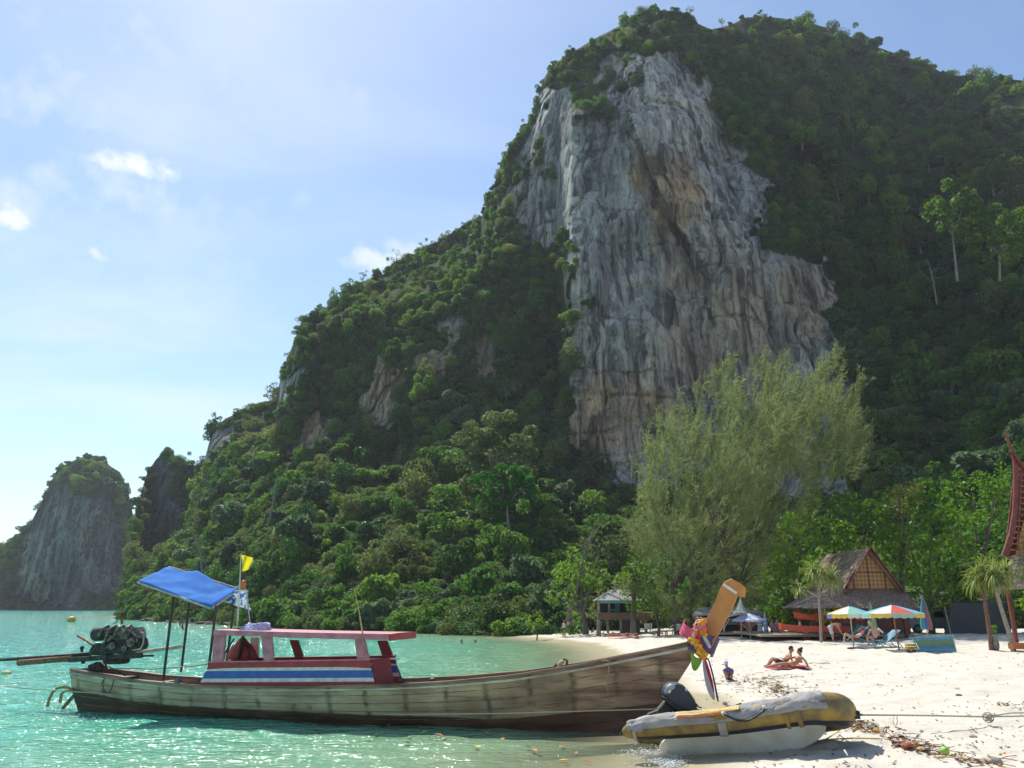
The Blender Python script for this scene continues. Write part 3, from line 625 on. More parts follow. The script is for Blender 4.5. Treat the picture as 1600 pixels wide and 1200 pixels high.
# low growth that covers the ground between the trees
def fill(ms, n, seed, r0, r1, step):
    rg = np.random.default_rng(seed)
    for _ in range(n):
        i = rg.integers(0, len(ms['pxs'])); px = ms['pxs'][i]
        if px > 1700 or px < -120: continue
        j = rg.integers(1, ms['ny'])
        if ms['bare'][i, j] > .3: continue
        r = rg.uniform(r0, r1)
        GN.append(((ms['x'][i, j], ms['y'][i, j] - .2 * r, ms['z'][i, j]), (r, r, r * rg.uniform(.6, 1.1)), rg.uniform(0, 6.28), int(rg.integers(0, 12))))
fill(main, 9500, 21, .9, 2.1, 3); fill(far1, 1500, 22, 1.2, 2.6, 2.5); fill(far2, 600, 23, .9, 1.8, 3)
def scatter(name, items, sources, label, cat):
    me = bpy.data.meshes.new(name); n = len(items)
    me.vertices.add(n); me.vertices.foreach_set('co', np.array([i[0] for i in items], dtype=np.float32).ravel())
    for an, ty, arr, key in (('sc', 'FLOAT_VECTOR', [i[1] for i in items], 'vector'), ('rz', 'FLOAT_VECTOR', [(0, 0, i[2]) for i in items], 'vector'), ('ki', 'INT', [i[3] for i in items], 'value')):
        a = me.attributes.new(an, ty, 'POINT'); a.data.foreach_set(key, np.array(arr, dtype=np.int32 if ty == 'INT' else np.float32).ravel())
    o = bpy.data.objects.new(name, me); COL.objects.link(o); tag(o, label, cat, kind='stuff')
    c = bpy.data.collections.new(name + '_kinds')
    for s in range(len(sources)):
        q = bpy.data.objects.new('kind_%02d' % s, sources[s]); c.objects.link(q)
    g = bpy.data.node_groups.new(name, 'GeometryNodeTree'); g.interface.new_socket('Geometry', in_out='INPUT', socket_type='NodeSocketGeometry'); g.interface.new_socket('Geometry', in_out='OUTPUT', socket_type='NodeSocketGeometry')
    gi = g.nodes.new('NodeGroupInput'); go = g.nodes.new('NodeGroupOutput'); ip = g.nodes.new('GeometryNodeInstanceOnPoints'); ci = g.nodes.new('GeometryNodeCollectionInfo')
    ci.inputs['Collection'].default_value = c; ci.inputs['Separate Children'].default_value = True; ci.inputs['Reset Children'].default_value = True
    ip.inputs['Pick Instance'].default_value = True
    def na(nm, ty):
        a = g.nodes.new('GeometryNodeInputNamedAttribute'); a.data_type = ty; a.inputs['Name'].default_value = nm; return a.outputs['Attribute']
    g.links.new(gi.outputs[0], ip.inputs['Points']); g.links.new(ci.outputs[0], ip.inputs['Instance']); g.links.new(na('ki', 'INT'), ip.inputs['Instance Index'])
    g.links.new(na('rz', 'FLOAT_VECTOR'), ip.inputs['Rotation']); g.links.new(na('sc', 'FLOAT_VECTOR'), ip.inputs['Scale']); g.links.new(ip.outputs[0], go.inputs[0])
    md = o.modifiers.new('scatter', 'NODES'); md.node_group = g
    return o
scatter('forest_cover', GN, CROWNS, 'dense dark green jungle growth that clothes the limestone mountain', 'forest')
dupes = {}
for o in bpy.data.objects:
    if o.name.startswith('jungle_tree') and 'label' in o.keys(): dupes.setdefault(o['label'], []).append(o)
for lab_, os_ in dupes.items():
    if len(os_) in (2, 3):
        os_.sort(key=lambda q: q.location.x / q.location.y)
        for q, w_ in zip(os_, ('left', 'right') if len(os_) == 2 else ('left', 'middle', 'right')): q['label'] = f'{w_} {lab_}'
print('trees', len(trees), 'single', len(order), 'cover', len(GN))
# ================================================================ the longtail boat
_A, _B = G(125, 1112, 0), G(982, 1146, 0)
_d0 = (_B - _A); _d0.z = 0; _d0.normalize()
_perp = Vector((-_d0.y, _d0.x, 0))
BO = _A + _perp * .36
_ax = (_B - BO); _ax.z = 0; LW = _ax.length; _ax.normalize()
_ay = Vector((-_ax.y, _ax.x, 0)); BROT = math.atan2(_ax.y, _ax.x)
def Q(px, py, w=0.0):                    # boat coordinates of a pixel on the plane w across the boat
    d = Vector(ray(px, py)); o = Vector((0, 0, CAMZ)) - BO
    t = (w - o.dot(_ay)) / d.dot(_ay)
    p = o + d * t
    return Vector((p.dot(_ax), w, p.z))
def slab(bm, pts, d):
    a = [bm.verts.new(p) for p in pts]; b = [bm.verts.new(Vector(p) + d) for p in pts]
    n = len(a); bm.faces.new(a); bm.faces.new(b[::-1])
    for i in range(n): bm.faces.new((a[i], b[i], b[(i + 1) % n], a[(i + 1) % n]))
    bmesh.ops.recalc_face_normals(bm, faces=bm.faces)
boat = thing('longtail_boat', 'long weathered wooden longtail boat with striped cabin, moored at the sand', 'boat', BO, BROT)
def hull_mat(name, bottom):
    m = bpy.data.materials.new(name); m.use_nodes = True; t = m.node_tree; b = t.nodes['Principled BSDF']; b.inputs['Roughness'].default_value = .62; b.inputs['Specular IOR Level'].default_value = .3
    tcn = t.nodes.new('ShaderNodeTexCoord'); sp = t.nodes.new('ShaderNodeSeparateXYZ'); t.links.new(tcn.outputs['Object'], sp.inputs[0])
    def noise(sc, stretch, det=6, dis=0):
        mp = t.nodes.new('ShaderNodeMapping'); mp.inputs['Scale'].default_value = stretch; t.links.new(tcn.outputs['Object'], mp.inputs[0])
        n = t.nodes.new('ShaderNodeTexNoise'); n.inputs['Scale'].default_value = sc; n.inputs['Detail'].default_value = det; n.inputs['Distortion'].default_value = dis; t.links.new(mp.outputs[0], n.inputs['Vector']); return n.outputs['Fac']
    def ramp(f, stops):
        r = t.nodes.new('ShaderNodeValToRGB')
        for i, (p, c) in enumerate(stops):
            e = r.color_ramp.elements[i] if i < 2 else r.color_ramp.elements.new(p)
            e.position = p; e.color = (*c, 1)
        t.links.new(f, r.inputs[0]); return r.outputs[0]
    def mixc(f, a, bb, mode='MIX'):
        x = t.nodes.new('ShaderNodeMix'); x.data_type = 'RGBA'; x.blend_type = mode
        for s, v in (('Factor', f), ('A', a), ('B', bb)):
            if isinstance(v, (int, float)): x.inputs[s].default_value = v
            elif isinstance(v, tuple): x.inputs[s].default_value = (*v, 1)
            else: t.links.new(v, x.inputs[s])
        return x.outputs['Result']
    def m_(op, a, bb, cl=False):
        n = t.nodes.new('ShaderNodeMath'); n.operation = op; n.use_clamp = cl
        for i, v in enumerate((a, bb)):
            if isinstance(v, (int, float)): n.inputs[i].default_value = v
            else: t.links.new(v, n.inputs[i])
        return n.outputs[0]
    if bottom:
        col = ramp(noise(2, (.4, 1, 2), 7), ((.3, (.055, .028, .018)), (.5, (.115, .055, .035)), (.7, (.17, .10, .065))))
    else:
        pale = ramp(noise(1.6, (.5, 1, 1.6), 8), ((.3, (.26, .19, .11)), (.48, (.47, .365, .245)), (.68, (.58, .50, .35))))
        wood = ramp(noise(1.8, (.35, 1, 2.2), 8, .5), ((.28, (.09, .045, .03)), (.44, (.23, .13, .085)), (.58, (.36, .225, .14)), (.72, (.52, .36, .22))))
        f = m_('ADD', m_('MULTIPLY', m_('SUBTRACT', sp.outputs[0], LW * .62), 1 / (LW * .30)), m_('MULTIPLY', m_('SUBTRACT', noise(1.1, (1, 1, 1), 6), .5), 1.6), True)
        col = mixc(f, pale, wood)
        # rust and damp that run down from the fastenings, one at each frame
        fr = m_('PINGPONG', m_('ADD', m_('MULTIPLY', sp.outputs[0], 1 / .98), m_('MULTIPLY', noise(2.2, (1, 1, 1), 2), .22)), .5)
        drip = m_('MULTIPLY', m_('SUBTRACT', 1, m_('MULTIPLY', fr, 9, True), True), ramp(noise(2.4, (.9, 1, 2.4), 5), ((.36, (0, 0, 0)), (.58, (1, 1, 1)))))
        col = mixc(m_('MULTIPLY', drip, .9), col, (.075, .06, .04))
        blot = ramp(noise(.9, (.7, 1, 1.7), 9, .8), ((.54, (0, 0, 0)), (.72, (1, 1, 1))))
        col = mixc(m_('MULTIPLY', blot, .55), col, (.11, .085, .055))
        rust = ramp(noise(2.7, (2.4, 1, .5), 4), ((.66, (0, 0, 0)), (.74, (1, 1, 1))))
        col = mixc(m_('MULTIPLY', rust, .7), col, (.22, .09, .03))
        # the brown bottom paint reaches higher towards the stern; its upper edge is ragged
        ln = m_('ADD', m_('ADD', .27, m_('MULTIPLY', m_('POWER', 2.718, m_('MULTIPLY', sp.outputs[0], -.55)), .30)), m_('MULTIPLY', m_('SUBTRACT', noise(2.5, (.5, 1, 1), 5), .5), .12))
        low = m_('MULTIPLY', m_('SUBTRACT', ln, sp.outputs[2]), 30, True)
        col = mixc(low, col, ramp(noise(2, (.4, 1, 2), 7), ((.3, (.045, .026, .017)), (.5, (.10, .055, .035)), (.7, (.16, .10, .065)))))
        # dark joints between the strakes
        col = mixc(m_('MULTIPLY', ramp(noise(3.5, (.3, 1, 6), 4), ((.58, (0, 0, 0)), (.68, (1, 1, 1)))), .5), col, (.07, .05, .035))
    t.links.new(col, b.inputs['Base Color'])
    bp = t.nodes.new('ShaderNodeBump'); bp.inputs['Strength'].default_value = .5; bp.inputs['Distance'].default_value = .02
    t.links.new(noise(7, (.25, 1, 2), 6), bp.inputs['Height']); t.links.new(bp.outputs[0], b.inputs['Normal'])
    return m
hullm, botm = hull_mat('hull_paint', False), hull_mat('hull_bottom', True)
railm = mat('pale_rail_paint', (.62, .60, .52), (.30, .26, .20), .6, 3, bump=.2, stretch=(.5, 1, 1))
capm = mat('gunwale_wood', (.30, .20, .13), (.13, .085, .06), .7, 3, bump=.3, stretch=(.3, 1, 1))
# gunwale line, measured along the near side
_bt = [(0, .40), (.05, .55), (.12, .70), (.25, .86), (.45, .96), (.62, .92), (.75, .74), (.86, .45), (.94, .20), (1, .07)]
_gpx = [(110, 1046), (150, 1054), (200, 1063), (300, 1072.5), (420, 1074.5), (600, 1072), (700, 1066.5), (800, 1057), (900, 1041), (1000, 1021), (1050, 1010.5), (1084, 1003)]
XE = Q(1090, 1006, 0).x; X0 = Q(110, 1046, -.4).x
def bw(x): return float(np.interp((x - X0) / (XE - X0), [a for a, _ in _bt], [b for _, b in _bt]))
_gx, _gz = [], []
for px, py in _gpx:
    x = Q(px, py, -.8).x
    for _ in range(4): p = Q(px, py, -bw(x)); x = p.x
    _gx.append(p.x); _gz.append(p.z)
def zg(x): return float(np.interp(x, _gx, _gz))
_stem = [Q(px, py, 0) for px, py in ((965, 1160), (1003, 1132), (1036, 1096), (1062, 1062), (1080, 1034), (1090, 1006))]
_sz = [p.z for p in _stem]; _sx = [p.x for p in _stem]
NU = 64
def hp(u, v, side, off=0.0):
    zt0, zt1 = zg(X0 + (XE - X0) * u), zg(XE)
    kz = -.28 + max(0, u - .8) * 1.2
    z = kz + (zt0 - kz) * v
    zb = -.04 + (zt1 + .04) * v
    xb = float(np.interp(zb, _sz, _sx)); xs_ = X0 + (1 - v) * .32
    x = xs_ + (xb - xs_) * u
    full = 1 - (1 - v) ** 2.6
    wv_ = bw(X0 + (XE - X0) * u) * (full * (1 - .28 * u) + v * .28 * u) * (.9 + .1 * v) + off
    return Vector((x, side * wv_, z))
bands = [0, .20, .36, .52, .68, .84, 1.0]
for side in (-1, 1):
    for k in range(6):
        bm = NB(); rings = []
        for i in range(NU + 1):
            u = i / NU; v0, v1 = bands[k] - (.012 if k else 0), bands[k + 1]
            vm = (v0 + v1) / 2
            rings.append([hp(u, v0, side, .030), hp(u, vm, side, .020), hp(u, v1 - .012, side, .004), hp(u, v1, side, -.006), hp(u, v1, side, -.04), hp(u, vm, side, -.03), hp(u, v0, side, -.03)])
        bm_loft(bm, rings, True, True); bmesh.ops.recalc_face_normals(bm, faces=bm.faces)
        obj('plank', bm, botm if k < 2 else hullm, boat)
    bm = NB(); bm_loft(bm, [[hp(i / NU, 1, side, .035) + Vector((0, 0, .035)), hp(i / NU, 1, side, .035) + Vector((0, 0, -.012)), hp(i / NU, 1, side, -.13) + Vector((0, 0, -.012)), hp(i / NU, 1, side, -.13) + Vector((0, 0, .035))] for i in range(NU + 1)], True, True)
    bmesh.ops.recalc_face_normals(bm, faces=bm.faces); obj('gunwale', bm, capm, boat)
    bm = NB(); bm_loft(bm, [[hp(i / NU, .962, side, .052), hp(i / NU, .928, side, .05), hp(i / NU, .928, side, .012), hp(i / NU, .962, side, .012)] for i in range(NU + 1)], True, True)
    bmesh.ops.recalc_face_normals(bm, faces=bm.faces); obj('rub_rail', bm, railm, boat)
seam_shade_m = mat('seam_shade', (.32, .25, .17), (.09, .07, .05), .9, 3, lo=.42, hi=.6)  # dark strips along the plank seams stand in for the shadow of the laps
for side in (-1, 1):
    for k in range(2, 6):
        bm = NB(); bm_loft(bm, [[hp(i / NU, bands[k] - .011, side, .0345 + .003 * math.sin(i * 2.1)), hp(i / NU, bands[k] - .002, side, .0335)] for i in range(1, NU)], False); obj('seam_shade_line', bm, seam_shade_m, boat)
bm = NB(); n_ = 9
L_ = [hp(0, v / n_, -1, -.002) for v in range(n_ + 1)] + [hp(0, v / n_, 1, -.002) for v in range(n_, -1, -1)]
f = [bm.verts.new(p + Vector((.03, 0, 0))) for p in L_]; bm.faces.new(f); obj('transom', bm, hullm, boat)
bm = NB(); bm_loft(bm, [[hp(i / 30, .5, -1, -.06), hp(i / 30, .5, 1, -.06)] for i in range(1, 30)], False); obj('floor_boards', bm, capm, boat)
for x in (.9, 2.2, 10.2, 11.4, 12.4):
    bm = NB(); b_ = bw(x) - .06; bm_beam(bm, (x, -b_, zg(x) - .09), (x, b_, zg(x) - .09), .22, .04); obj('thwart', bev(bm, .008), capm, boat)
# stern deck
bm = NB(); bm_loft(bm, [[hp(u, .93, -1, -.05), hp(u, .93, 1, -.05)] for u in (.005, .03, .06, .085)], False); obj('stern_deck', bm, capm, boat)
# ---- prow post
prowm = mat('varnished_prow_wood', (.56, .25, .06), (.36, .13, .035), .42, 2.2, bump=.15, stretch=(1, 1, .5), spec=.5)
bm = NB(); rings = []
for (lx, ly, rx, ry, th) in ((1077, 1014, 1098, 1032, .17), (1086, 998, 1112, 1011, .18), (1102, 970, 1127, 984, .19), (1117, 941, 1142, 956, .21), (1126, 918, 1152, 932, .27), (1131, 909.5, 1155, 922, .29), (1143, 903.5, 1157, 912, .29)):
    a, c = Q(lx, ly, -th), Q(rx, ry, -th); dd = Vector((0, 2 * th, 0))
    rings.append([a, c, c + dd, a + dd])
bm_loft(bm, rings, True, True); obj('prow', bev(bm, .012, 1), prowm, boat)
bm = NB(); slab(bm, [Q(x, y, -.2) for x, y in ((1141, 904.5), (1157, 911), (1165.5, 918), (1164.5, 934), (1151, 930))], Vector((0, .5, 0))); obj('prow_head', bev(bm, .02, 2), mat('sunlit_prow_head', (.66, .33, .07), (.5, .22, .05), .4, 3, bump=.1), boat)  # prow wood in a lighter colour that stands for sun on the head
bm = NB(); a, c = Q(1130, 913, -.29), Q(1151, 927, -.29); bm_beam(bm, a, c, .03, .06); obj('prow_trim', bm, mat('white_paint', (.78, .77, .73), rough=.5), boat)
# ---- cabin
redm = mat('red_paint', (.44, .045, .055), (.30, .035, .04), .5, 4, bump=.1); pinkm = mat('faded_pink_paint', (.56, .24, .28), (.42, .15, .19), .6, 5, bump=.15)
whitem = mat('chalky_white_paint', (.74, .74, .72), (.55, .53, .50), .6, 5, bump=.12); bluem = mat('blue_paint', (.055, .13, .46), (.04, .10, .36), .5, 4, bump=.1)
dredm = mat('dark_shaded_red_paint', (.30, .03, .045), (.19, .025, .03), .5, 4, bump=.1)  # same red paint with the shade of the cabin's inner side put in its colour
W = .74; lft = [(328, 1035), (324, 1043.5), (321.5, 1048.5), (317, 1060), (314, 1066), (311, 1074)]; rgt = [(578, 1031), (580, 1041.5), (581, 1047), (583.5, 1058.5), (585, 1065), (586.5, 1073)]
for side in (-1, 1):
    LX = [Q(px, py, -W) for px, py in lft]; RX = [Q(px, py, -W) for px, py in rgt]
    for k, (m, pr) in enumerate(((redm, 0), (whitem, .003), (bluem, -.002), (whitem, .002), (redm, -.003))):
        bm = NB(); n_ = 10; g = .004
        top = [LX[k].lerp(RX[k], i / n_) + Vector((0, 0, -g)) for i in range(n_ + 1)]; bot = [LX[k + 1].lerp(RX[k + 1], i / n_) for i in range(n_ + 1)]
        if k == 0:      # the red sweeps down over the white at both ends
            for i in range(n_ + 1): bot[i].z -= .035 * max(0, abs(i / n_ - .5) * 2 - .72) / .28
        if k == 1:
            for i in range(n_ + 1): top[i].z -= .035 * max(0, abs(i / n_ - .5) * 2 - .72) / .28
        pts = [Vector((p.x, -side * p.y * -1 if False else (p.y if side < 0 else -p.y), p.z)) for p in top + bot[::-1]]
        slab(bm, pts, Vector((0, .03 * -side, 0))); bmesh.ops.translate(bm, verts=bm.verts, vec=(0, side * (pr + .02), 0))
        obj('plank', bm, m, boat)
    bm = NB(); a, c = Q(326, 1034.5, -W), Q(579, 1030.5, -W); a.y = c.y = side * W; bm_beam(bm, a, c, .10, .035); obj('sill', bev(bm, .006), pinkm if side < 0 else redm, boat)
def post(l4, w_, m, th=.06):
    bm = NB(); slab(bm, [Q(px, py, w_) for px, py in l4], Vector((0, th, 0))); obj('cabin_post', bev(bm, .006), m, boat)
post(((334, 992), (352, 992), (348, 1034), (331, 1034)), -W - .02, pinkm); post(((408, 995), (424, 995), (428, 1032.5), (412, 1033)), -W - .02, pinkm)
post(((554, 999), (569, 999), (577, 1031), (558, 1031)), -W - .02, pinkm); post(((452, 1000), (465, 1000), (475, 1031), (462, 1031)), W, dredm)
post(((391, 996), (404, 996), (404, 1031), (391, 1031)), W, whitem); post(((589, 1001), (604, 1001), (629, 1065), (611, 1066)), W, dredm, .07)
post(((340, 995), (352, 995), (350, 1031), (337, 1031)), W, dredm)
# roof
a, c, e = Q(334, 984.5, -.84), Q(470, 988.5, -.84), Q(607, 991, -.84)
bm = NB(); rings = []
for p in (a, c, e):
    row = []
    for i in range(9):
        w_ = -.84 + 1.68 * i / 8; row.append(Vector((p.x, w_, p.z + .012 * (1 - (w_ / .84) ** 2))))
    rings.append(row + [v - Vector((0, 0, .03)) for v in row[::-1]])
bm_loft(bm, rings, True, True); bmesh.ops.recalc_face_normals(bm, faces=bm.faces); obj('cabin_roof', bm, pinkm, boat)
for side, m in ((-1, pinkm), (1, dredm)):
    bm = NB(); pts = [Vector((p.x, side * .845, p.z + dz)) for p, dz in ((a, .005), (c, .005), (e, .005), (e, -.135), (c, -.13), (a, -.12))]
    slab(bm, pts, Vector((0, -side * .04, 0))); obj('roof_beam', bm, m, boat)
for p, m in ((a, pinkm), (e, redm)):
    bm = NB(); slab(bm, [Vector((p.x, y, z)) for y, z in ((-.80, p.z - .15), (.80, p.z - .15), (.80, p.z), (.4, p.z + .012), (0, p.z + .016), (-.4, p.z + .012), (-.80, p.z))], Vector((.035 if p is e else -.035, 0, 0))); obj('roof_end', bm, m, boat)
# forward bulkhead
p0, p1 = Q(579, 1031, -W), Q(586, 1073, -W)
bm = NB(); slab(bm, [Vector((p0.x, -W + .03, p0.z)), Vector((p0.x, .3, p0.z)), Vector((p1.x, .3, p1.z)), Vector((p1.x, -W + .03, p1.z))], Vector((.03, 0, 0))); obj('front_panel', bm, dredm, boat)
p0, p1 = Q(328, 1035, -W), Q(312, 1072, -W)
bm = NB(); slab(bm, [Vector((p0.x, -W + .05, p0.z)), Vector((p0.x, W, p0.z)), Vector((p1.x, W, p1.z)), Vector((p1.x, -W + .05, p1.z))], Vector((.03, 0, 0))); obj('rear_panel', bm, dredm, boat)
bm = NB(); a_, c_ = Q(560, 1030, -.5), Q(620, 1029, .55); bm_beam(bm, a_, c_, .05, .04); obj('cross_bar', bm, whitem, boat)
# ---- canopy
tarpm = mat('blue_tarpaulin', (.055, .26, .72), (.045, .21, .60), .8, 3, bump=.35, bscale=4, spec=.12, transl=.3, bdist=.04)
corners = [Q(216, 908.5, -.55), Q(330, 949, -.55), Q(374, 919, .75), Q(266, 884.5, .75)]
bm = NB(); n_ = 22; gv = []
for i in range(n_ + 1):
    row = []
    for j in range(n_ + 1):
        s, t_ = i / n_, j / n_
        p = (corners[0] * (1 - s) + corners[1] * s) * (1 - t_) + (corners[3] * (1 - s) + corners[2] * s) * t_
        sag = .05 * math.sin(math.pi * s) * math.sin(math.pi * t_)
        fold = .05 * math.exp(-((s * 1.0 + t_ * .55 - .95) / .06) ** 2) - .045 * math.exp(-((s - .3 * t_ - .62) / .05) ** 2) + .02 * math.sin(9 * s + 4 * t_) * t_ + .03 * math.exp(-((s - t_ * .4 - .15) / .07) ** 2)
        row.append(bm.verts.new(p + Vector((0, 0, .02 + fold - sag + .03 * float(vnoise(s * 5, t_ * 5, 0, 3))))))
    gv.append(row)
for i in range(n_):
    for j in range(n_): bm.faces.new((gv[i][j], gv[i + 1][j], gv[i + 1][j + 1], gv[i][j + 1]))
# hanging hem along the bow edge and the near edge
for seq in ([gv[n_][j] for j in range(n_ + 1)], [gv[i][0] for i in range(n_ + 1)]):
    lo_ = [bm.verts.new(v.co + Vector((.02, -.02, -.07 - .03 * math.sin(k * 1.3)))) for k, v in enumerate(seq)]
    for k in range(n_): bm.faces.new((seq[k], seq[k + 1], lo_[k + 1], lo_[k]))
bmesh.ops.recalc_face_normals(bm, faces=bm.faces)
canopy = obj('canopy', bm, tarpm, boat, True); sm_ = canopy.modifiers.new('thick', 'SOLIDIFY'); sm_.thickness = .006
polem = mat('dark_pole', (.055, .045, .04), (.03, .024, .02), .5, 8, bump=.1); palem = mat('weathered_timber', (.52, .46, .36), (.32, .27, .2), .7, 6, bump=.25, stretch=(1, 1, .3))
for (x0, y0, x1, y1, w_) in ((255, 1064, 271, 930, -.5), (323, 1070, 338, 946, -.5), (283, 1050, 300, 905, .62), (352, 1050, 368, 930, .62)):
    bm = NB(); bm_tube(bm, [Q(x0, y0, w_), Q(x1, y1, w_)], .034, 8); obj('canopy_pole', bm, polem, boat)
cf = [c - Vector((0, 0, .03)) for c in corners]
for i, j in ((0, 1), (1, 2), (2, 3), (3, 0)):
    bm = NB(); bm_beam(bm, cf[i], cf[j], .05, .05); obj('canopy_bar', bm, palem, boat)
for s in (.3, .6):
    bm = NB(); bm_beam(bm, cf[0].lerp(cf[1], s) - Vector((0, 0, .07)), cf[3].lerp(cf[2], s) - Vector((0, 0, .07)), .03, .03); obj('canopy_bar', bm, palem, boat)
# printed cloth, tattered, under the bow edge of the canopy
clothm = mat('blue_white_cloth', (.75, .78, .85), (.05, .18, .52), .6, 6, lo=.48, hi=.52, bump=.1, transl=.3)
bm = NB(); rows = []
for i in range(9):
    s = i / 8; top = Q(352 + 36 * s, 926 - 3 * s, .4); bot = Q(350 + 42 * s, 940 + 14 * s, .4)
    rows.append([top.lerp(bot, k / 4) + Vector((0, .06 * math.sin(i * 1.9 + k), 0)) for k in range(5)])
bm_loft(bm, rows, False); tag(obj('awning_cloth', bm, clothm, None, True), 'blue and white printed cloth hanging under the tarpaulin beside the flag pole', 'cloth'); o = bpy.data.objects['awning_cloth']; o.location = BO; o.rotation_euler = (0, 0, BROT)
# flag pole, flag, lamp
bm = NB(); bm_tube(bm, [Q(370, 984, .1), Q(374, 930, .1), Q(376.5, 866, .1)], [.022, .02, .012], 7); fp = obj('flag_pole', bm, mat('white_pole', (.7, .7, .68), rough=.45), boat)
bm = NB(); rows = []
for i in range(11):
    s = i / 10
    top = Q(377 + 17 * s, 867.5 + 2.5 * s - 1.0 * math.sin(s * 5), .1); bot = Q(377 + 12 * s, 892 - 1 * s + 1.4 * math.sin(s * 6), .1)
    rows.append([top.lerp(bot, k / 6) + Vector((0, .05 * math.sin(s * 7 + k * .5), 0)) for k in range(7)])
bm_loft(bm, rows, False); obj('flag', bm, mat('yellow_flag', (.82, .72, .03), (.7, .58, .02), .6, 4, bump=.1, transl=.5), fp, True)
bm = NB(); bm_tube(bm, [Q(380, 922, .1), Q(380, 912, .1)], .07, 10); bm_ball(bm, Q(380, 911, .1), (.07, .07, .08)); lamp = obj('mast_lamp', bm, mat('amber_plastic', (.55, .2, .05), (.4, .14, .03), .3, bump=0), boat, True)
bm = NB(); bm_beam(bm, Q(370, 923, .1), Q(384, 922, .1), .16, .03); obj('lamp_bracket', bm, whitem, lamp)
bm = NB(); bm_tube(bm, [Q(384, 924, .1), Q(388, 950, .15), Q(391, 978, .2)], .018, 6); obj('stay', bm, mat('pale_rope', (.55, .50, .36), (.4, .35, .24), .85, 30, bump=.3), boat)
ropem = MATS['pale_rope']
def btop(name, bm, m, label, cat, group=None, smooth=False):
    o = obj(name, bm, m, None, smooth); o.location = BO; o.rotation_euler = (0, 0, BROT); return tag(o, label, cat, group)
bm = NB(); bm_tube(bm, [Q(567, 992, -.6), Q(561, 955, -.55), Q(553, 918, -.5)], [.022, .016, .006], 6)
btop('bamboo_rod', bm, mat('bamboo', (.55, .52, .18), (.36, .32, .1), .5, 4, bump=.1, stretch=(1, 1, 3)), 'thin yellow bamboo rod standing up from the front of the cabin roof', 'rod')
bm = NB()
for k in range(5):
    c0 = Q(398 + k * 1.5, 985 - k * .6, -.25); rr = .42 - .035 * k
    bm_tube(bm, [c0 + Vector((math.cos(a_) * rr, math.sin(a_) * rr * .8, .02 * math.sin(3 * a_ + k) + .03 * k)) for a_ in [2 * math.pi * q / 22 for q in range(23)]], .026, 6)
btop('rope_coil', bm, mat('blue_white_rope', (.55, .6, .78), (.3, .36, .6), .8, 20, lo=.45, hi=.55), 'loose coil of blue and white rope lying on the cabin roof', 'rope', smooth=True)
bm = NB()
for k in range(7): bm_ball(bm, Q(366 + k * 2.4, 983.5 - (k % 2), -.1), (.06, .05, .045), 7, 5)
btop('fishing_weights', bm, polem, 'dark lumps of tackle lying at the foot of the flag pole', 'tackle', smooth=True)
# life vest and tiller extension seen in the cabin
bm = NB(); rings = []
for (y_, wd, th) in ((997, .10, .05), (1002, .16, .08), (1008, .30, .10), (1016, .40, .12), (1024, .46, .12), (1031, .48, .1)):
    c0 = Q(379, y_, .35); rings.append([c0 + Vector((math.cos(a_) * wd, math.sin(a_) * th, 0)) for a_ in [2 * math.pi * q / 12 for q in range(12)]])
bm_loft(bm, rings, True, True); lv = btop('life_vest', bm, redm, 'red life vest with dark straps hanging inside the cabin', 'life vest', smooth=True)
bm = NB(); bm_tube(bm, [Q(380, 994, .2), Q(377, 1010, .2), Q(372, 1030, .2)], .05, 6); bm_tube(bm, [Q(382, 1006, .2), Q(388, 1014, .2), Q(389, 1030, .2)], .03, 6); obj('strap', bm, polem, lv)
bm = NB(); bm_tube(bm, [Q(350, 1023, -.2), Q(366, 998, -.1)], .025, 6); btop('boat_hook', bm, polem, 'short dark pole leaning in the open cabin window', 'pole')
# ---- engine with its long tail
em = mat('oily_engine_metal', (.075, .068, .06), (.02, .018, .016), .6, 9, metal=.2, bump=.4); em2 = mat('grey_cast_metal', (.26, .24, .20), (.05, .045, .04), .6, 14, metal=.2, bump=.4); rustm = mat('rusty_steel', (.30, .16, .08), (.10, .055, .035), .75, 14, metal=.3, bump=.3)
eng = thing('longtail_engine', 'grimy open car engine on a swivel at the stern, with its long tail shaft', 'engine', BO, BROT)
ew = .0
def epart(name, bm, m, smooth=False, parent=None): return obj(name, bm, m, parent or eng, smooth)
bm = NB(); slab(bm, [Q(x, y, -.22) for x, y in ((162, 1001), (214, 997), (216, 1010), (208, 1022), (160, 1022), (156, 1010))], Vector((0, .44, 0))); epart('engine_block', bev(bm, .03, 2), em)
bm = NB(); slab(bm, [Q(x, y, -.19) for x, y in ((160, 984), (212, 980), (216, 990), (214, 999), (160, 1002))], Vector((0, .36, 0))); epart('cylinder_head', bev(bm, .03, 2), em2)
bm = NB()
for i in range(4):
    a_ = Q(172 + i * 12, 982, -.08); bm_tube(bm, [a_, a_ + Vector((0, -.12, .08)), a_ + Vector((-.03, -.27, -.02)), a_ + Vector((-.08, -.3, -.2))], .045, 8)
epart('intake_pipes', bm, em2, True)
bm = NB(); c0 = Q(161, 991, -.1); bm_tube(bm, [c0 + Vector((-.28, 0, 0)), c0 + Vector((-.24, 0, 0)), c0 + Vector((.12, 0, .03))], [.14, .19, .19], 16); epart('air_filter', bm, em, True)
bm = NB(); bm_tube(bm, [c0 + Vector((-.285, 0, 0)), c0 + Vector((-.30, 0, 0))], [.17, .12], 16); epart('filter_lid', bm, em2)
for (x, y, r_, w_) in ((205, 1004, .12, -.28), (176, 1010, .10, -.27), (195, 1013, .08, -.27)):
    bm = NB(); q = Q(x, y, w_); bm_tube(bm, [q + Vector((0, -.05, 0)), q + Vector((0, .02, 0))], r_, 14); bm_tube(bm, [q + Vector((0, -.08, 0)), q + Vector((0, -.05, 0))], r_ * .45, 10); epart('pulley', bev(bm, .008), em2)
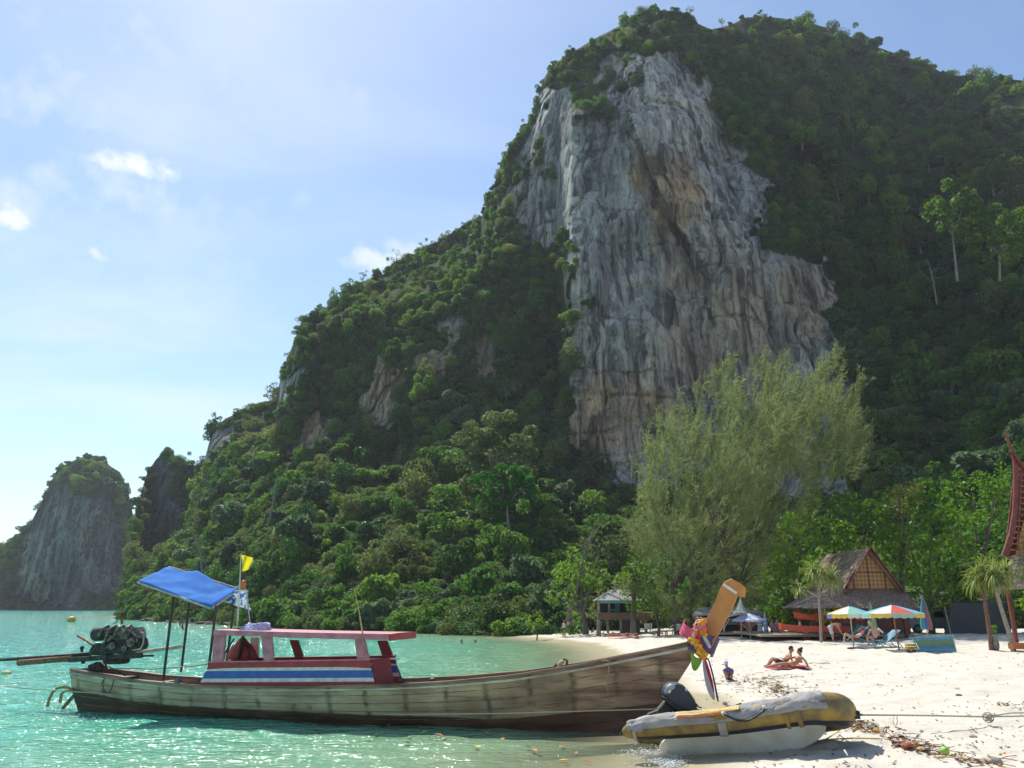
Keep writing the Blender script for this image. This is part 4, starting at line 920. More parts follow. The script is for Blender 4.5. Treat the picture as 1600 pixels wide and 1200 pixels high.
rnd = random.Random(4)
for k in range(16):
    bm = NB(); q = Q(rnd.uniform(163, 214), rnd.uniform(980, 1012), -.24 + rnd.uniform(-.05, .03)); d = Vector((rnd.uniform(-1, 1), rnd.uniform(-.6, .2), rnd.uniform(-1, 1))).normalized() * rnd.uniform(.05, .13)
    bm_tube(bm, [q - d, q, q + d], [rnd.uniform(.02, .05)] * 3, 8); epart('fitting', bev(bm, .006), rnd.choice([em, em2, em2, rustm]))
for pts, r_, m in ((((221, 988), (225, 990), (224, 1004), (220, 1014), (208, 1016)), .022, palem), (((168, 996), (164, 1006), (165, 1024), (166, 1046)), .028, em), (((172, 990), (180, 996), (186, 1006), (192, 1010)), .02, em), (((190, 984), (203, 986), (213, 994), (214, 1004)), .022, em2), (((150, 1015), (142, 1020), (140, 1032)), .02, em),
                   (((166, 1040), (178, 1046), (196, 1056)), .018, em)):
    bm = NB(); bm_tube(bm, [Q(x, y, -.3) for x, y in pts], r_, 7); epart('hose', bm, m, True)
bm = NB(); bm_tube(bm, [Q(190.5, 978, .05), Q(190.5, 957, .05)], .035, 8); epart('exhaust_pipe', bm, rustm)
bm = NB(); bm_tube(bm, [Q(177, 976, .05), Q(184, 970, .05), Q(189, 960, .05)], .012, 6); epart('cable', bm, em)
bm = NB(); slab(bm, [Q(x, y, -.15) for x, y in ((140, 1012), (150, 1004), (166, 1010), (168, 1024), (136, 1024))], Vector((0, .3, 0))); epart('gearbox', bev(bm, .03, 2), em)
bm = NB(); bm_beam(bm, Q(108, 1031, -.2), Q(222, 1024, -.2), .09, .13); bm_beam(bm, Q(108, 1031, .2), Q(222, 1024, .2), .09, .13); bm_beam(bm, Q(130, 1034, -.2), Q(130, 1034, .2), .1, .1); epart('engine_bed', bev(bm, .01), em)
bm = NB(); slab(bm, [Q(x, y, -.16) for x, y in ((158, 1024), (193, 1022), (191, 1036), (186, 1038), (160, 1038))], Vector((0, .32, 0))); epart('sump', bev(bm, .03, 2), em)
bm = NB(); bm_tube(bm, [Q(140, 1022, 0), Q(62, 1027, 0), Q(-60, 1035, 0)], [.055, .05, .045], 10); epart('tail_shaft', bm, em, True)
bm = NB(); bm_tube(bm, [Q(28, 1036, -.08), Q(30, 1035.6, -.08), Q(110, 1029, -.08)], [.06, .085, .08], 10); epart('tail_tube', bm, rustm, True)
for x in (64, 90, 28): 
    bm = NB(); bm_tube(bm, [Q(x, 1022 + (110 - x) * .06, -.03), Q(x, 1034 + (110 - x) * .03, -.06)], .025, 6); epart('clamp', bm, em)
bm = NB(); bm_tube(bm, [Q(198, 1022, -.15), Q(240, 1015.5, -.15), Q(284, 1010, -.15)], [.04, .045, .05], 8); epart('tiller', bm, palem, True)
bm = NB(); bm_tube(bm, [Q(196, 1026, -.1), Q(240, 1024, -.1)], .03, 8); epart('tiller_stub', bm, em)
bm = NB(); bm_beam(bm, Q(146, 1008, .1), Q(122, 993, .1), .09, .05); epart('lever', bev(bm, .01), rustm)
bm = NB(); bm_tube(bm, [Q(128, 1019, -.1), Q(128, 1013, -.1)], .035, 8); bm_ball(bm, Q(128, 1012, -.1), .06); epart('knob', bm, em)
bm = NB(); slab(bm, [Q(x, y, -.1) for x, y in ((136, 1040), (150, 1034), (162, 1042), (158, 1050), (138, 1050))], Vector((0, .2, 0))); epart('swivel', bev(bm, .02), em)
# stern gear
def pipe_thing(name, px, w_, r_, m, label, cat, group=None):
    bm = NB(); bm_tube(bm, [Q(x, y, ww if isinstance(ww, float) else w_) for x, y, *ww_ in px for ww in [ww_[0] if ww_ else w_]], r_, 8)
    return btop(name, bm, m, label, cat, group, True)
bm = NB(); bm_tube(bm, [Q(x, y, -.2) for x, y in ((74, 1104), (77, 1092), (82, 1082), (90, 1075), (99, 1073), (108, 1075), (114, 1079))], .04, 8); obj('propeller_guard', bm, mat('rusty_yellow_pipe', (.42, .25, .09), (.22, .12, .05), .7, 8, bump=.3), boat, True)
bm = NB(); bm_tube(bm, [Q(x, y, .15) for x, y in ((94, 1098), (96, 1084), (103, 1079), (116, 1080))], .04, 8); obj('propeller_guard', bm, MATS['rusty_yellow_pipe'], boat, True)
bm = NB(); bm_beam(bm, Q(97, 1108, -.1), Q(118, 1084, -.1), .03, .09); obj('stern_strut', bm, rustm, boat)
# mooring lines and lashings
pipe_thing('mooring_rope', [(-60, 1066, -1.6), (60, 1077, -.9), (120, 1081, -.5), (172, 1085, -.75)], -.6, .014, ropem, 'thin pale rope running from the stern out of the left edge', 'rope')
pipe_thing('gunwale_lashing', [(163, 1060), (160, 1070), (163, 1080), (170, 1085), (174, 1076), (178, 1062)], -.72, .014, polem, 'dark rope looped round the gunwale near the stern', 'rope')
pipe_thing('steering_rope', [(178, 1045, .0), (240, 1045, .1), (300, 1041, .1), (330, 1036.5, .1)], 0, .016, ropem, 'pale rope stretched from the engine to the cabin', 'rope')
pipe_thing('hull_rope', [(600, 1116.5, -1.02), (700, 1116, -1.02), (800, 1114.5, -.98), (900, 1111.5, -.85), (1000, 1108.5, -.65), (1080, 1106.5, -.5)], -.8, .012, ropem, 'pale rope strung low along the hull towards the outboard motor', 'rope')
pipe_thing('hanging_rope', [(284, 934, .3), (283, 950, .32), (284, 966, .3), (286, 984, .33), (281, 976, .3), (284, 962, .3)], .3, .022, mat('green_rope', (.25, .27, .12), (.12, .14, .06), .9, 20), 'greenish rope hanging in a loop under the blue canopy', 'rope')
pipe_thing('bow_chain', [(940, 1033, -.52), (945, 1032, -.5), (953, 1034, -.6), (951, 1050, -.64), (949, 1075, -.62), (951, 1095, -.6)], -.6, .016, mat('pink_rope', (.42, .24, .22), (.25, .12, .1), .85, 25), 'reddish rope hanging down over the planks near the bow', 'rope')
bm = NB(); bm_tube(bm, [Q(x, y, .1) for x, y in ((861, 1049), (868, 1040), (876, 1033), (882, 1030), (886, 1032), (886, 1044))], .03, 8); obj('bow_cleat', bm, rustm, boat, True)
bm = NB(); bm_tube(bm, [Q(x, y, .0) for x, y in ((872, 1046), (874, 1038), (880, 1033))], .05, 8); obj('cleat_rope', bm, ropem, boat, True)
for (x, y) in ((627, 1063), (676, 1063)):
    bm = NB(); bm_ball(bm, Q(x, y, -.7), (.09, .07, .06)); btop('rope_lump', bm, polem, 'black lump of tackle on the gunwale just ahead of the cabin' if x < 650 else 'small dark lump on the gunwale further ahead of the cabin', 'tackle', smooth=True)
bm = NB(); slab(bm, [Q(x, y, -.8) for x, y in ((272, 1061), (277, 1061), (277, 1068), (272, 1068))], Vector((0, .12, 0))); btop('bait_tin', bev(bm, .008), mat('blue_tin', (.12, .2, .25), rough=.5), 'small blue grey tin standing on the gunwale near the canopy pole', 'tin')
# ---- cloths and garlands on the prow
def cloth(name, cols, m, label, cat='sash'):
    """cols: list of (list of (px, py, w)) strings across the cloth"""
    bm = NB(); bm_loft(bm, [[Q(*p) for p in c] for c in cols], False); o = btop(name, bm, m, label, cat, smooth=True)
    s_ = o.modifiers.new('thick', 'SOLIDIFY'); s_.thickness = .012; s2 = o.modifiers.new('sub', 'SUBSURF'); s2.levels = s2.render_levels = 2
    return o
purm = mat('purple_satin', (.10, .07, .19), (.06, .04, .12), .45, 6, bump=.2, transl=.15); crm = mat('red_satin', (.62, .03, .06), (.45, .02, .04), .45, 6, bump=.2, transl=.2); whm = mat('white_satin', (.66, .62, .64), (.5, .46, .48), .5, 6, bump=.2, transl=.2); pkm = mat('pink_satin', (.75, .12, .22), (.6, .08, .16), .5, 6, bump=.2, transl=.2); grm = mat('lime_cloth', (.38, .62, .10), (.28, .48, .07), .6, 4, bump=.1, transl=.45)
def wrap(name, px0, py0, px1, py1, tw, m, label, r_=.235):
    bm = NB(); rows = []
    for i in range(25):
        a_ = -2.2 + 4.6 * i / 24; row = []
        for k in range(6):
            s = k / 5; x = px0 + (px1 - px0) * s; y = py0 + (py1 - py0) * s
            c0 = Q(x, y, 0); row.append(c0 + Vector((math.sin(a_) * r_ * 1.25, -math.cos(a_) * (r_ - .01) - .015 * math.sin(k * 2.4 + i * .5), tw * a_ + .012 * math.sin(i * 1.7 + k * 2))))
        rows.append(row)
    bm_loft(bm, rows, False); btop(name, bm, m, label, 'sash', smooth=True)
wrap('purple_sash', 1092, 1018, 1103, 991, -.06, purm, 'dark purple cloth wound round the foot of the prow', .245)
wrap('pink_sash', 1084, 1002, 1091, 985, -.12, pkm, 'bright pink ribbon wound round the prow above the purple cloth', .252)
cloth('red_ribbon', [[(1086, 992, -.27), (1092, 1006, -.29), (1098, 1020, -.27)], [(1091, 990, -.27), (1097, 1004, -.30), (1102, 1019, -.27)]], crm, 'narrow red ribbon tied across the purple cloth of the prow')
cloth('white_ribbon', [[(1094, 989, -.26), (1101, 1003, -.29), (1108, 1016, -.24)], [(1099, 988, -.26), (1108, 1002, -.29), (1113, 1012, -.22)]], whm, 'white ribbon across the purple cloth of the prow')
cloth('lime_cloth', [[(1078, 1015, -.2), (1079, 1032, -.24), (1081, 1049, -.2)], [(1082, 1020, -.22), (1086, 1038, -.3), (1088, 1050, -.24)], [(1088, 1029, -.23), (1092, 1036, -.26), (1093, 1042, -.24)], [(1096, 1026, -.25), (1097, 1029, -.25), (1098, 1031, -.25)]], grm, 'lime green cloth hanging from the bow like a leaf', 'cloth')
cloth('long_white_sash', [[(1096, 1030, -.24), (1099, 1055, -.26), (1104, 1080, -.3), (1112, 1092, -.26)], [(1100, 1028, -.28), (1106, 1055, -.34), (1112, 1080, -.36), (1116, 1096, -.28)], [(1104, 1030, -.24), (1112, 1054, -.28), (1117, 1078, -.3), (1118, 1094, -.26)]], whm, 'long greyish white cloth hanging from the bow to just above the dinghy')
cloth('long_red_sash', [[(1099, 1028, -.36), (1104, 1050, -.40), (1111, 1070, -.42), (1116, 1086, -.36)], [(1103, 1028, -.36), (1110, 1050, -.42), (1115, 1070, -.43), (1117, 1084, -.36)]], crm, 'long red stripe of cloth hanging down between the white and purple ones')
cloth('long_purple_sash', [[(1104, 1026, -.30), (1111, 1048, -.33), (1116, 1072, -.36), (1120, 1098, -.30)], [(1107, 1026, -.30), (1114, 1048, -.33), (1119, 1072, -.36), (1125, 1101, -.30)]], purm, 'long dark purple cloth that hangs lowest of all from the bow')
def garland(name, pts, r_, mats, label, n):
    g = thing(name, label, 'garland', BO, BROT, 'flower garlands on the prow')
    P_ = [Q(*p) for p in pts]; rnd = random.Random(len(label)); cum = [0]
    for a_, b_ in zip(P_[:-1], P_[1:]): cum.append(cum[-1] + (b_ - a_).length)
    bms = [NB() for _ in mats]
    for i in range(n):
        s = cum[-1] * i / (n - 1); k = max(j for j in range(len(P_) - 1) if cum[j] <= s + 1e-6); c = P_[k].lerp(P_[k + 1], (s - cum[k]) / max(1e-6, cum[k + 1] - cum[k]))
        for _ in range(3):
            q = c + Vector((rnd.uniform(-1, 1), rnd.uniform(-1, .4), rnd.uniform(-1, 1))) * r_ * .8
            vv = bm_ball(bms[rnd.randrange(len(mats))], q, r_ * rnd.uniform(.55, .85), 7, 5)
            for v in vv: v.co += Vector((rnd.uniform(-1, 1), rnd.uniform(-1, 1), rnd.uniform(-1, 1))) * r_ * .14
    for bm, m in zip(bms, mats): obj('flowers', bm, m, g)
orm = mat('orange_petals', (.80, .27, .03), (.65, .17, .02), .7, 20, bump=.3); yem = mat('yellow_petals', (.80, .52, .02), (.68, .38, .02), .7, 20, bump=.3); ppm = mat('pink_petals', (.72, .20, .30), (.55, .1, .2), .7, 20, bump=.3); wpm = mat('white_petals', (.7, .66, .66), rough=.7)
garland('flower_garland', [(1099, 969, -.2), (1096, 975, -.25), (1097, 983, -.27), (1099, 989, -.25)], .07, [orm, yem, ppm], 'orange and yellow flower garland high on the prow', 13)
garland('flower_garland', [(1092, 968, -.1), (1088, 976, -.2), (1086, 985, -.24), (1084, 992, -.22)], .06, [ppm, wpm, orm, purm], 'pink and white flower garland on the back of the prow', 12)
garland('flower_garland', [(1078, 1000, -.22), (1086, 1004, -.28), (1092, 1011, -.30), (1096, 1021, -.30), (1103, 1026, -.28)], .065, [yem, yem, orm], 'yellow flower garland draped slantwise across the bow', 18)
# ================================================================ the inflatable dinghy with its outboard
dgy = thing('inflatable_dinghy', 'grey and mustard inflatable dinghy with white hull, pulled up on the sand', 'dinghy', (2.7, 16.9, .05))
DO = Vector((2.7, 16.9, .05))
def D_(px, py, Y): return P(px, py, Y) - DO
yellowm = mat('mustard_hypalon', (.33, .215, .04), (.14, .105, .05), .6, 2.6, bump=.35, bscale=6, lo=.38, hi=.62); greym = mat('grey_boat_cover', (.36, .345, .33), (.23, .22, .21), .75, 3, bump=.7, bscale=5, bdist=.06)
gelm = mat('white_gelcoat', (.72, .72, .68), (.58, .55, .46), .35, 2.5, bump=.05); navym = mat('navy_rubber', (.03, .035, .06), (.02, .022, .035), .5); blackm = mat('black_rubber', (.02, .02, .02), (.012, .012, .012), .5)
FWD = Vector((.95, -.31, 0)); LAT = Vector((.30, .93, -.21))      # the boat lies heeled over, its far side lower
def nY(px): return 16.6 - (px - 973) / (1285 - 973) * 1.15
near = [(973, 1145), (979, 1143.5), (990, 1141), (1015, 1138), (1060, 1133.5), (1110, 1130), (1160, 1124), (1210, 1116.5), (1236, 1112), (1264, 1107.5)]
cpath = [D_(x, y, nY(x)) for x, y in near]
bowr = []
last = cpath[-1]
for k in range(1, 10):
    a_ = math.pi * k / 10; bowr.append(last + FWD * (.58 * math.sin(a_) ** .8) + LAT * (.80 * (1 - math.cos(a_))) + Vector((0, 0, .05 * math.sin(a_))))
far = [p + LAT * 1.60 for p in cpath[::-1]]
path = cpath + bowr + far
rad = [r_ * 1.04 for r_ in [.05, .11, .16, .20, .215, .22, .23, .24, .25, .265] + [.275] * 9 + [.265, .25, .24, .23, .22, .215, .20, .16, .11, .05]]
def sweep(path, rad, a0, a1, n, off, wr=0, seed=0):
    rings = []
    for i, p in enumerate(path):
        d = (path[min(i + 1, len(path) - 1)] - path[max(i - 1, 0)]).normalized(); side = d.cross(Vector((0, 0, 1))).normalized(); up = side.cross(d)
        ring = []
        for k in range(n + 1):
            a_ = a0 + (a1 - a0) * k / n; r_ = rad[i] + off
            if wr: r_ += wr * float(vnoise(i * .9, k * .8, 0, seed)) + wr * .6 * float(vnoise(i * .35 + k * .5, k * .25, 0, seed + 1))
            ring.append(p + side * math.cos(a_) * r_ + up * math.sin(a_) * r_)
        rings.append(ring)
    return rings
def dense(path, vals, k=4):
    P2, V2 = [], []
    for i in range(len(path) - 1):
        for j in range(k):
            t_ = j / k; p0, p1, p2, p3 = path[max(i - 1, 0)], path[i], path[i + 1], path[min(i + 2, len(path) - 1)]
            P2.append(.5 * ((2 * p1) + (p2 - p0) * t_ + (2 * p0 - 5 * p1 + 4 * p2 - p3) * t_ ** 2 + (3 * p1 - p0 - 3 * p2 + p3) * t_ ** 3)); V2.append(vals[i] * (1 - t_) + vals[i + 1] * t_)
    P2.append(path[-1]); V2.append(vals[-1]); return P2, V2
dp, dr = dense(path, rad)
bm = NB(); bm_loft(bm, [r_[:-1] for r_ in sweep(dp, dr, 0, 2 * math.pi, 22, 0)], True, True); obj('tube', bm, yellowm, dgy, True)
# grey weather covers laid over the tubes, wrinkled; angle 0 = outboard side
nb = len(cpath) * 4 + 1
for sl in (slice(6, nb), slice(len(dp) - nb, len(dp) - 6)):
    bm = NB(); bm_loft(bm, sweep(dp[sl], dr[sl], R(6), R(185), 20, .014, .03, 7), False); o = obj('tube_cover', bm, greym, dgy, True); s_ = o.modifiers.new('thick', 'SOLIDIFY'); s_.thickness = .008; s_.offset = 1
# cover over the bow well, sagging and crumpled
bm = NB(); rows = []
for i in range(30):
    s = i / 29; k = int(18 + s * 20); a_ = dp[k]; row = []
    for j in range(15):
        q = j / 14
        row.append(a_ + LAT * (1.60 * q) + Vector((0, 0, dr[k] * (.96 - .12 * math.sin(math.pi * q)) + .07 * float(vnoise(i * .45, j * .6, 0, 31)) + .03 * float(vnoise(i * .9, j * 1.2, 3, 31)) + .06 * math.sin(math.pi * q) * s)))
    rows.append(row)
bm_loft(bm, rows, False); obj('bow_cover', bm, greym, dgy, True)
# yellow patch with grab rope on the near tube
sl = slice(16, 25)
bm = NB(); bm_loft(bm, sweep(dp[sl], dr[sl], R(44), R(70), 6, .045, .008, 9), False); obj('cover_patch', bm, mat('yellow_patch', (.55, .35, .05), (.40, .24, .035), .5, 4, bump=.2), dgy, True)
bm = NB(); rp_ = sweep(dp[16:27], dr[16:27], R(34), R(35), 1, .065)
bm_tube(bm, [r_[0] for r_ in rp_[:7]], .016, 7); obj('grab_rope', bm, mat('orange_rope', (.55, .17, .04), (.4, .1, .02), .8, 30), dgy, True)
bm = NB(); q0, q1 = rp_[6][0], sweep(dp[27:29], dr[27:29], R(30), R(31), 1, .05)[0][0]
bm_tube(bm, [q0.lerp(q1, t_) + Vector((0, -.03, -.16 * math.sin(math.pi * t_))) for t_ in [k / 8 for k in range(9)]], .018, 7); obj('grab_rope', bm, blackm, dgy, True)
for k in (16, 22, 27):
    q = sweep(dp[k:k + 2], dr[k:k + 2], R(36), R(37), 1, .05)[0][0]; bm = NB(); bm_ball(bm, q, (.05, .035, .035)); bm_ball(bm, q + Vector((0, -.02, .02)), .022); obj('rope_ring', bm, gelm, dgy, True)
# oval valve patch by the stern cone, straps under the tube
q = sweep(dp[10:12], dr[10:12], R(14), R(15), 1, .03)[0][0]
bm = NB(); bm_ball(bm, q, (.14, .02, .075), 18, 8); obj('oval_patch', bm, mat('grey_patch', (.30, .31, .34), (.2, .2, .23), .5), dgy, True)
for k in (8, 21, 30, 33):
    bm = NB(); bm_loft(bm, sweep(dp[k:k + 2], dr[k:k + 2], R(-75), R(4), 8, .02), False); o = obj('strap', bm, yellowm if k > 21 else greym, dgy); s_ = o.modifiers.new('t', 'SOLIDIFY'); s_.thickness = .006
# dark rubbing band between tube and hull, then the hull
nd_ = len(dp)
bm = NB(); bm_loft(bm, sweep(dp[8:nd_ - 8], dr[8:nd_ - 8], R(-64), R(-38), 4, .012), False); o = obj('rub_band', bm, navym, dgy, True)
hk = [(1022, 1176), (1060, 1175), (1120, 1173), (1190, 1171), (1238, 1165), (1272, 1150), (1292, 1130)]
rings = []
for (c_, d_), wd in zip(hk, (1, 1, .97, .9, .7, .42, .12)):
    Bp = D_(c_, 1130, nY(c_)); kf = np.interp(c_, [x for x, _ in near], [y for _, y in near]); Bp = D_(c_, float(kf), nY(c_))
    K = D_(c_, d_, nY(c_) + .55) + Vector((0, 0, -.16))
    mid = Bp + LAT * .80
    T1 = mid + LAT * (-.60 * wd) + Vector((0, 0, -.12)); T2 = mid + LAT * (.64 * wd) + Vector((0, 0, -.14))
    C1 = T1.lerp(K, .55) + Vector((0, .0, -.05 * wd)); C2 = T2.lerp(K, .55) + Vector((0, .07 * wd, -.05 * wd))
    rings.append([T1, T1.lerp(C1, .5), C1, C1.lerp(K, .5), K, K.lerp(C2, .5), C2, C2.lerp(T2, .5), T2])
bm = NB(); bm_loft(bm, rings, True, True); bmesh.ops.recalc_face_normals(bm, faces=bm.faces); o = obj('hull', bm, gelm, dgy, True); s_ = o.modifiers.new('sub', 'SUBSURF'); s_.levels = s_.render_levels = 2
bm = NB(); c0 = bowr[3] + FWD * .27 + Vector((0, 0, -.06)); bm_box(bm, c0, (.09, .2, .14)); bm_tube(bm, [c0 + Vector((.0, -.14, .03)), c0 + Vector((.09, -.08, .0)), c0 + Vector((.09, .08, .0)), c0 + Vector((.0, .14, .03))], .02, 6); obj('bow_ring', bev(bm, .015), navym, dgy)
# transom board
bm = NB(); bm_box(bm, cpath[4] + LAT * .80 + Vector((0, 0, -.02)), (.06, 1.0, .42)); obj('transom', bev(bm, .01), gelm, dgy)
# outboard, tilted up
omm = mat('dark_cowl', (.035, .045, .06), (.026, .034, .045), .5, 3, bump=.08, bscale=30); 
ob = thing('outboard_motor', 'dark grey outboard motor tilted up on the stern of the dinghy', 'outboard motor', DO)
def prism(name, sil, y0, depth, ch, m, par, sc=.86, bw_=.02):
    bm = NB(); c = Vector((sum(p[0] for p in sil) / len(sil), sum(p[1] for p in sil) / len(sil)))
    rings = []
    for f, s in ((0, sc), (ch, 1), (1 - ch, 1), (1, sc)):
        Y = y0 + depth * f; rings.append([P(c.x + (x - c.x) * s, c.y + (y - c.y) * s, y0) + Vector((0, depth * f, 0)) - DO for x, y in sil])
    bm_loft(bm, rings, True, True); bmesh.ops.recalc_face_normals(bm, faces=bm.faces)
    return obj(name, bev(bm, bw_, 2), m, par, False)
prism('cowl', ((1037, 1082), (1041, 1073), (1049, 1068), (1059, 1067), (1069, 1071), (1079, 1082), (1087, 1094), (1092, 1106), (1090, 1111), (1078, 1114), (1062, 1109), (1050, 1101), (1040, 1092)), 16.700, .40, .22, omm, ob)
prism('cowl_band', ((1037, 1090), (1041, 1090), (1060, 1104), (1080, 1112), (1090, 1112), (1089, 1115), (1076, 1117), (1056, 1109), (1040, 1096)), 16.680, .44, .2, blackm, ob, .95, .008)
prism('vent_panel', ((1038, 1081), (1042, 1073), (1051, 1069), (1056, 1070), (1055, 1076), (1047, 1080), (1041, 1086)), 16.670, .08, .3, mat('pale_cowl_panel', (.26, .32, .38), (.18, .22, .28), .4, 4), ob, .9, .01)
prism('decal', ((1070, 1075), (1073, 1077), (1074, 1081), (1071, 1079)), 16.675, .03, .3, gelm, ob, .95, .002)
prism('decal', ((1044, 1080), (1048, 1077.5), (1049, 1081), (1045, 1084)), 16.655, .03, .3, gelm, ob, .95, .002)
prism('leg', ((1040, 1096), (1056, 1106), (1066, 1114), (1050, 1121), (1032, 1121), (1010, 1119), (1014, 1115), (1028, 1110)), 16.800, .2, .3, blackm, ob)
bm = NB(); a_, b_ = P(1086, 1108, 16.850) - DO, P(1106, 1111, 16.750) - DO; bm_tube(bm, [a_, b_], .022, 8); obj('tiller', bm, gelm, ob)
bm = NB(); bm_tube(bm, [b_, P(1122, 1112.5, 16.700) - DO], .03, 8); obj('tiller_grip', bm, blackm, ob)
bm = NB(); bm_tube(bm, [P(1044, 1122, 16.550) - DO, P(1052, 1112, 16.650) - DO], .012, 6); obj('tilt_rod', bm, gelm, ob)
bm = NB(); bm_tube(bm, [P(1088, 1100, 16.750) - DO, P(1092, 1105, 16.700) - DO, P(1096, 1106, 16.650) - DO], .014, 6); obj('pull_cord', bm, blackm, ob)
# line to the shore, a knot in it, and its slack loop
def rope_top(name, pts, r_, m, label): 
    bm = NB(); bm_tube(bm, pts, r_, 7); return tag(obj(name, bm, m, None, True), label, 'rope')
srm = mat('shore_rope', (.48, .44, .36), (.36, .32, .25), .9, 30, bump=.4)
rope_top('shore_rope', [P(1330, 1117, 15.60), P(1420, 1117.5, 17.00), P(1500, 1119, 17.40), P(1538, 1120, 17.60), P(1700, 1117, 18.30)], .017, srm, 'taut pale rope from the dinghy bow to the right edge')
rope_top('rope_tail', [P(1538, 1119.5, 17.60), P(1560, 1117, 17.70), P(1580, 1114, 17.90), P(1640, 1113, 18.20)], .013, srm, 'second thin strand that splits from the knot to the right edge')
bm = NB(); rnd = random.Random(3); c0 = P(1544, 1121, 17.55)
for k in range(7):
    u = Vector((rnd.uniform(-1, 1), rnd.uniform(-1, 1), rnd.uniform(-1, 1))).normalized(); x_, y_, _ = frame(u); rr = rnd.uniform(.05, .11)
    bm_tube(bm, [c0 + Vector((rnd.uniform(-.05, .05), 0, rnd.uniform(-.05, .03))) * 0 + x_ * math.cos(t_) * rr + y_ * math.sin(t_) * rr for t_ in [2 * math.pi * q / 12 for q in range(13)]], .012, 5)
tag(obj('rope_knot', bm, srm, None, True), 'tangled knot in the taut rope above the sand', 'knot')
bm = NB(); bm_tube(bm, [P(1397, 1118, 16.90), P(1395, 1126, 16.80), P(1397, 1133, 16.75), P(1399, 1136, 16.70), P(1402, 1130, 16.80), P(1402, 1118, 16.90)], .008, 5); tag(obj('twine_loop', bm, mat('yellow_twine', (.55, .48, .15), (.4, .34, .1), .9, 20)), 'loop of yellow twine hanging from the taut rope', 'twine')
rope_top('anchor_rope', [P(1318, 1128, 15.60), GG(1310, 1147) + Vector((0, 0, .04)), GG(1290, 1158) + Vector((0, 0, .03)), GG(1335, 1156) + Vector((0, 0, .03)), GG(1375, 1157) + Vector((0, 0, .03))], .013, MATS['yellow_twine'], 'slack yellowish rope lying on the sand under the dinghy bow')
# ================================================================ trees and palms behind the beach
def wobj(name, bm, m, par, smooth=False):
    bmesh.ops.translate(bm, verts=bm.verts, vec=-par.location); return obj(name, bm, m, par, smooth)
def base_at(px, py, Y=None):
    p = GG(px, py)
    if Y is not None: p = P(px, py, Y); p.z = lz(p.x, p.y)
    return p
def Pt(px, Y, z):                      # a point by pixel column, depth and height
    p = P(px, 944, Y); 
    f = Y * math.cos(PITCH) + (z - CAMZ) * math.sin(PITCH)
    return Vector(((px - 800) / FPX * f, Y, z))
# ---- the casuarina
CY = 66
ct = thing('casuarina_tree', 'very large feathery pale olive casuarina in front of the cliff foot', 'tree', base_at(1075, 985, CY))
cas_m = leaf_mat('casuarina_needles', ((0, (.12, .165, .065)), (.5, (.21, .255, .105)), (1, (.33, .365, .17))), .5, .7, .15)
env = [(998, 780), (985, 835), (1005, 900), (1030, 945), (1100, 958), (1180, 945), (1190, 885), (1240, 830), (1300, 770), (1335, 720), (1340, 650), (1318, 598), (1282, 582), (1230, 572), (1170, 588), (1112, 606), (1085, 655), (1040, 680), (1010, 720)]
rg = np.random.default_rng(11); anch = []
fork = Pt(1092, CY, 3.2)
tuft = []
while len(tuft) < 150:
    px, py = rg.uniform(970, 1350), rg.uniform(540, 962)
    if not inpoly(np.array([px + rg.normal(0, 7)]), np.array([py + rg.normal(0, 9)]), env)[0]: continue
    dx = (px - 1160) / 185; dz = (py - 755) / 205; th = math.sqrt(max(.04, 1 - .8 * (dx * dx + dz * dz))) * 7.5
    p = P(px, py, CY + rg.uniform(-1, 1) * th)
    if all((p - q).length > 1.15 for q in tuft): tuft.append(p)
for c_ in tuft:
    d_ = (c_ - fork).normalized(); d_ = (d_ * .8 + Vector((.18, 0, .5 if c_.z > 9 else .05))).normalized(); L_ = rg.uniform(1.2, 2.6)
    for _ in range(17):
        f_ = rg.uniform(-.6, 1); anch.append(c_ + d_ * L_ * f_ + Vector(rg.normal(size=3)) * (.55 * (1.15 - max(f_, 0))))
nseg = 44; n = len(anch) * nseg
A = np.repeat(np.array([tuple(p) for p in anch]), nseg, 0)
fk = np.array(tuple(fork)); out = A - fk; out /= np.linalg.norm(out, axis=1)[:, None]
low_ = np.clip((14 - A[:, 2:3]) / 12, 0, 1)
ax = out * .75 + np.repeat(rg.normal(size=(len(anch), 3)) * .34, nseg, 0) + np.array([[.16, 0, .62]]) * (1 - .75 * low_) + np.array([[0, 0, -.12]]) * low_; ax /= np.linalg.norm(ax, axis=1)[:, None]
plen = np.repeat(rg.uniform(1.3, 3.2, len(anch)), nseg)[:, None]
tpos = rg.uniform(0, 1, n)[:, None]
start = A + ax * plen * (tpos - .5) + rg.normal(size=(n, 3)) * .07 * (1.3 - tpos)
dr_ = ax * rg.uniform(.5, 1.0, n)[:, None] + rg.normal(size=(n, 3)) * .33 + np.array([.10, 0, -.05]); dr_ /= np.linalg.norm(dr_, axis=1)[:, None]
ln = rg.uniform(.28, .65, n)[:, None]
sd_ = np.cross(dr_, rg.normal(size=(n, 3))); sd_ /= np.linalg.norm(sd_, axis=1)[:, None]
wd_ = rg.uniform(.014, .030, n)[:, None]
V = np.empty((n, 4, 3)); mid = start + dr_ * ln * .55; tip = start + dr_ * ln + np.array([.05, 0, -.12]) * ln
V[:, 0] = start; V[:, 1] = mid - sd_ * wd_; V[:, 2] = tip; V[:, 3] = mid + sd_ * wd_
V = V.reshape(-1, 3) - np.array(tuple(ct.location))
vv = np.repeat(np.repeat(rg.uniform(0, 1, len(anch)), nseg) * .7 + rg.uniform(0, .3, n), 4)
obj('crown', np_mesh('casuarina_crown', V, np.arange(n * 4).reshape(n, 4), cas_m, {'v': vv}), None, ct)
bm = NB(); cb = ct.location
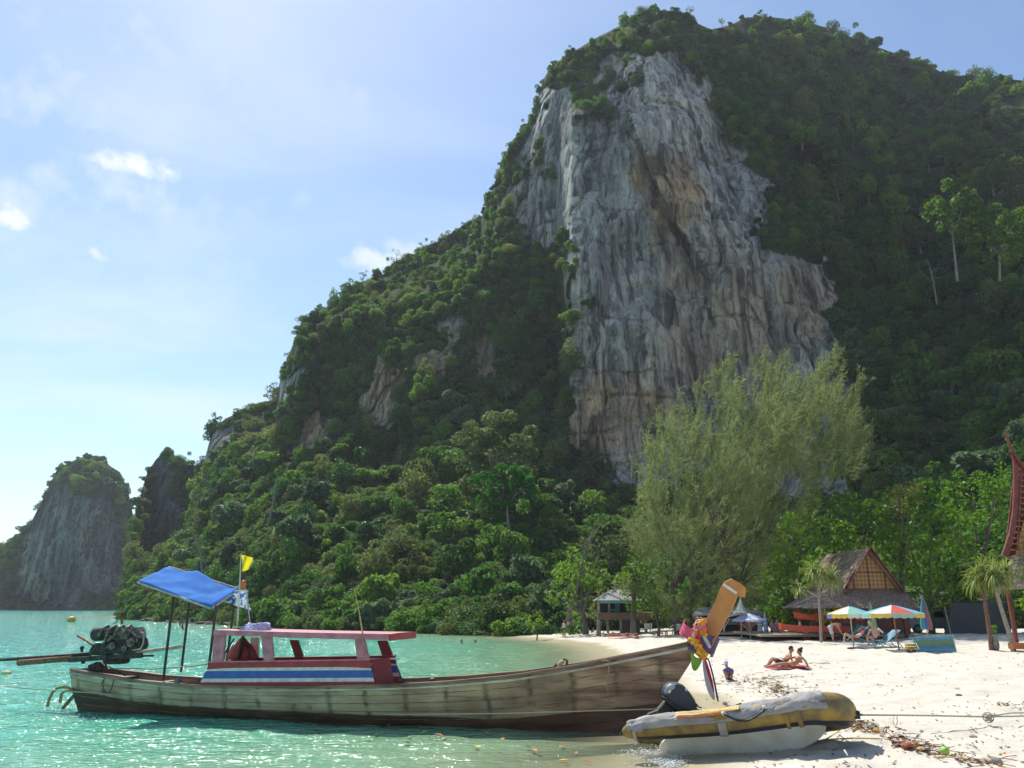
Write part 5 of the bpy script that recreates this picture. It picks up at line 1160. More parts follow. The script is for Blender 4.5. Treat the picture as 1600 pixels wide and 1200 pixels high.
for (px, k) in ((1058, 0), (1078, 1), (1100, 2), (1124, 3)):
    b_ = Pt(px, CY + (k % 2) * .8 - .3, .3); f_ = Pt((1050, 1085, 1108, 1150)[k], CY, (4.2, 4.5, 4.6, 3.8)[k])
    bm_tube(bm, [b_, b_.lerp(f_, .4) + Vector((.15 * (-1) ** k, 0, .1)), f_], [.24, .19, .15], 8)
    idx = rg.choice(len(anch), 11, replace=False)
    for i in idx:
        p = anch[i]; m_ = f_.lerp(p, .5) + Vector((0, 0, -.06 * (p - f_).length + .4)); bm_tube(bm, [f_, f_.lerp(m_, .5), m_, m_.lerp(p, .6), p], [.10, .08, .055, .03, .012], 6, False)
wobj('trunk', bm, bark_m, ct)
# ---- broad-leaved trees
sea_almond = leaf_mat('sea_almond_leaf', ((0, (.030, .085, .015)), (.35, (.075, .175, .022)), (.7, (.135, .26, .032)), (1, (.22, .35, .05))), .55, .5, .3)
lime_leaf = leaf_mat('lime_leaf', ((0, (.10, .22, .02)), (.5, (.16, .30, .03)), (1, (.24, .36, .05))), .5, .5, .3)
yellow_leaf = leaf_mat('yellowish_leaf', ((0, (.13, .17, .03)), (.5, (.20, .23, .05)), (1, (.30, .30, .08))), .4, .5, .3)
def broad(label, base, Y, lobes, size, dens, m, seed, group=None, depth=.8, name='beach_tree'):
    rg = np.random.default_rng(seed); b_ = base_at(base, 985, Y)
    t_ = thing(name, label, 'tree', b_, 0, group)
    C, Rr, cores = [], [], []
    for (px, py, rp_) in lobes:
        r = rp_ * Y / FPX; c0 = np.array(tuple(P(px, py, Y + rg.uniform(-1, 1) * r * depth))); cores.append(c0)
        for _ in range(9):
            d = rg.normal(size=3); d /= np.linalg.norm(d); C.append(c0 + d * r * .66 * np.array([1, 1.2, 1])); Rr.append(r * rg.uniform(.20, .36))
        C.append(c0); Rr.append(r * .45)
    C, Rr = np.array(C), np.array(Rr)
    nl = int(2.0 * dens * np.sum(Rr ** 2) / size ** 2)
    V, F, v = leaf_cloud(rg, C, Rr, nl, size, .5, .3, .62, 1.0)
    V -= np.array(tuple(b_)); obj('crown', np_mesh('crown', V, F, m, {'v': v}), None, t_)
    bm = NB()
    mc = np.mean(np.array(cores), 0); f_ = Vector((b_.x * .8 + mc[0] * .2, Y, b_.z + max(.9, (mc[2] - b_.z) * .4)))
    kt = 1 if max(l_[2] for l_ in lobes) > 25 else .55 if max(l_[2] for l_ in lobes) > 15 else .25
    bm_tube(bm, [b_ - Vector((0, 0, .3)), b_.lerp(f_, .5) + Vector((.08, 0, 0)), f_], [.28 * kt, .22 * kt, .19 * kt], 9)
    for c0 in cores:
        c0 = Vector(c0); q = f_.lerp(c0, .5) + Vector((0, 0, .25)); bm_tube(bm, [f_, q, c0], [.15 * kt, .09 * kt, .04 * kt], 6)
    wobj('trunk', bm, bark_m, t_); return t_
BG = 'leafy trees behind the beach huts'
broad('bright green round tree that hangs low to the left of the thatched hut', 1235, 59, ((1228, 862, 44), (1213, 905, 34), (1222, 945, 36), (1258, 830, 46), (1250, 900, 46), (1245, 955, 34)), .17, 1.15, sea_almond, 31, BG)
broad('tall bright green tree rising behind the thatched roof', 1320, 66, ((1290, 802, 42), (1330, 790, 46), (1370, 800, 46), (1330, 850, 60), (1385, 850, 50), (1290, 860, 50)), .18, 1.0, sea_almond, 32, BG)
broad('green tree right of the thatched hut above the closed parasol', 1455, 62, ((1420, 850, 50), (1460, 880, 55), (1430, 920, 46), (1480, 930, 46), (1500, 880, 50), (1455, 825, 48)), .18, 1.0, sea_almond, 33, BG)
broad('tall green tree beside the curved roof of the right house', 1540, 64, ((1470, 790, 48), (1520, 770, 52), (1560, 752, 40), (1545, 815, 55), (1500, 830, 55), (1555, 870, 50)), .18, 1.0, sea_almond, 34, BG)
broad('dark lower tree behind the two leaning palms', 1510, 62, ((1515, 920, 44), (1560, 935, 44), (1500, 950, 30), (1590, 915, 44)), .13, .9, sea_almond, 35, BG)
broad('small yellowish tree between the tall green tops', 1412, 64, ((1405, 768, 24), (1425, 772, 26), (1412, 790, 28)), .12, 1.1, yellow_leaf, 36, BG)
broad('lime green tree cut off by the right edge', 1612, 41, ((1604, 905, 24), (1610, 940, 30), (1625, 880, 30)), .10, 1.2, lime_leaf, 37, BG)
broad('column-shaped bright tree right of the stilted bungalow', 988, 66, ((990, 880, 26), (992, 910, 30), (988, 940, 28), (1000, 895, 22)), .13, 1.1, sea_almond, 38, 'small trees by the bungalow')
broad('short bright tree beside the casuarina trunks', 1028, 65, ((1022, 928, 17), (1030, 948, 20), (1040, 955, 15), (1018, 945, 14)), .12, 1.1, sea_almond, 39, 'small trees by the bungalow')
broad('pale leafy bush that leans over the water', 838, 69, ((828, 977, 9), (840, 970, 10), (850, 975, 8), (835, 984, 8)), .11, 1.3, lime_leaf, 40, None, .6, 'shore_bush')
broad('bushy tree with bare grey trunk left of the bungalow', 915, 71, ((880, 905, 26), (905, 890, 28), (930, 900, 24), (890, 930, 20), (865, 930, 18)), .14, 1.0, jungle_m, 41, None)
# tall single trees on the right slope, standing clear of the jungle
def emergent(label, px, py0, Y, lobes, m, seed, size=.3):
    rg = np.random.default_rng(seed); b_ = P(px, py0, Y); t_ = thing('emergent_tree', label, 'tree', b_, 0, 'tall trees standing clear of the jungle'); C, Rr, cores = [], [], []
    for (x, y, rp_) in lobes:
        r = 1.3 * rp_ * Y / FPX; c0 = np.array(tuple(P(x, y, Y + rg.uniform(-1, 1) * r * .6))); cores.append(c0)
        for _ in range(8):
            d = rg.normal(size=3); d /= np.linalg.norm(d); C.append(c0 + d * r * .65); Rr.append(r * rg.uniform(.22, .42))
    C, Rr = np.array(C), np.array(Rr); V, F, v = leaf_cloud(rg, C, Rr, int(7 * np.sum(Rr ** 2) / size ** 2), size, .5, .3, .6, .8)
    V -= np.array(tuple(b_)); obj('crown', np_mesh('crown', V, F, m, {'v': v}), None, t_)
    bm = NB(); mc = Vector(np.mean(np.array(cores), 0)); f_ = b_.lerp(mc, .62)
    bm_tube(bm, [b_, b_.lerp(f_, .5), f_], [.22, .17, .14], 7)
    for c0 in cores: bm_tube(bm, [f_, f_.lerp(Vector(c0), .5) + Vector((0, 0, .4)), Vector(c0)], [.16, .1, .04], 5)
    wobj('trunk', bm, mat('pale_bark', (.26, .24, .20), (.14, .13, .10), .9, 4), t_)
mid_green_m = leaf_mat('mid_green_canopy_leaf', ((0, (.05, .12, .02)), (.5, (.09, .18, .03)), (1, (.15, .24, .05))), .5, .55, .25)  # mid green leaf colour of the tall right-slope trees
emergent('tall tree with a pale trunk and upright open crown on the right slope', 1496, 440, 118, ((1490, 300, 22), (1480, 322, 24), (1512, 312, 20), (1500, 340, 22), (1470, 345, 18), (1455, 330, 14)), mid_green_m, 51)
emergent('broad bright spreading tree on the right slope at the picture edge', 1562, 440, 116, ((1520, 365, 24), (1550, 350, 28), (1585, 350, 28), (1600, 375, 26), (1540, 385, 24), (1575, 390, 24)), mid_green_m, 52)
emergent('single yellowish tree high on the right slope below the summit', 1318, 190, 205, ((1310, 140, 14), (1330, 132, 14), (1300, 150, 12), (1340, 145, 10)), mid_green_m, 53, .4)
emergent('large pale leafy tree on the middle slope left of the cliff', 780, 760, 128, ((745, 690, 30), (780, 675, 34), (815, 690, 32), (760, 715, 34), (805, 722, 34), (735, 720, 24)), leaf_mat('pale_canopy_leaf', ((0, (.05, .10, .03)), (.5, (.09, .15, .045)), (1, (.15, .20, .07))), .45, .6, .2), 54)
emergent('vivid green tree under the pale one on the middle slope', 795, 830, 112, ((760, 760, 26), (795, 750, 28), (820, 765, 24), (785, 785, 28)), leaf_mat('vivid_canopy_leaf', ((0, (.02, .10, .016)), (.5, (.035, .16, .02)), (1, (.07, .22, .03))), .5, .6, .2), 55)
# dead snags and pale leaning trunks that show between the crowns
snag_m = mat('pale_snag', (.24, .22, .18), (.13, .115, .095), .9, 4)
for k, (px, py, Y, h, lean, lab) in enumerate(((882, 935, 76, 7, .35, 'pale leaning trunk low in the jungle near the shore bush'), (430, 800, 136, 6, .15, 'bare grey snag on the left lower slope'), (1450, 470, 148, 8, -.12, 'bare leaning trunk below the tall pale-trunked tree'), (330, 880, 126, 5, -.3, 'bare branch low on the slope above the canopy'))):
    rnd = random.Random(60 + k); b_ = P(px, py, Y) + Vector((0, -3.0, -1)); t_ = thing('dead_tree', lab, 'tree', b_, 0, 'bare trunks among the jungle'); bm = NB(); top = Vector((lean * h, -.8, h)); bm_tube(bm, [(0, 0, -1), top * .5 + Vector((.2, 0, 0)), top], [.20, .15, .07], 6)
    obj('trunk', bm, snag_m, t_)
    for q in range(7):
        s0_ = top * rnd.uniform(.45, .98); bm = NB(); e = s0_ + Vector((rnd.uniform(-1, 1), rnd.uniform(-.6, .2), rnd.uniform(.1, .8))) * h * .26; bm_tube(bm, [s0_, s0_.lerp(e, .5) + Vector((0, 0, .15)), e], [.08, .055, .02], 5); obj('branch', bm, snag_m, t_)
# thin bare trees along the left ridge and a windblown one on the summit
for (px, py, Y, h, label) in ((524, 480, 198, 5.0, 'bare twiggy tree on the left ridge skyline'), (566, 446, 206, 4.0, 'sparse leaning tree on the ridge right of the bare one'), (618, 422, 214, 5.5, 'slender tree standing against the cloud on the ridge'), (1078, 26, 200, 3.4, 'small windblown tree at the very summit'), (1128, 42, 210, 3.0, 'small bush on the saddle right of the summit'), (1187, 28, 226, 3.0, 'thin sapling on the right summit skyline')):
    rnd = random.Random(px); b_ = P(px, py, Y); t_ = thing('ridge_tree', label, 'tree', b_, 0, 'thin trees on the skyline'); bm = NB(); bm_tube(bm, [b_ - Vector((0, 0, 1)), b_ + Vector((.15, 0, h * .5)), b_ + Vector((.05, 0, h))], [.16, .11, .04], 5); cs = []
    for k in range(9):
        q = b_ + Vector((.1, 0, h * rnd.uniform(.35, .95))); e = q + Vector((rnd.uniform(-1, 1), rnd.uniform(-.6, .6), rnd.uniform(.1, .7))) * h * .3; bm_tube(bm, [q, e], [.06, .02], 4); cs.append(e)
    wobj('trunk', bm, bark_m, t_)
    rg = np.random.default_rng(px); C = np.array([tuple(c) for c in cs]); V, F, v = leaf_cloud(rg, C, np.full(len(cs), h * .11), 90 if '524' in str(px) else 170, .16, .5, .3); V -= np.array(tuple(b_)); obj('crown', np_mesh('crown', V, F, jungle_m, {'v': v}), None, t_)
# ---- pandanus palms
pand_m = leaf_mat('pandanus_leaf', ((0, (.12, .19, .04)), (.5, (.20, .27, .06)), (1, (.32, .36, .13))), .4, .5, .3)
def palm(label, b_, top, heads, seed, tr=.11):
    rnd = random.Random(seed); t_ = thing('pandanus_palm', label, 'palm', b_, 0, 'pandanus palms on the sand'); bm = NB()
    bm_tube(bm, [b_ - Vector((0, 0, .2)), b_.lerp(top, .35) + Vector((.03, 0, 0)), b_.lerp(top, .7), top], [tr * 1.15, tr, tr * .95, tr * .8], 9)
    for h, _, _ in heads: bm_tube(bm, [top - Vector((0, 0, .3)), top.lerp(h, .6), h], [tr * .7, tr * .55, tr * .45], 7)
    wobj('trunk', bm, mat('grey_palm_trunk', (.38, .33, .27), (.22, .18, .14), .9, 6, bump=.5, stretch=(1, 1, 4)), t_)
    bm = NB(); vals = []
    for h, n_, ln in heads:
        for k in range(int(n_ * 1.9)):
            a_ = rnd.uniform(0, 6.28); el = rnd.uniform(-.7, 1.4); L2 = ln * rnd.uniform(.7, 1.15); d = Vector((math.cos(a_) * math.cos(el), math.sin(a_) * math.cos(el), math.sin(el))); sd2 = Vector((-math.sin(a_), math.cos(a_), 0)); w0 = .036 * ln; prev = None; p = Vector(h); val = rnd.random()
            for s in range(7):
                f = s / 6; w_ = w0 * (1 - f * .9); a1 = bm.verts.new(p - sd2 * w_); a2 = bm.verts.new(p + sd2 * w_ + Vector((0, 0, .01))); vals += [val, val]
                if prev: bm.faces.new((prev[0], prev[1], a2, a1))
                prev = (a1, a2); d = (d + Vector((0, 0, -.46 * f - .10))).normalized(); p = p + d * L2 / 6
    bmesh.ops.translate(bm, verts=bm.verts, vec=-b_); me = bpy.data.meshes.new('fronds'); bm.to_mesh(me); bm.free(); at = me.attributes.new('v', 'FLOAT', 'POINT'); at.data.foreach_set('value', vals); me.materials.append(pand_m); obj('crown', me, None, t_)
PY1 = GG(1283, 1005).y
palm('young pandanus palm with pale post-like trunk in front of the thatched hut', GG(1283, 1005), P(1279, 925, PY1), [(P(1283, 897, PY1), 60, 1.3), (P(1300, 905, PY1), 46, 1.3), (P(1250, 922, PY1 + .3), 40, .9), (P(1272, 892, PY1 + .3), 40, 1.1)], 1, .075)
PY2 = GG(1583, 1018).y
palm('leaning pandanus palm with grey trunk at the right edge', GG(1584, 1018), P(1557, 925, PY2), [(P(1553, 898, PY2), 60, 1.2), (P(1572, 892, PY2), 50, 1.1), (P(1562, 910, PY2), 40, 1.0)], 2, .10)
PY3 = GG(1549, 1016).y
palm('second pandanus palm with red-brown trunk next to the grey one', GG(1549, 1016), P(1538, 930, PY3), [(P(1528, 905, PY3), 60, 1.15), (P(1535, 890, PY3), 46, 1.1)], 3, .105)
bpy.data.objects['pandanus_palm.002'].children[0].data = bpy.data.objects['pandanus_palm.002'].children[0].data
for c_ in bpy.data.objects['pandanus_palm.002'].children:
    if c_.name.startswith('trunk'): c_.data.materials[0] = mat('red_palm_trunk', (.22, .115, .075), (.13, .07, .045), .85, 6, bump=.5, stretch=(1, 1, 4))
# ================================================================ huts and beach furniture
def PL(px, py, Y): return P(px, py, Y)
thatchm = mat('grey_brown_thatch', (.46, .34, .26), (.22, .15, .11), .95, 7, bump=.6, stretch=(1, 1, .35)); timber = mat('orange_brown_timber', (.40, .15, .06), (.24, .085, .035), .6, 5, bump=.2, stretch=(1, 1, .3)); dtimber = mat('dark_red_timber', (.19, .05, .035), (.11, .03, .022), .6, 5, bump=.2)
bamboom = bpy.data.materials.new('woven_bamboo'); bamboom.use_nodes = True; t = bamboom.node_tree; b = t.nodes['Principled BSDF']; b.inputs['Roughness'].default_value = .7
tcn = t.nodes.new('ShaderNodeTexCoord'); mp = t.nodes.new('ShaderNodeMapping'); mp.inputs['Rotation'].default_value = (0, R(45), 0); t.links.new(tcn.outputs['Object'], mp.inputs[0])
ck = t.nodes.new('ShaderNodeTexChecker'); ck.inputs['Scale'].default_value = 5.2; ck.inputs['Color1'].default_value = (.52, .33, .12, 1); ck.inputs['Color2'].default_value = (.33, .18, .06, 1); t.links.new(mp.outputs[0], ck.inputs['Vector'])
wv_ = t.nodes.new('ShaderNodeTexWave'); wv_.inputs['Scale'].default_value = 9; wv_.bands_direction = 'DIAGONAL'; wv_.inputs['Distortion'].default_value = 1; t.links.new(tcn.outputs['Object'], wv_.inputs['Vector'])
mx = t.nodes.new('ShaderNodeMix'); mx.data_type = 'RGBA'; mx.blend_type = 'MULTIPLY'; mx.inputs['Factor'].default_value = .5; t.links.new(ck.outputs[0], mx.inputs['A']); t.links.new(wv_.outputs['Color'], mx.inputs['B']); t.links.new(mx.outputs['Result'], b.inputs['Base Color'])
def thatch(name, quad, par, rows, seed, blades=46):
    """a slope of overlapping courses of leaf thatch: quad = eave a, eave b, ridge b, ridge a"""
    rnd = random.Random(seed); bm = NB(); ea, eb, rb, ra = [Vector(p) for p in quad]
    n = (eb - ea).cross(ra - ea).normalized()
    if n.z < 0: n = -n
    f = [bm.verts.new(p - n * .08) for p in (ea, eb, rb, ra)]; bm.faces.new(f)
    for r in range(rows):
        v0 = r / rows; v1 = (r + 1.5) / rows
        wdt = (eb - ea).length
        nb_ = max(6, int(blades * ((ea.lerp(ra, v0) - eb.lerp(rb, v0)).length / wdt)))
        for k in range(nb_):
            u = (k + rnd.uniform(-.3, .3)) / nb_; w_ = 1.5 / nb_ * rnd.uniform(.6, 1.2)
            lo_ = v0 - rnd.uniform(0, .55) / rows; j = rnd.uniform(-.012, .03)
            def pt(uu, vv): return ea.lerp(eb, uu) .lerp(ra.lerp(rb, uu), vv)
            sk_ = rnd.uniform(-.012, .012)
            q = [pt(u + sk_, lo_) + n * (.07 + j), pt(u + w_ + sk_, lo_ + rnd.uniform(-.2, .2) / rows) + n * (.06 + j), pt(min(1, u + w_), min(1, v1)) + n * .0, pt(u, min(1, v1)) + n * .01]
            bm.faces.new([bm.verts.new(p) for p in q])
    o = wobj(name, bm, thatchm, par); o['kind'] = 'stuff'; return o
HY = 54.0
hut = thing('thatched_beach_hut', 'open thatched beach bar hut with woven bamboo gable and red counter', 'hut', base_at(1330, 1000, HY))
pk = P(1354, 858, HY); gl = P(1317, 921, HY); gr_ = P(1401, 919, HY); bk = Vector((0, 7.0, 0))
thatch('roof_thatch', (gl + Vector((-.35, -.5, -.35)), gl + bk + Vector((-.35, 0, -.35)), pk + bk + Vector((-.0, 0, .05)), pk + Vector((0, -.5, .05))), hut, 11, 1, 60)
thatch('roof_thatch', (gr_ + Vector((.4, -.5, -.4)), gr_ + bk + Vector((.4, 0, -.4)), pk + bk + Vector((0, 0, .05)), pk + Vector((0, -.5, .05))), hut, 11, 2, 60)
# skirt roof: front and left side and right
ez = P(1330, 950, HY - 2.0).z
fl_ = Vector((P(1266, 950, HY - 1.2).x, HY - 1.2, ez)); fr_ = Vector((P(1432, 952, HY - 1.2).x, HY - 1.2, ez)); il = gl + Vector((-.1, 0, -.05)); ir = gr_ + Vector((.15, 0, -.05))
thatch('skirt_thatch', (fl_ + Vector((1.4, -.6, 0)), fr_ + Vector((0, -.6, 0)), ir, il), hut, 8, 3, 90)
thatch('skirt_thatch', (fl_ + Vector((0, 0, .0)), fl_ + Vector((1.6, -.6, .0)), il + Vector((.2, 0, 0)), il + Vector((-.3, .4, .35))), hut, 8, 4, 36)
thatch('skirt_thatch', (fl_ + Vector((0, 5.0, 0)), fl_, il + Vector((-.2, .2, .2)), il + Vector((0, 5, .2))), hut, 8, 5, 50)
thatch('skirt_thatch', (fr_ + Vector((0, 7.5, 0)), fr_ + Vector((0, -.6, 0)), ir, ir + Vector((0, 7, 0))), hut, 8, 6, 50)
# gable: five bamboo panels between dark bars, barge boards
def gx(s, z): return gl.lerp(gr_, s)
base_z = gl.z; H_ = pk.z - base_z
def gp(sx, v): return Vector((gl.x + (gr_.x - gl.x) * sx, HY, base_z + H_ * v))
sp_ = (pk.x - gl.x) / (gr_.x - gl.x)
mid_v = .42
def edge(v): return sp_ * v, 1 - (1 - sp_) * v
e0, e1 = edge(mid_v)
for poly in ([(0.03, 0), (.22, 0), (.22, mid_v), (e0, mid_v)], [(.22, 0), (.5, 0), (.5, mid_v), (.22, mid_v)], [(.5, 0), (.80, 0), (.80, mid_v), (.5, mid_v)], [(.80, 0), (.98, 0), (e1, mid_v), (.80, mid_v)], [(e0, mid_v), (.5, mid_v), (.5, edge(.93)[1]* .0 + .93)], [(.5, mid_v), (e1, mid_v), (.5, .93)]):
    pts = []
    for a_, v_ in poly:
        lo2, hi2 = edge(v_); a_ = min(max(a_, lo2 + .005), hi2 - .005); pts.append(gp(a_, v_))
    bm = NB(); slab(bm, pts, Vector((0, .04, 0))); wobj('gable_panel', bm, bamboom, hut)
for a_, c_ in (((0, 0), (1, 0)), ((e0, mid_v), (e1, mid_v)), ((.5, 0), (.5, .93)), ((.22, 0), (.22, mid_v)), ((.80, 0), (.80, mid_v))):
    bm = NB(); bm_beam(bm, gp(*a_) + Vector((0, -.03, 0)), gp(*c_) + Vector((0, -.03, 0)), .06, .06, (0, 1, 0)); wobj('gable_bar', bm, dtimber, hut)
for q in (gl, gr_):
    bm = NB(); e_ = q + (q - pk) * .12 + Vector((0, -.55, 0)); bm_beam(bm, e_, pk + Vector((0, -.55, .12)), .06, .30, (0, 1, 0)); wobj('barge_board', bev(bm, .01), dtimber, hut)
gz = hut.location.z
for (px, Y, m, r_) in ((1287, HY - .9, timber, .11), (1318, HY - .6, dtimber, .11), (1275, HY + 5, timber, .10), (1340, HY - 1, dtimber, .10), (1418, HY - .9, dtimber, .10), (1400, HY + 4, dtimber, .10), (1252, HY + 2.6, timber, .11)):
    p = Pt(px, Y, gz - .1); top_z = ez + (.15 if px < 1300 else .3)
    bm = NB(); bm_beam(bm, p, Vector((p.x, Y, top_z)), r_ * 2, r_ * 2, (0, 1, 0)); wobj('post', bev(bm, .015), m, hut)
for a_, c_ in ((Pt(1300, HY - .6, gz + 2.1), Pt(1330, HY - .9, gz + 1.1)), (Pt(1268, HY - .7, gz + 1.9), Pt(1290, HY - .6, gz + 1.25))):
    bm = NB(); bm_beam(bm, a_, c_, .10, .10, (0, 1, 0)); wobj('brace', bm, dtimber, hut)
redcm = mat('red_counter_paint', (.62, .075, .025), (.45, .05, .018), .45, 4, bump=.05, spec=.5)
def curved_rail(name, px0, px1, Y, z0, z1, dep, bow=0):
    bm = NB(); rows = []
    for i in range(13):
        s = i / 12; p0 = Pt(px0 + (px1 - px0) * s, Y - bow * math.sin(math.pi * s), z0); up_ = .0 + .18 * (1 - s) ** 6
        rows.append([Vector((p0.x, p0.y, z0 + up_)), Vector((p0.x, p0.y, z1 + up_)), Vector((p0.x, p0.y + dep, z1 + up_)), Vector((p0.x, p0.y + dep, z0 + up_))])
    bm_loft(bm, rows, True, True); bmesh.ops.recalc_face_normals(bm, faces=bm.faces); wobj(name, bev(bm, .015), redcm, hut)
curved_rail('counter', 1221, 1334, HY - .9, gz + .42, gz + .80, .5, .3)
curved_rail('bar_rail', 1242, 1352, HY - .2, gz + 1.10, gz + 1.48, .10)
curved_rail('back_shelf', 1300, 1350, HY + 2.0, gz + .9, gz + 1.0, .4)
bm = NB(); a_ = Pt(1190, HY - .6, gz + .12); c_ = Pt(1432, HY - .6, gz + .12); slab(bm, [a_, c_, c_ + Vector((0, 7, 0)), a_ + Vector((0, 7, 0))], Vector((0, 0, .14))); wobj('deck', bev(bm, .01), mat('pale_deck_boards', (.46, .37, .26), (.28, .21, .14), .8, 4, stretch=(8, 1, 1), bump=.2), hut)
bm = NB(); a_ = Pt(1330, HY + 6.6, gz); c_ = Pt(1424, HY + 6.6, gz); slab(bm, [a_, c_, c_ + Vector((0, 0, 2.2)), a_ + Vector((0, 0, 2.2))], Vector((0, .1, 0))); wobj('back_wall', bm, dtimber, hut)
bm = NB(); slab(bm, [Pt(1320, HY - .3, gz + .95), Pt(1352, HY - .3, gz + .95), Pt(1352, HY - .3, gz + .55), Pt(1320, HY - .3, gz + .55)], Vector((0, .08, 0))); wobj('counter_panel', bm, mat('blue_panel', (.03, .06, .14), rough=.5), hut)
# curtain tied back at the corner, bottles on the counter, stools
bm = NB(); rows = []
for i in range(8):
    s = i / 7; a_ = Pt(1318 + 14 * s, HY - 1.0, gz + 2.0 - .1 * s); c_ = Pt(1331 + 6 * s, HY - 1.0, gz + 1.2); rows.append([a_.lerp(c_, k / 4) + Vector((0, .05 * math.sin(i * 2 + k), 0)) for k in range(5)])
bm_loft(bm, rows, False); tag(obj('curtain', bm, mat('cream_cloth', (.60, .56, .48), (.45, .41, .34), .8, 4, transl=.3), None, True), 'cream curtain gathered at the front corner of the thatched hut', 'curtain')
rnd = random.Random(12)
bcols = [mat('bottle_white', (.7, .7, .68), rough=.3), mat('bottle_green', (.05, .2, .06), rough=.3), mat('bottle_red', (.5, .05, .04), rough=.3), mat('bottle_yellow', (.6, .45, .05), rough=.3), mat('bottle_blue', (.08, .2, .5), rough=.3)]
bn_ = ('white', 'green', 'red', 'yellow', 'blue')
for k in range(5):
    ci_ = k; p = Pt(1250 + k * 17.0 + rnd.uniform(-2, 2), HY - .62, gz + .80); bm = NB(); h = rnd.uniform(.2, .32)
    bm_loft(bm, [[p + Vector((math.cos(a_) * r_, math.sin(a_) * r_, z)) for a_ in [6.283 * q / 8 for q in range(8)]] for r_, z in ((.06, 0), (.065, .02), (.065, h * .55), (.025, h * .75), (.025, h))], True, True)
    tag(obj('bottle', bm, bcols[ci_], None, True), f'{bn_[ci_]} bottle standing on the red counter of the hut', 'bottle', 'bottles on the red counter')
for k, px in enumerate((1262, 1286, 1312)):
    p = Pt(px, HY - 1.7, 0); p.z = lz(p.x, p.y); st = thing('bar_stool', ('wooden stool at the left end of the red counter', 'wooden stool at the middle of the red counter', 'wooden stool at the right end of the red counter')[k], 'stool', p, 0, 'stools at the red counter')
    bm = NB(); bm_tube(bm, [(0, 0, .50), (0, 0, .56)], .17, 12); obj('seat', bev(bm, .01), timber, st)
    for sx in (-1, 1):
        for sy in (-1, 1): bm = NB(); bm_tube(bm, [(sx * .14, sy * .14, 0), (sx * .10, sy * .10, .5)], .022, 6); obj('leg', bm, dtimber, st)
# ---- the house cut off by the right edge
RY = 42
rh = thing('curved_roof_house', 'house at the right edge with curved red barge board and thatched lower roof', 'house', base_at(1610, 1000, RY))
prof = [(1572, 676), (1580, 706), (1584, 722), (1585, 760), (1583, 800), (1577, 835), (1566, 868)]
bm = NB(); rows = []
for i, (px, py) in enumerate(prof):
    p = P(px, py, RY); wd_ = (.05, .14, .26, .28, .28, .30, .34)[i]; rows.append([p, p + Vector((wd_, 0, 0)), p + Vector((wd_, .12, 0)), p + Vector((0, .12, 0))])
bm_loft(bm, rows, True, True); bmesh.ops.recalc_face_normals(bm, faces=bm.faces); wobj('barge_board', bm, dtimber, rh)
bm = NB(); bm_beam(bm, P(1579, 704, RY), P(1640, 790, RY), .1, .3, (0, 1, 0)); wobj('barge_board', bm, dtimber, rh)
for i in range(16):      # slatted soffit boards under the flying eave
    y0 = 724 + i * 9.0; xl = float(np.interp(y0, [p[1] for p in prof], [p[0] for p in prof])) + 9
    a_, c_ = P(xl, y0, RY + .15), P(1660, y0, RY + .5); bm = NB(); bm_beam(bm, a_, c_, .05, .27, (0, 1, 0)); wobj('soffit_board', bev(bm, .012), timber, rh)
bm = NB(); slab(bm, [P(1586, 722, RY + .7), P(1664, 722, RY + .9), P(1664, 872, RY + .9), P(1570, 872, RY + .7)], Vector((0, .06, 0))); wobj('gable_back', bm, dtimber, rh)
for px0, px1 in ((1596, 1590), (1612, 1604), (1590, 1664)):
    bm = NB(); bm_beam(bm, P(px0, 724 if px0 != 1590 else 806, RY - .02), P(px1, 860 if px0 != 1590 else 800, RY - .02), .07, .07, (0, 1, 0)); wobj('soffit_bar', bm, dtimber, rh)
bm = NB(); slab(bm, [P(1586, 872, RY + .1), P(1600, 812, RY + .1), P(1664, 800, RY + .1), P(1664, 872, RY + .1)], Vector((0, .04, 0))); wobj('gable_panel', bm, bamboom, rh)
thatch('skirt_thatch', (P(1562, 918, RY - 1.4), P(1680, 916, RY - 1.4), P(1680, 866, RY), P(1580, 868, RY)), rh, 7, 7, 50)
bm = NB(); bm_beam(bm, P(1560, 919, RY - 1.3), P(1680, 917, RY - 1.3), .12, .14); wobj('eave_beam', bm, mat('pale_beam', (.5, .46, .4), (.36, .32, .27), .8), rh)
for px in (1592, 1650):
    p = Pt(px, RY - 1.2, .3); bm = NB(); bm_beam(bm, p, Vector((p.x, p.y, P(px, 918, RY - 1.2).z)), .16, .16, (0, 1, 0)); wobj('post', bm, dtimber, rh)
bm = NB(); p = GG(1600, 1018); bm_box(bm, p + Vector((.12, .3, .24)), (1.1, .4, .28)); bn2 = thing('orange_bench', 'low orange bench cut off by the right edge', 'bench', p); wobj('seat', bev(bm, .02), mat('orange_paint', (.62, .19, .05), (.5, .14, .04), .5), bn2)
bm = NB()
for sx in (-.3, .4): bm_box(bm, p + Vector((sx, .3, .05)), (.08, .3, .14))
wobj('leg', bm, dtimber, bn2)
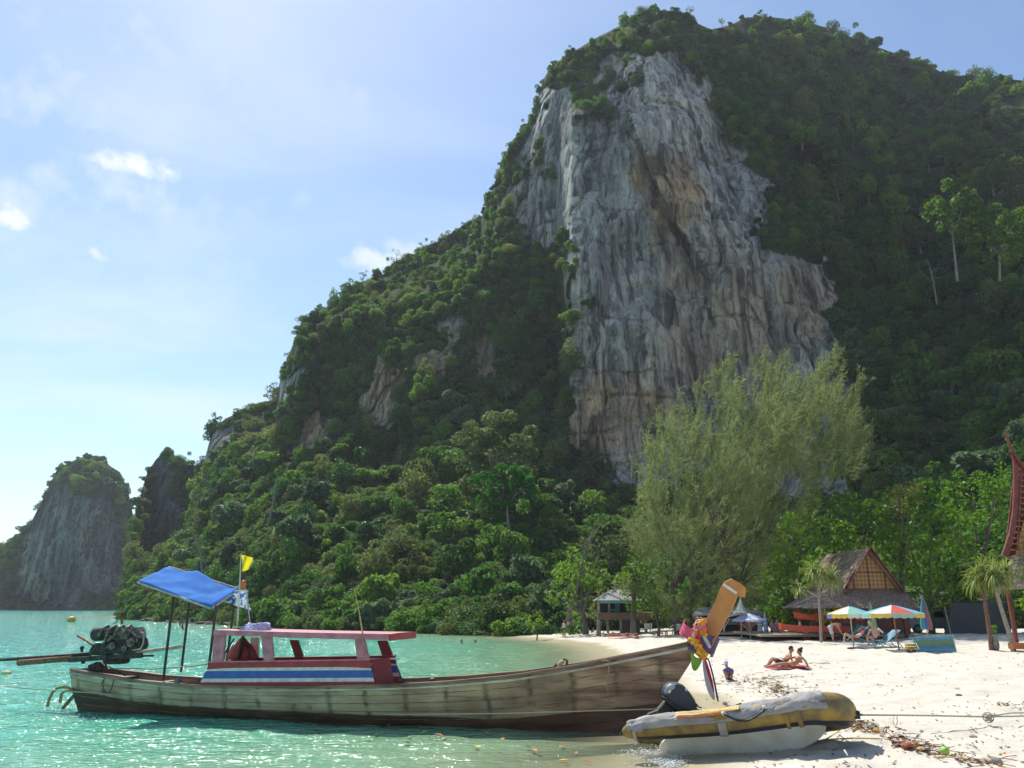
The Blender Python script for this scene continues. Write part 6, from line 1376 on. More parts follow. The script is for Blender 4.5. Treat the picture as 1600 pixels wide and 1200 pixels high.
# ---- stilted bungalow at the far end of the beach
BY = 69
bg_ = thing('stilted_bungalow', 'grey-roofed bungalow on stilts with teal walls at the beach end', 'bungalow', base_at(960, 986, BY)); zb_ = bg_.location.z
grey_roof = mat('grey_sheet_roof', (.27, .26, .26), (.19, .18, .18), .6, 3, bump=.2); teal = mat('teal_boards', (.11, .30, .30), (.08, .22, .23), .6, 5, stretch=(6, 1, 1)); dwall = mat('dark_wall', (.05, .045, .045), (.03, .028, .028), .8)
xa, xb_ = P(936, 950, BY).x, P(996, 950, BY).x; z1, z2, z3 = P(960, 938, BY).z, P(960, 957, BY).z, P(960, 966, BY).z
apx = P(972, 921, BY)
bm = NB(); e = [Vector((xa - .1, BY - .8, z1)), Vector((xb_ + .3, BY - .8, z1)), Vector((xb_ + .3, BY + 4, z1)), Vector((xa - .1, BY + 4, z1))]; r0, r1 = Vector((apx.x - .8, BY + 1.4, apx.z)), Vector((apx.x + .8, BY + 1.4, apx.z))
V5 = [bm.verts.new(p) for p in e + [r0, r1]]
for f in ((0, 1, 5, 4), (1, 2, 5), (2, 3, 4, 5), (3, 0, 4), (3, 2, 1, 0)): bm.faces.new([V5[i] for i in f])
wobj('roof', bm, grey_roof, bg_)
bm = NB(); bm_beam(bm, Vector((xa, BY - .7, z1 - .12)), Vector((xb_, BY - .7, z1 - .12)), .06, .25); wobj('fascia', bm, teal, bg_)
bm = NB(); slab(bm, [Vector((xa, BY + 1.4, z1)), Vector((xb_, BY + 1.4, z1)), Vector((xb_, BY + 1.4, z2)), Vector((xa, BY + 1.4, z2))], Vector((0, .1, 0))); wobj('wall', bm, dwall, bg_)
for px0, px1 in ((950, 953.5), (961, 968), (985, 994)):
    bm = NB(); slab(bm, [P(px0, 942, BY + 1.1), P(px1, 942, BY + 1.1), P(px1, 957, BY + 1.1), P(px0, 957, BY + 1.1)], Vector((0, .08, 0))); wobj('wall_panel', bm, teal if px0 > 955 else palem, bg_)
bm = NB(); slab(bm, [P(952, 951.5, BY + 1.05), P(961, 951.5, BY + 1.05), P(961, 955, BY + 1.05), P(952, 955, BY + 1.05)], Vector((0, .05, 0))); wobj('window_sill', bm, teal, bg_)
bm = NB(); slab(bm, [Vector((xa - .2, BY - .8, z2)), Vector((xb_ + 1.6, BY - .8, z2)), Vector((xb_ + 1.6, BY + 4, z2)), Vector((xa - .2, BY + 4, z2))], Vector((0, 0, -.1))); wobj('deck', bm, mat('brown_deck', (.20, .11, .08), (.12, .07, .05), .8), bg_)
for k in range(4):
    zz_ = z2 - .12 - (z2 - z3) * (k + .5) / 4; bm = NB(); bm_beam(bm, Vector((xa - .2, BY - .82, zz_)), Vector((xb_ + 1.6, BY - .82, zz_)), .04, (z2 - z3) / 4 - .02); wobj('deck_board', bm, MATS['brown_deck'], bg_)
for px, Y, top in ((933.5, BY - .6, z1), (970.5, BY - .6, z2), (937, BY - .7, z1), (1010, BY - .6, z2), (950, BY + 3.5, z2), (985, BY + 3.5, z2)):
    p = Pt(px, Y, zb_ - .1); bm = NB(); bm_tube(bm, [p, Vector((p.x + (.2 if px == 933.5 else 0), Y, top))], .11, 7); wobj('stilt', bm, mat('stilt_wood', (.30, .24, .20), (.18, .14, .11), .9, 4), bg_)
bm = NB(); slab(bm, [Pt(972, BY + 1.5, zb_ - .1), Pt(1000, BY + 1.5, zb_ - .1), Pt(1000, BY + 1.5, z3), Pt(972, BY + 1.5, z3)], Vector((0, .1, 0))); wobj('under_wall', bm, mat('grey_under_wall', (.15, .13, .13), (.1, .09, .09), .9), bg_)
# ---- the bar behind the prow
KY = 62
bar = thing('beach_bar', 'low grey-roofed open beach bar behind the prow', 'bar', base_at(1140, 990, KY)); zk = bar.location.z
bm = NB(); e = [P(1082, 962, KY - 1), P(1190, 960, KY - 1), P(1176, 950, KY + 2), P(1096, 951, KY + 2)]; slab(bm, e, Vector((0, 0, .12))); wobj('roof', bm, mat('pale_bar_roof', (.36, .34, .31), (.26, .24, .22), .8), bar)
bm = NB(); a_, c_ = P(1092, 962, KY + 3), P(1186, 962, KY + 3); slab(bm, [a_, c_, Vector((c_.x, c_.y, zk)), Vector((a_.x, a_.y, zk))], Vector((0, .1, 0))); wobj('back_wall', bm, dwall, bar)
bm = NB(); slab(bm, [P(1138, 966, KY + 2.8), P(1186, 966, KY + 2.8), P(1186, 976, KY + 2.8), P(1138, 976, KY + 2.8)], Vector((0, .06, 0))); wobj('sign_panel', bm, mat('pale_panel', (.45, .47, .40), (.36, .38, .32), .7), bar)
for px in (1090, 1132, 1156, 1186):
    p = Pt(px, KY - .8, zk); bm = NB(); bm_beam(bm, p, Vector((p.x, p.y, P(px, 961, KY - .8).z)), .12, .12, (0, 1, 0)); wobj('post', bm, dtimber if px == 1156 else palem, bar)
bm = NB(); a_, c_ = Pt(1084, KY - 2, zk + .1), Pt(1200, KY - 2, zk + .1); slab(bm, [a_, c_, c_ + Vector((0, 5, 0)), a_ + Vector((0, 5, 0))], Vector((0, 0, .12))); wobj('deck', bm, MATS['pale_deck_boards'], bar)
# white shade sail with long guy ropes
SY = 57
sail = thing('shade_sail', 'white peaked shade sail with long guy ropes, seen beside the prow', 'shade sail', base_at(1158, 990, SY)); sailm = mat('white_sail_cloth', (.72, .72, .66), (.60, .60, .54), .8, 3, bump=.1, transl=.35)
apex = P(1157, 934, SY)
bm = NB(); rim = [P(x, y, SY + d) for x, y, d in ((1134, 965, 0), (1142, 961, -1.2), (1150, 956, -1.8), (1163, 957, -1.6), (1172, 961, -.6), (1176, 964, .6), (1160, 960, 1.8), (1144, 963, 1.4))]
rr_ = [[apex.lerp(q, f) + Vector((0, 0, -.35 * math.sin(math.pi * f))) for q in rim] for f in (.04, .2, .4, .6, .8, 1)]
bm_loft(bm, rr_, True); wobj('canopy', bm, sailm, sail, True)
bm = NB(); bm_tube(bm, [Pt(1159, SY, zk), apex + Vector((0, 0, .1))], .05, 7); wobj('pole', bm, palem, sail)
for x1, y1, x2, y2 in ((1172, 961, 1190, 972), (1174, 963, 1184, 976), (1176, 960, 1196, 970), (1134, 965, 1122, 984), (1140, 966, 1130, 984)):
    bm = NB(); bm_tube(bm, [P(x1, y1, SY - .3), P((x1 + x2) / 2, (y1 + y2) / 2 + .8, SY - .8), P(x2, y2, SY - 1.2)], .025, 5); wobj('guy_rope', bm, ropem, sail)
# ---- parasols
def sectors(par, top, rx, drop, cols, n, val=.0, tilt=(0, 0), vcols=None):
    for k in range(n):
        a0, a1 = 2 * math.pi * k / n + .3, 2 * math.pi * (k + 1) / n + .3; bm = NB(); rows = []
        for f in (0.02, .35, .7, 1.0):
            row = []
            for j in range(4):
                a_ = a0 + (a1 - a0) * j / 3; sag = .05 * math.sin(math.pi * j / 3) * f
                row.append(Vector((math.cos(a_) * rx * f * (1 - sag * .6), math.sin(a_) * rx * f * (1 - sag * .6), -drop * f ** 1.15 - sag * .5 + (math.cos(a_) * tilt[0] + math.sin(a_) * tilt[1]) * f)))
            rows.append(row)
        bm_loft(bm, rows, False); bmesh.ops.translate(bm, verts=bm.verts, vec=top); obj('panel', bm, cols[k % len(cols)], par, True)
        if val:
            bm = NB(); last_ = rows[-1]
            for j in range(3):
                p, q = last_[j], last_[j + 1]
                ring = [p, q, q + Vector((0, 0, -val * .7)), p.lerp(q, .5) + Vector((0, 0, -val)), p + Vector((0, 0, -val * .7))]; bm.faces.new([bm.verts.new(v + Vector(top)) for v in ring])
            vc = vcols or cols; obj('valance', bm, vc[(k * 2 + 1) % len(vc)], par)
def cloth_m(n, c): return mat(n, c, tuple(v * .85 for v in c), .7, 4, bump=.08, transl=.35)
uc = [cloth_m('parasol_sky_blue', (.22, .55, .80)), cloth_m('parasol_pink', (.72, .30, .42)), cloth_m('parasol_white', (.78, .78, .74)), cloth_m('parasol_yellow', (.78, .60, .12)), cloth_m('parasol_green', (.30, .62, .48)), cloth_m('parasol_red', (.70, .13, .09)), cloth_m('parasol_blue', (.10, .22, .58)), cloth_m('parasol_teal', (.10, .38, .40))]
def parasol(label, px, foot, top, half, cols, vcols, pm, lean=0):
    b_ = GG(px, foot); Y = b_.y; t_ = thing('open_parasol', label, 'parasol', b_, 0, 'open parasols on the beach'); hgt = P(px, top, Y).z - b_.z; r_ = half / FPX * Y
    bm = NB(); bm_tube(bm, [(lean, 0, -.1), (0, 0, hgt)], .035, 8); obj('pole', bm, pm, t_)
    sectors(t_, Vector((0, 0, hgt)), r_, .42, cols, 8, .24, (0, -.02), vcols)
    bm = NB(); bm_ball(bm, (0, 0, hgt + .03), (.05, .05, .06)); obj('finial', bm, uc[6], t_)
    for k in range(8):
        a_ = 2 * math.pi * k / 8 + .3; bm = NB(); bm_tube(bm, [(0, 0, hgt - .35), (math.cos(a_) * r_ * .55, math.sin(a_) * r_ * .55, hgt - .26)], .012, 4); obj('strut', bm, palem, t_)
    return t_
parasol('multicoloured parasol with scalloped flaps left of the closed teal one', 1334, 1011, 947, 33, [uc[i] for i in (1, 2, 0, 3, 2, 4, 0, 2)], [uc[i] for i in (4, 6, 1, 3, 7, 2)], palem)
parasol('larger multicoloured parasol on a red-brown pole, nearest the blue deck chair', 1402, 1016, 945, 43, [uc[i] for i in (3, 1, 2, 0, 2, 5, 0, 3)], [uc[i] for i in (4, 5, 3, 6, 4, 2, 3)], timber, .1)
def closed(label, px, foot, top, bot, wd, cols, pm, group='closed parasols', Yo=None):
    b_ = GG(px, foot) if Yo is None else base_at(px, foot, Yo); Y = b_.y; t_ = thing('closed_parasol', label, 'parasol', b_, 0, group); zt, zb2 = P(px, top, Y).z - b_.z, P(px, bot, Y).z - b_.z; r_ = wd / FPX * Y
    bm = NB(); bm_tube(bm, [(0, 0, -.05), (0, 0, zt + .03)], .03, 7); obj('pole', bm, pm, t_)
    n = len(cols) * 2
    for k in range(n):
        a0, a1 = 2 * math.pi * k / n, 2 * math.pi * (k + 1) / n; bm = NB(); rows = []
        for f in (0, .3, .6, .85, 1):
            rr = r_ * (.12 + .88 * f ** .8) * (1 if f < 1 else .82)
            rows.append([Vector((math.cos(a_) * rr * s, math.sin(a_) * rr * s, zt + (zb2 - zt) * f - (.06 if j == 1 and f == 1 else 0))) for j, (a_, s) in enumerate(((a0, .72), ((a0 + a1) / 2, 1.05), (a1, .72)))])
        bm_loft(bm, rows, False); obj('panel', bm, cols[k % len(cols)], t_, True)
    return t_
closed('closed teal, red and blue striped parasol standing behind the blue deck chair', 1451, 1004, 931, 983, 9, [uc[7], uc[6], uc[5], uc[7]], palem)
closed('closed teal and yellow parasol between the two open ones', 1366, 1002, 941, 992, 8, [uc[7], uc[3], uc[4]], palem)
bw_ = [mat('blue_white_stripe', (.70, .72, .78), (.16, .20, .46), .7, 1, bump=0, lo=.48, hi=.52, stretch=(.2, .2, 14))]
closed('closed blue and white striped parasol, right one of the pair by the bar', 1198, 997, 955, 988, 4, [bw_[0], bw_[0], bw_[0]], palem, 'blue and white parasols', None)
closed('closed blue and white striped parasol, left one of the pair by the bar', 1189, 998, 961, 990, 4.5, [bw_[0], bw_[0], bw_[0]], palem, 'blue and white parasols', None)
b_ = base_at(1172, 990, 56); bp_ = thing('open_parasol', 'open pale blue parasol in front of the beach bar', 'parasol', b_, 0, 'blue and white parasols'); hg = P(1172, 958, 56).z - b_.z
bm = NB(); bm_tube(bm, [(0, 0, 0), (0, 0, hg)], .035, 7); obj('pole', bm, palem, bp_); lbm = cloth_m('parasol_lilac_blue', (.36, .42, .72)); sectors(bp_, Vector((0, 0, hg)), 1.15, .42, [lbm, lbm, mat('parasol_pale', (.6, .63, .78))], 8, .12)
# ---- deck chairs
tealw = mat('teal_painted_wood', (.20, .42, .42), (.12, .29, .30), .55, 5, bump=.1)
def deck_chair(label, foot, rz, fab, stripes=None, angle=.62, L_=1.35, wd=.62):
    t_ = thing('deck_chair', label, 'deck chair', foot, rz, 'deck chairs on the beach')
    for sy in (-1, 1):
        y = sy * wd / 2; bm = NB(); bm_beam(bm, (-.55, y, .03), (L_ * math.cos(angle) - .40, y, L_ * math.sin(angle) + .12), .035, .06, (0, 1, 0)); obj('side_rail', bev(bm, .006), tealw, t_)
        bm = NB(); bm_beam(bm, (.62, y * .9, .03), (-.45, y * .9, .42), .035, .06, (0, 1, 0)); obj('seat_rail', bev(bm, .006), tealw, t_)
        bm = NB(); bm_beam(bm, (.75, y * 1.05, .02), (L_ * math.cos(angle) * .62 - .40, y * 1.05, L_ * math.sin(angle) * .62 + .12), .03, .05, (0, 1, 0)); obj('prop', bev(bm, .006), tealw, t_)
    for x, z in ((-.5, .40), (L_ * math.cos(angle) - .40, L_ * math.sin(angle) + .12), (.60, .05), (-.52, .06)):
        bm = NB(); bm_beam(bm, (x, -wd / 2 - .03, z), (x, wd / 2 + .03, z), .04, .05); obj('cross_bar', bev(bm, .006), tealw, t_)
    cols = stripes or [fab]; n = len(cols)
    for k in range(n):
        y0, y1 = -wd / 2 * .9 + wd * .9 * k / n, -wd / 2 * .9 + wd * .9 * (k + 1) / n; bm = NB(); rows = []
        for i in range(10):
            f = i / 9; top = Vector((L_ * math.cos(angle) - .40, 0, L_ * math.sin(angle) + .12)); q = Vector((-.5, 0, .40)).lerp(top, f) + Vector((0, 0, -.34 * math.sin(math.pi * min(1, f * 1.15)) * (1 - .5 * f))); rows.append([q + Vector((0, y0, 0)), q + Vector((0, y1, 0))])
        bm_loft(bm, rows, False); o = obj('sling', bm, cols[k], t_, True); s_ = o.modifiers.new('t', 'SOLIDIFY'); s_.thickness = .006
    return t_
bluefab = cloth_m('blue_sling', (.22, .42, .62)); greenfab = cloth_m('green_sling', (.20, .40, .32)); redfab = cloth_m('dusty_pink_sling', (.42, .14, .15)); olivefab = cloth_m('olive_sling', (.34, .42, .14))
deck_chair('teal deck chair with blue sling right of the seated man', GG(1385, 1013), R(8), bluefab)
deck_chair('teal deck chair with dusty pink sling behind the kneeling-up legs', GG(1338, 1004), R(10), redfab)
deck_chair('green-slung deck chair farthest back beside the bending man', GG(1330, 1000), R(14), greenfab)
# the big one, seen from behind at the right
tb = GG(1460, 1018); big = thing('deck_chair', 'wide blue-green deck chair seen from behind under the closed parasol', 'deck chair', tb, R(0), 'deck chairs on the beach'); YB = tb.y
def bq(px, py, dy=0): return P(px, py, YB + dy) - tb
for a_, c_ in (((1425, 996), (1437, 1020)), ((1488, 994), (1494, 1018)), ((1432, 997), (1444, 1019)), ((1480, 996), (1490, 1018))):
    bm = NB(); bm_beam(bm, bq(*a_), bq(*c_), .05, .05, (0, 1, 0)); obj('side_rail', bev(bm, .006), tealw, big)
for a_, c_ in (((1420, 997), (1490, 993)), ((1434, 1019), (1494, 1018))):
    bm = NB(); bm_beam(bm, bq(*a_), bq(*c_), .05, .06, (0, 1, 0)); obj('cross_bar', bev(bm, .006), tealw, big)
strips = [(0, .17, bluefab), (.17, .33, greenfab), (.33, .48, olivefab), (.48, .6, greenfab), (.6, .78, cloth_m('teal_sling', (.16, .38, .42))), (.78, 1, bluefab)]
for f0, f1, m in strips:
    bm = NB(); tl, tr_, bl, br = bq(1428, 997.5, .02), bq(1487, 994.5, .02), bq(1438, 1018, -.25), bq(1493, 1017, -.25)
    rows = [[tl.lerp(bl, f0 + (f1 - f0) * j / 3).lerp(tr_.lerp(br, f0 + (f1 - f0) * j / 3), i / 8) + Vector((0, .10 * math.sin(math.pi * i / 8) * math.sin(math.pi * (f0 + (f1 - f0) * j / 3)), 0)) for j in range(4)] for i in range(9)]
    bm_loft(bm, rows, False); o = obj('sling', bm, m, big, True); s_ = o.modifiers.new('t', 'SOLIDIFY'); s_.thickness = .006
# yellow crate, towel, sandals
p = GG(1424, 1018); yb = thing('yellow_crate', 'small bright yellow crate on the sand beside the wide deck chair', 'crate', p); ym = mat('yellow_plastic', (.75, .46, .03), (.62, .36, .02), .45)
for dx, dy, sx, sy in ((0, -.15, .42, .02), (0, .15, .42, .02), (-.2, 0, .02, .3), (.2, 0, .02, .3)):
    for z0 in (.18, .30): bm = NB(); bm_box(bm, (dx, dy, z0), (sx, sy, .09)); obj('side', bev(bm, .004), ym, yb)
bm = NB(); bm_box(bm, (0, 0, .10), (.42, .3, .03)); obj('bottom', bm, ym, yb)
bm = NB()
for dx in (-.15, .15): bm_box(bm, (dx, 0, .05), (.06, .26, .1))
obj('foot', bm, dtimber, yb)
bm = NB(); p = GG(1336, 1014); 
for k in range(5): bm_ball(bm, p + Vector((-.3 + .15 * k, .05 * math.sin(k * 3), .03)), (.12, .07, .04), 8, 5)
tag(obj('folded_clothes', bm, dwall, None, True), 'dark clothes dropped on the sand in front of the deck chairs', 'clothes')
# chairs and low tables round the bar, kept small
chm = mat('white_plastic', (.72, .72, .70), rough=.4)
def plastic_chair(label, px, py, rz, m, group, Y=None):
    b_ = GG(px, py) if Y is None else base_at(px, py, Y); t_ = thing('plastic_chair', label, 'chair', b_, rz, group)
    bm = NB(); bm_box(bm, (0, 0, .42), (.46, .44, .03)); obj('seat', bev(bm, .01), m, t_)
    bm = NB(); bm_box(bm, (0, .22, .66), (.46, .03, .44)); obj('backrest', bev(bm, .01), m, t_)
    for sx in (-.2, .2):
        for sy in (-.19, .19): bm = NB(); bm_tube(bm, [(sx * 1.1, sy * 1.1, 0), (sx, sy, .42)], .022, 5); obj('leg', bm, m, t_)
for k, (px, py, lab) in enumerate(((1012, 991.5, 'white plastic chair beside the pale tree trunk'), (1022, 991, 'white plastic chair right of the one by the tree trunk'), (1064, 993, 'white plastic chair at the foot of the casuarina'), (1148, 988, 'white chair on the deck of the bar, nearer the prow'), (1162, 988.5, 'white chair under the pale blue parasol'))): plastic_chair(lab, px, py, k * 1.1, chm, 'white chairs at the beach end')
for k, (px, py, lab) in enumerate(((1036, 993, 'pale wooden lounger left of the blue signpost'), (1049, 992, 'pale wooden lounger right next to the blue signpost'), (1108, 993, 'pale wooden lounger left of the bar deck'), (1122, 992, 'pale wooden lounger by the bar deck'))):
    b_ = GG(px, py); t_ = thing('wooden_lounger', lab, 'lounger', b_, .4 * k, 'wooden loungers'); pk_ = mat('pinkish_timber', (.52, .40, .34), (.36, .26, .21), .8)
    bm = NB(); bm_beam(bm, (-.8, -.25, .3), (.35, -.25, .3), .05, .07); bm_beam(bm, (-.8, .25, .3), (.35, .25, .3), .05, .07); obj('frame', bm, pk_, t_)
    for q in range(7): bm = NB(); bm_box(bm, (-.75 + q * .17, 0, .345), (.13, .54, .02)); obj('slat', bm, pk_, t_)
    for q in range(4): bm = NB(); bm_box(bm, (.42 + q * .13, 0, .40 + q * .12), (.13, .54, .02), Matrix.Rotation(-.75, 3, 'Y')); obj('slat', bm, pk_, t_)
    for sx in (-.7, .3):
        for sy in (-.25, .25): bm = NB(); bm_box(bm, (sx, sy, .15), (.06, .05, .3)); obj('leg', bm, pk_, t_)
b_ = GG(1054, 993); sg = thing('blue_signpost', 'thin blue post with a small yellow-green board by the loungers', 'signpost', b_)
bm = NB(); bm_tube(bm, [(0, 0, 0), (0, 0, 1.7)], .05, 7); obj('post', bm, uc[6], sg); bm = NB(); bm_box(bm, (0, -.06, 1.75), (.34, .03, .42)); obj('board', bm, lv_ if False else mat('sign_yellow_green', (.5, .52, .08), rough=.6), sg)
for k, px in enumerate((1106, 1130, 1170)):
    b_ = GG(px, 990); tt_ = thing('low_table', ('low wooden table at the left end of the bar deck', 'low wooden table in the middle of the bar deck', 'low wooden table under the pale blue parasol')[k], 'table', b_, 0, 'tables at the bar'); bm = NB(); bm_box(bm, (0, 0, .55), (.9, .7, .05)); obj('tabletop', bev(bm, .01), MATS['pinkish_timber'], tt_)
    for sx in (-.36, .36):
        for sy in (-.26, .26): bm = NB(); bm_box(bm, (sx, sy, .26), (.06, .06, .52)); obj('leg', bm, dtimber, tt_)
# ---- shade net and van behind the trees at the right
b_ = base_at(1478, 990, 62); nt_ = thing('dark_tent', 'dark grey tarpaulin shelter under the trees at the right', 'shelter', b_); tm_ = mat('dark_tarpaulin', (.055, .06, .065), (.035, .038, .04), .7)
zt = b_.z; bm = NB(); slab(bm, [Pt(1475, 60, zt), Pt(1580, 60, zt), Pt(1580, 60, zt + 2.2), Pt(1488, 60, zt + 2.2)], Vector((0, .05, 0))); wobj('side_sheet', bm, tm_, nt_); bm = NB(); slab(bm, [Pt(1488, 60, zt + 2.2), Pt(1580, 60, zt + 2.2), Pt(1575, 64, zt + 2.5), Pt(1490, 64, zt + 2.5)], Vector((0, 0, .04))); wobj('roof_sheet', bm, tm_, nt_)
bm = NB(); bm_tube(bm, [Pt(1486, 59.6, zt), Pt(1476, 59.8, zt + 1.9)], .04, 6); wobj('pole', bm, palem, nt_)
b_ = base_at(1452, 992, 63); vn = thing('parked_van', 'pale grey van half hidden behind the closed parasol and the tree', 'van', b_); vm_ = mat('white_van_paint', (.24, .25, .26), (.18, .19, .2), .5)
bm = NB(); sil = [(-1.9, .35), (1.9, .35), (1.95, .9), (1.35, 1.15), (1.0, 1.75), (-1.8, 1.8), (-1.95, 1.0)]; slab(bm, [Vector((x, -.8, z)) for x, z in sil], Vector((0, 1.6, 0))); obj('body', bev(bm, .06, 2), vm_, vn)
bm = NB(); slab(bm, [Vector((x, -.815, z)) for x, z in ((-1.6, 1.15), (.95, 1.15), (.85, 1.6), (-1.6, 1.62))], Vector((0, .01, 0))); obj('window', bm, mat('dark_glass', (.02, .025, .03), rough=.1), vn)
for x in (-1.2, 1.2):
    bm = NB(); bm_tube(bm, [(x, -.85, .34), (x, -.6, .34)], .34, 16); wl = obj('wheel', bm, blackm, vn); bm = NB(); bm_tube(bm, [(x, -.87, .34), (x, -.84, .34)], .19, 12); obj('rim', bm, em2, wl)
b_ = GG(1557, 1016); jar = thing('water_jar', 'grey clay jar with a seedling between the two leaning palms', 'jar', b_); bm = NB()
bm_loft(bm, [[Vector((math.cos(a_) * r_, math.sin(a_) * r_, z)) for a_ in [6.283 * q / 12 for q in range(12)]] for r_, z in ((.10, 0), (.15, .1), (.17, .3), (.14, .5), (.09, .6), (.11, .65))], True, True); obj('body', bm, mat('grey_clay', (.30, .29, .26), (.2, .19, .17), .8), jar, True)
rg = np.random.default_rng(5); V, F, v = leaf_cloud(rg, np.array([[0, 0, .9], [.05, 0, 1.1]]), np.array([.14, .1]), 60, .07); obj('seedling', np_mesh('seedling', V, F, lime_leaf, {'v': v}), None, jar)
# ---- buoys
for px, py, w_, m, lab, nm in ((111, 968.5, 6.0, 'b', 'orange-yellow mooring buoy afloat left of the engine', 'mooring_buoy'), (9, 1050, 6, 'y', 'pale yellow float on the water at the left edge', 'fishing_float')):
    p = G(px, py + 3, 0); r_ = w_ / FPX * p.y; b2 = thing(nm, lab, 'buoy', p); bm = NB()
    bm_ball(bm, (0, 0, r_ * (.5 if m == 'b' else .2)), (r_, r_, r_ * .85) if m == 'b' else (r_ * 1.15, r_ * .8, r_ * .6), 14, 10); obj('float', bm, mat('orange_buoy', (.75, .38, .02), (.6, .28, .02), .4) if m == 'b' else mat('pale_float', (.68, .60, .22), (.5, .42, .15), .6), b2, True)
    bm = NB(); bm_tube(bm, [(0, 0, r_ * 1.2), (0, 0, r_ * 1.55)] if m == 'b' else [(r_ * .9, 0, r_ * .2), (r_ * 1.35, 0, r_ * .2)], r_ * .15, 6); obj('eye', bm, em, b2)
# ---- dark shore rocks under the jungle
rnd = random.Random(9); rockm = mat('dark_shore_rock', (.085, .075, .06), (.035, .032, .028), .85, 3, bump=.6)
me_r = []
for k in range(4):
    bm = NB(); bmesh.ops.create_icosphere(bm, subdivisions=3, radius=1)
    for v in bm.verts:
        d = v.co.normalized(); v.co = d * (1 + .35 * float(vnoise(d.x * 1.6 + k * 5, d.y * 1.6, d.z * 1.6, 5)) + .12 * float(vnoise(d.x * 5, d.y * 5 + k, d.z * 5, 6)))
    me = bpy.data.meshes.new('shore_rock'); bm.to_mesh(me); bm.free(); me.materials.append(rockm); me_r.append(me)
where = ((860, 'beside the leafy shore bush'), (800, 'left of the two swimmers'), (700, 'beyond the cabin roof'), (600, 'behind the bamboo rod'), (500, 'beyond the yellow flag'), (400, 'under the blue canopy'), (300, 'between the canopy poles'), (0, 'beyond the engine'))
for k in range(64):
    px = 212 + k * 10.3 + rnd.uniform(-4, 4); py = float(np.interp(px, [b[0] for b in BASE], [b[1] for b in BASE])) - rnd.uniform(-.6, 1.2); p = G(px, py, 0); s = p.y / FPX * rnd.uniform(4, 10)
    o = bpy.data.objects.new('shore_rock', me_r[k % 4]); COL.objects.link(o); o.location = (p.x, p.y + s * .4, .05); o.scale = (s * rnd.uniform(.9, 1.5), s, s * rnd.uniform(.4, .8)); o.rotation_euler = (0, 0, rnd.uniform(0, 6))
    tag(o, f'{"broad" if s > .5 else "small"} dark shore rock at the jungle waterline ' + next(w_ for x, w_ in where if px >= x), 'rock', 'dark rocks along the jungle waterline')
# ================================================================ people
skinm = [mat('tanned_skin', (.42, .21, .12), (.36, .17, .095), .55, 6, bump=.05), mat('pink_skin', (.56, .32, .24), (.48, .26, .19), .55, 6, bump=.05), mat('brown_skin', (.32, .15, .085), (.26, .12, .07), .55, 6, bump=.05)]
hairm = mat('dark_hair', (.035, .022, .015), (.018, .012, .009), .6, 20, bump=.3); greyhair = mat('grey_hair', (.45, .43, .40), (.33, .31, .29), .7, 20, bump=.3)
eyem = mat('eye_dark', (.02, .015, .012), rough=.3); lipm = mat('lips', (.32, .12, .10), rough=.5)
def skin_body(verts, edges, rad, root):
    me = bpy.data.meshes.new('tmp'); me.from_pydata([tuple(v) for v in verts], edges, []); o = bpy.data.objects.new('tmp', me); COL.objects.link(o)
    o.modifiers.new('skin', 'SKIN')
    for i, r_ in enumerate(rad): me.skin_vertices[0].data[i].radius = (r_, r_) if not hasattr(r_, '__len__') else r_
    me.skin_vertices[0].data[root].use_root = True
    s_ = o.modifiers.new('sub', 'SUBSURF'); s_.levels = s_.render_levels = 2
    dg = bpy.context.evaluated_depsgraph_get(); ev = o.evaluated_get(dg); bm = NB(); bm.from_mesh(ev.to_mesh()); ev.to_mesh_clear()
    bpy.data.objects.remove(o); bpy.data.meshes.remove(me); return bm
def head_bits(bm, c, up, fw, s=1.0):
    """nose, ears and a shaped head on the body mesh itself"""
    up, fw = Vector(up).normalized(), Vector(fw); fw = (fw - up * fw.dot(up)).normalized(); sd = up.cross(fw)
    M = Matrix((sd, fw, up)).transposed()
    bm_ball(bm, c, (.076 * s, .095 * s, .115 * s), 14, 10, M)
    bm_ball(bm, c + fw * .045 * s - up * .055 * s, (.055 * s, .05 * s, .05 * s), 10, 7, M)
    bm_ball(bm, c + fw * .098 * s - up * .012 * s, (.013 * s, .022 * s, .024 * s), 7, 5, M)
    for q in (-1, 1): bm_ball(bm, c + sd * q * .077 * s, (.012 * s, .022 * s, .032 * s), 7, 5, M)
    return M, sd, fw, up
def hand_bits(bm, wrist, d, palm_n, s=1.0):
    d = Vector(d).normalized(); n = Vector(palm_n); n = (n - d * n.dot(d)).normalized(); sd = d.cross(n)
    bm_ball(bm, wrist + d * .045 * s, (.038 * s, .018 * s, .05 * s), 8, 6, Matrix((sd, n, d)).transposed())
    for k, L_ in enumerate((.065, .078, .083, .07)):
        b_ = wrist + d * .085 * s + sd * (-.03 + .02 * k) * s; bm_tube(bm, [b_, b_ + (d * .75 + n * .2).normalized() * L_ * .55 * s, b_ + (d * .8 + n * .5) * L_ * s], [.0095 * s, .009 * s, .007 * s], 5)
    b_ = wrist + d * .03 * s - sd * .032 * s; bm_tube(bm, [b_, b_ + (d * .5 - sd * .7) * .045 * s, b_ + (d * .9 - sd * .6 + n * .3) * .065 * s], [.012 * s, .011 * s, .008 * s], 5)
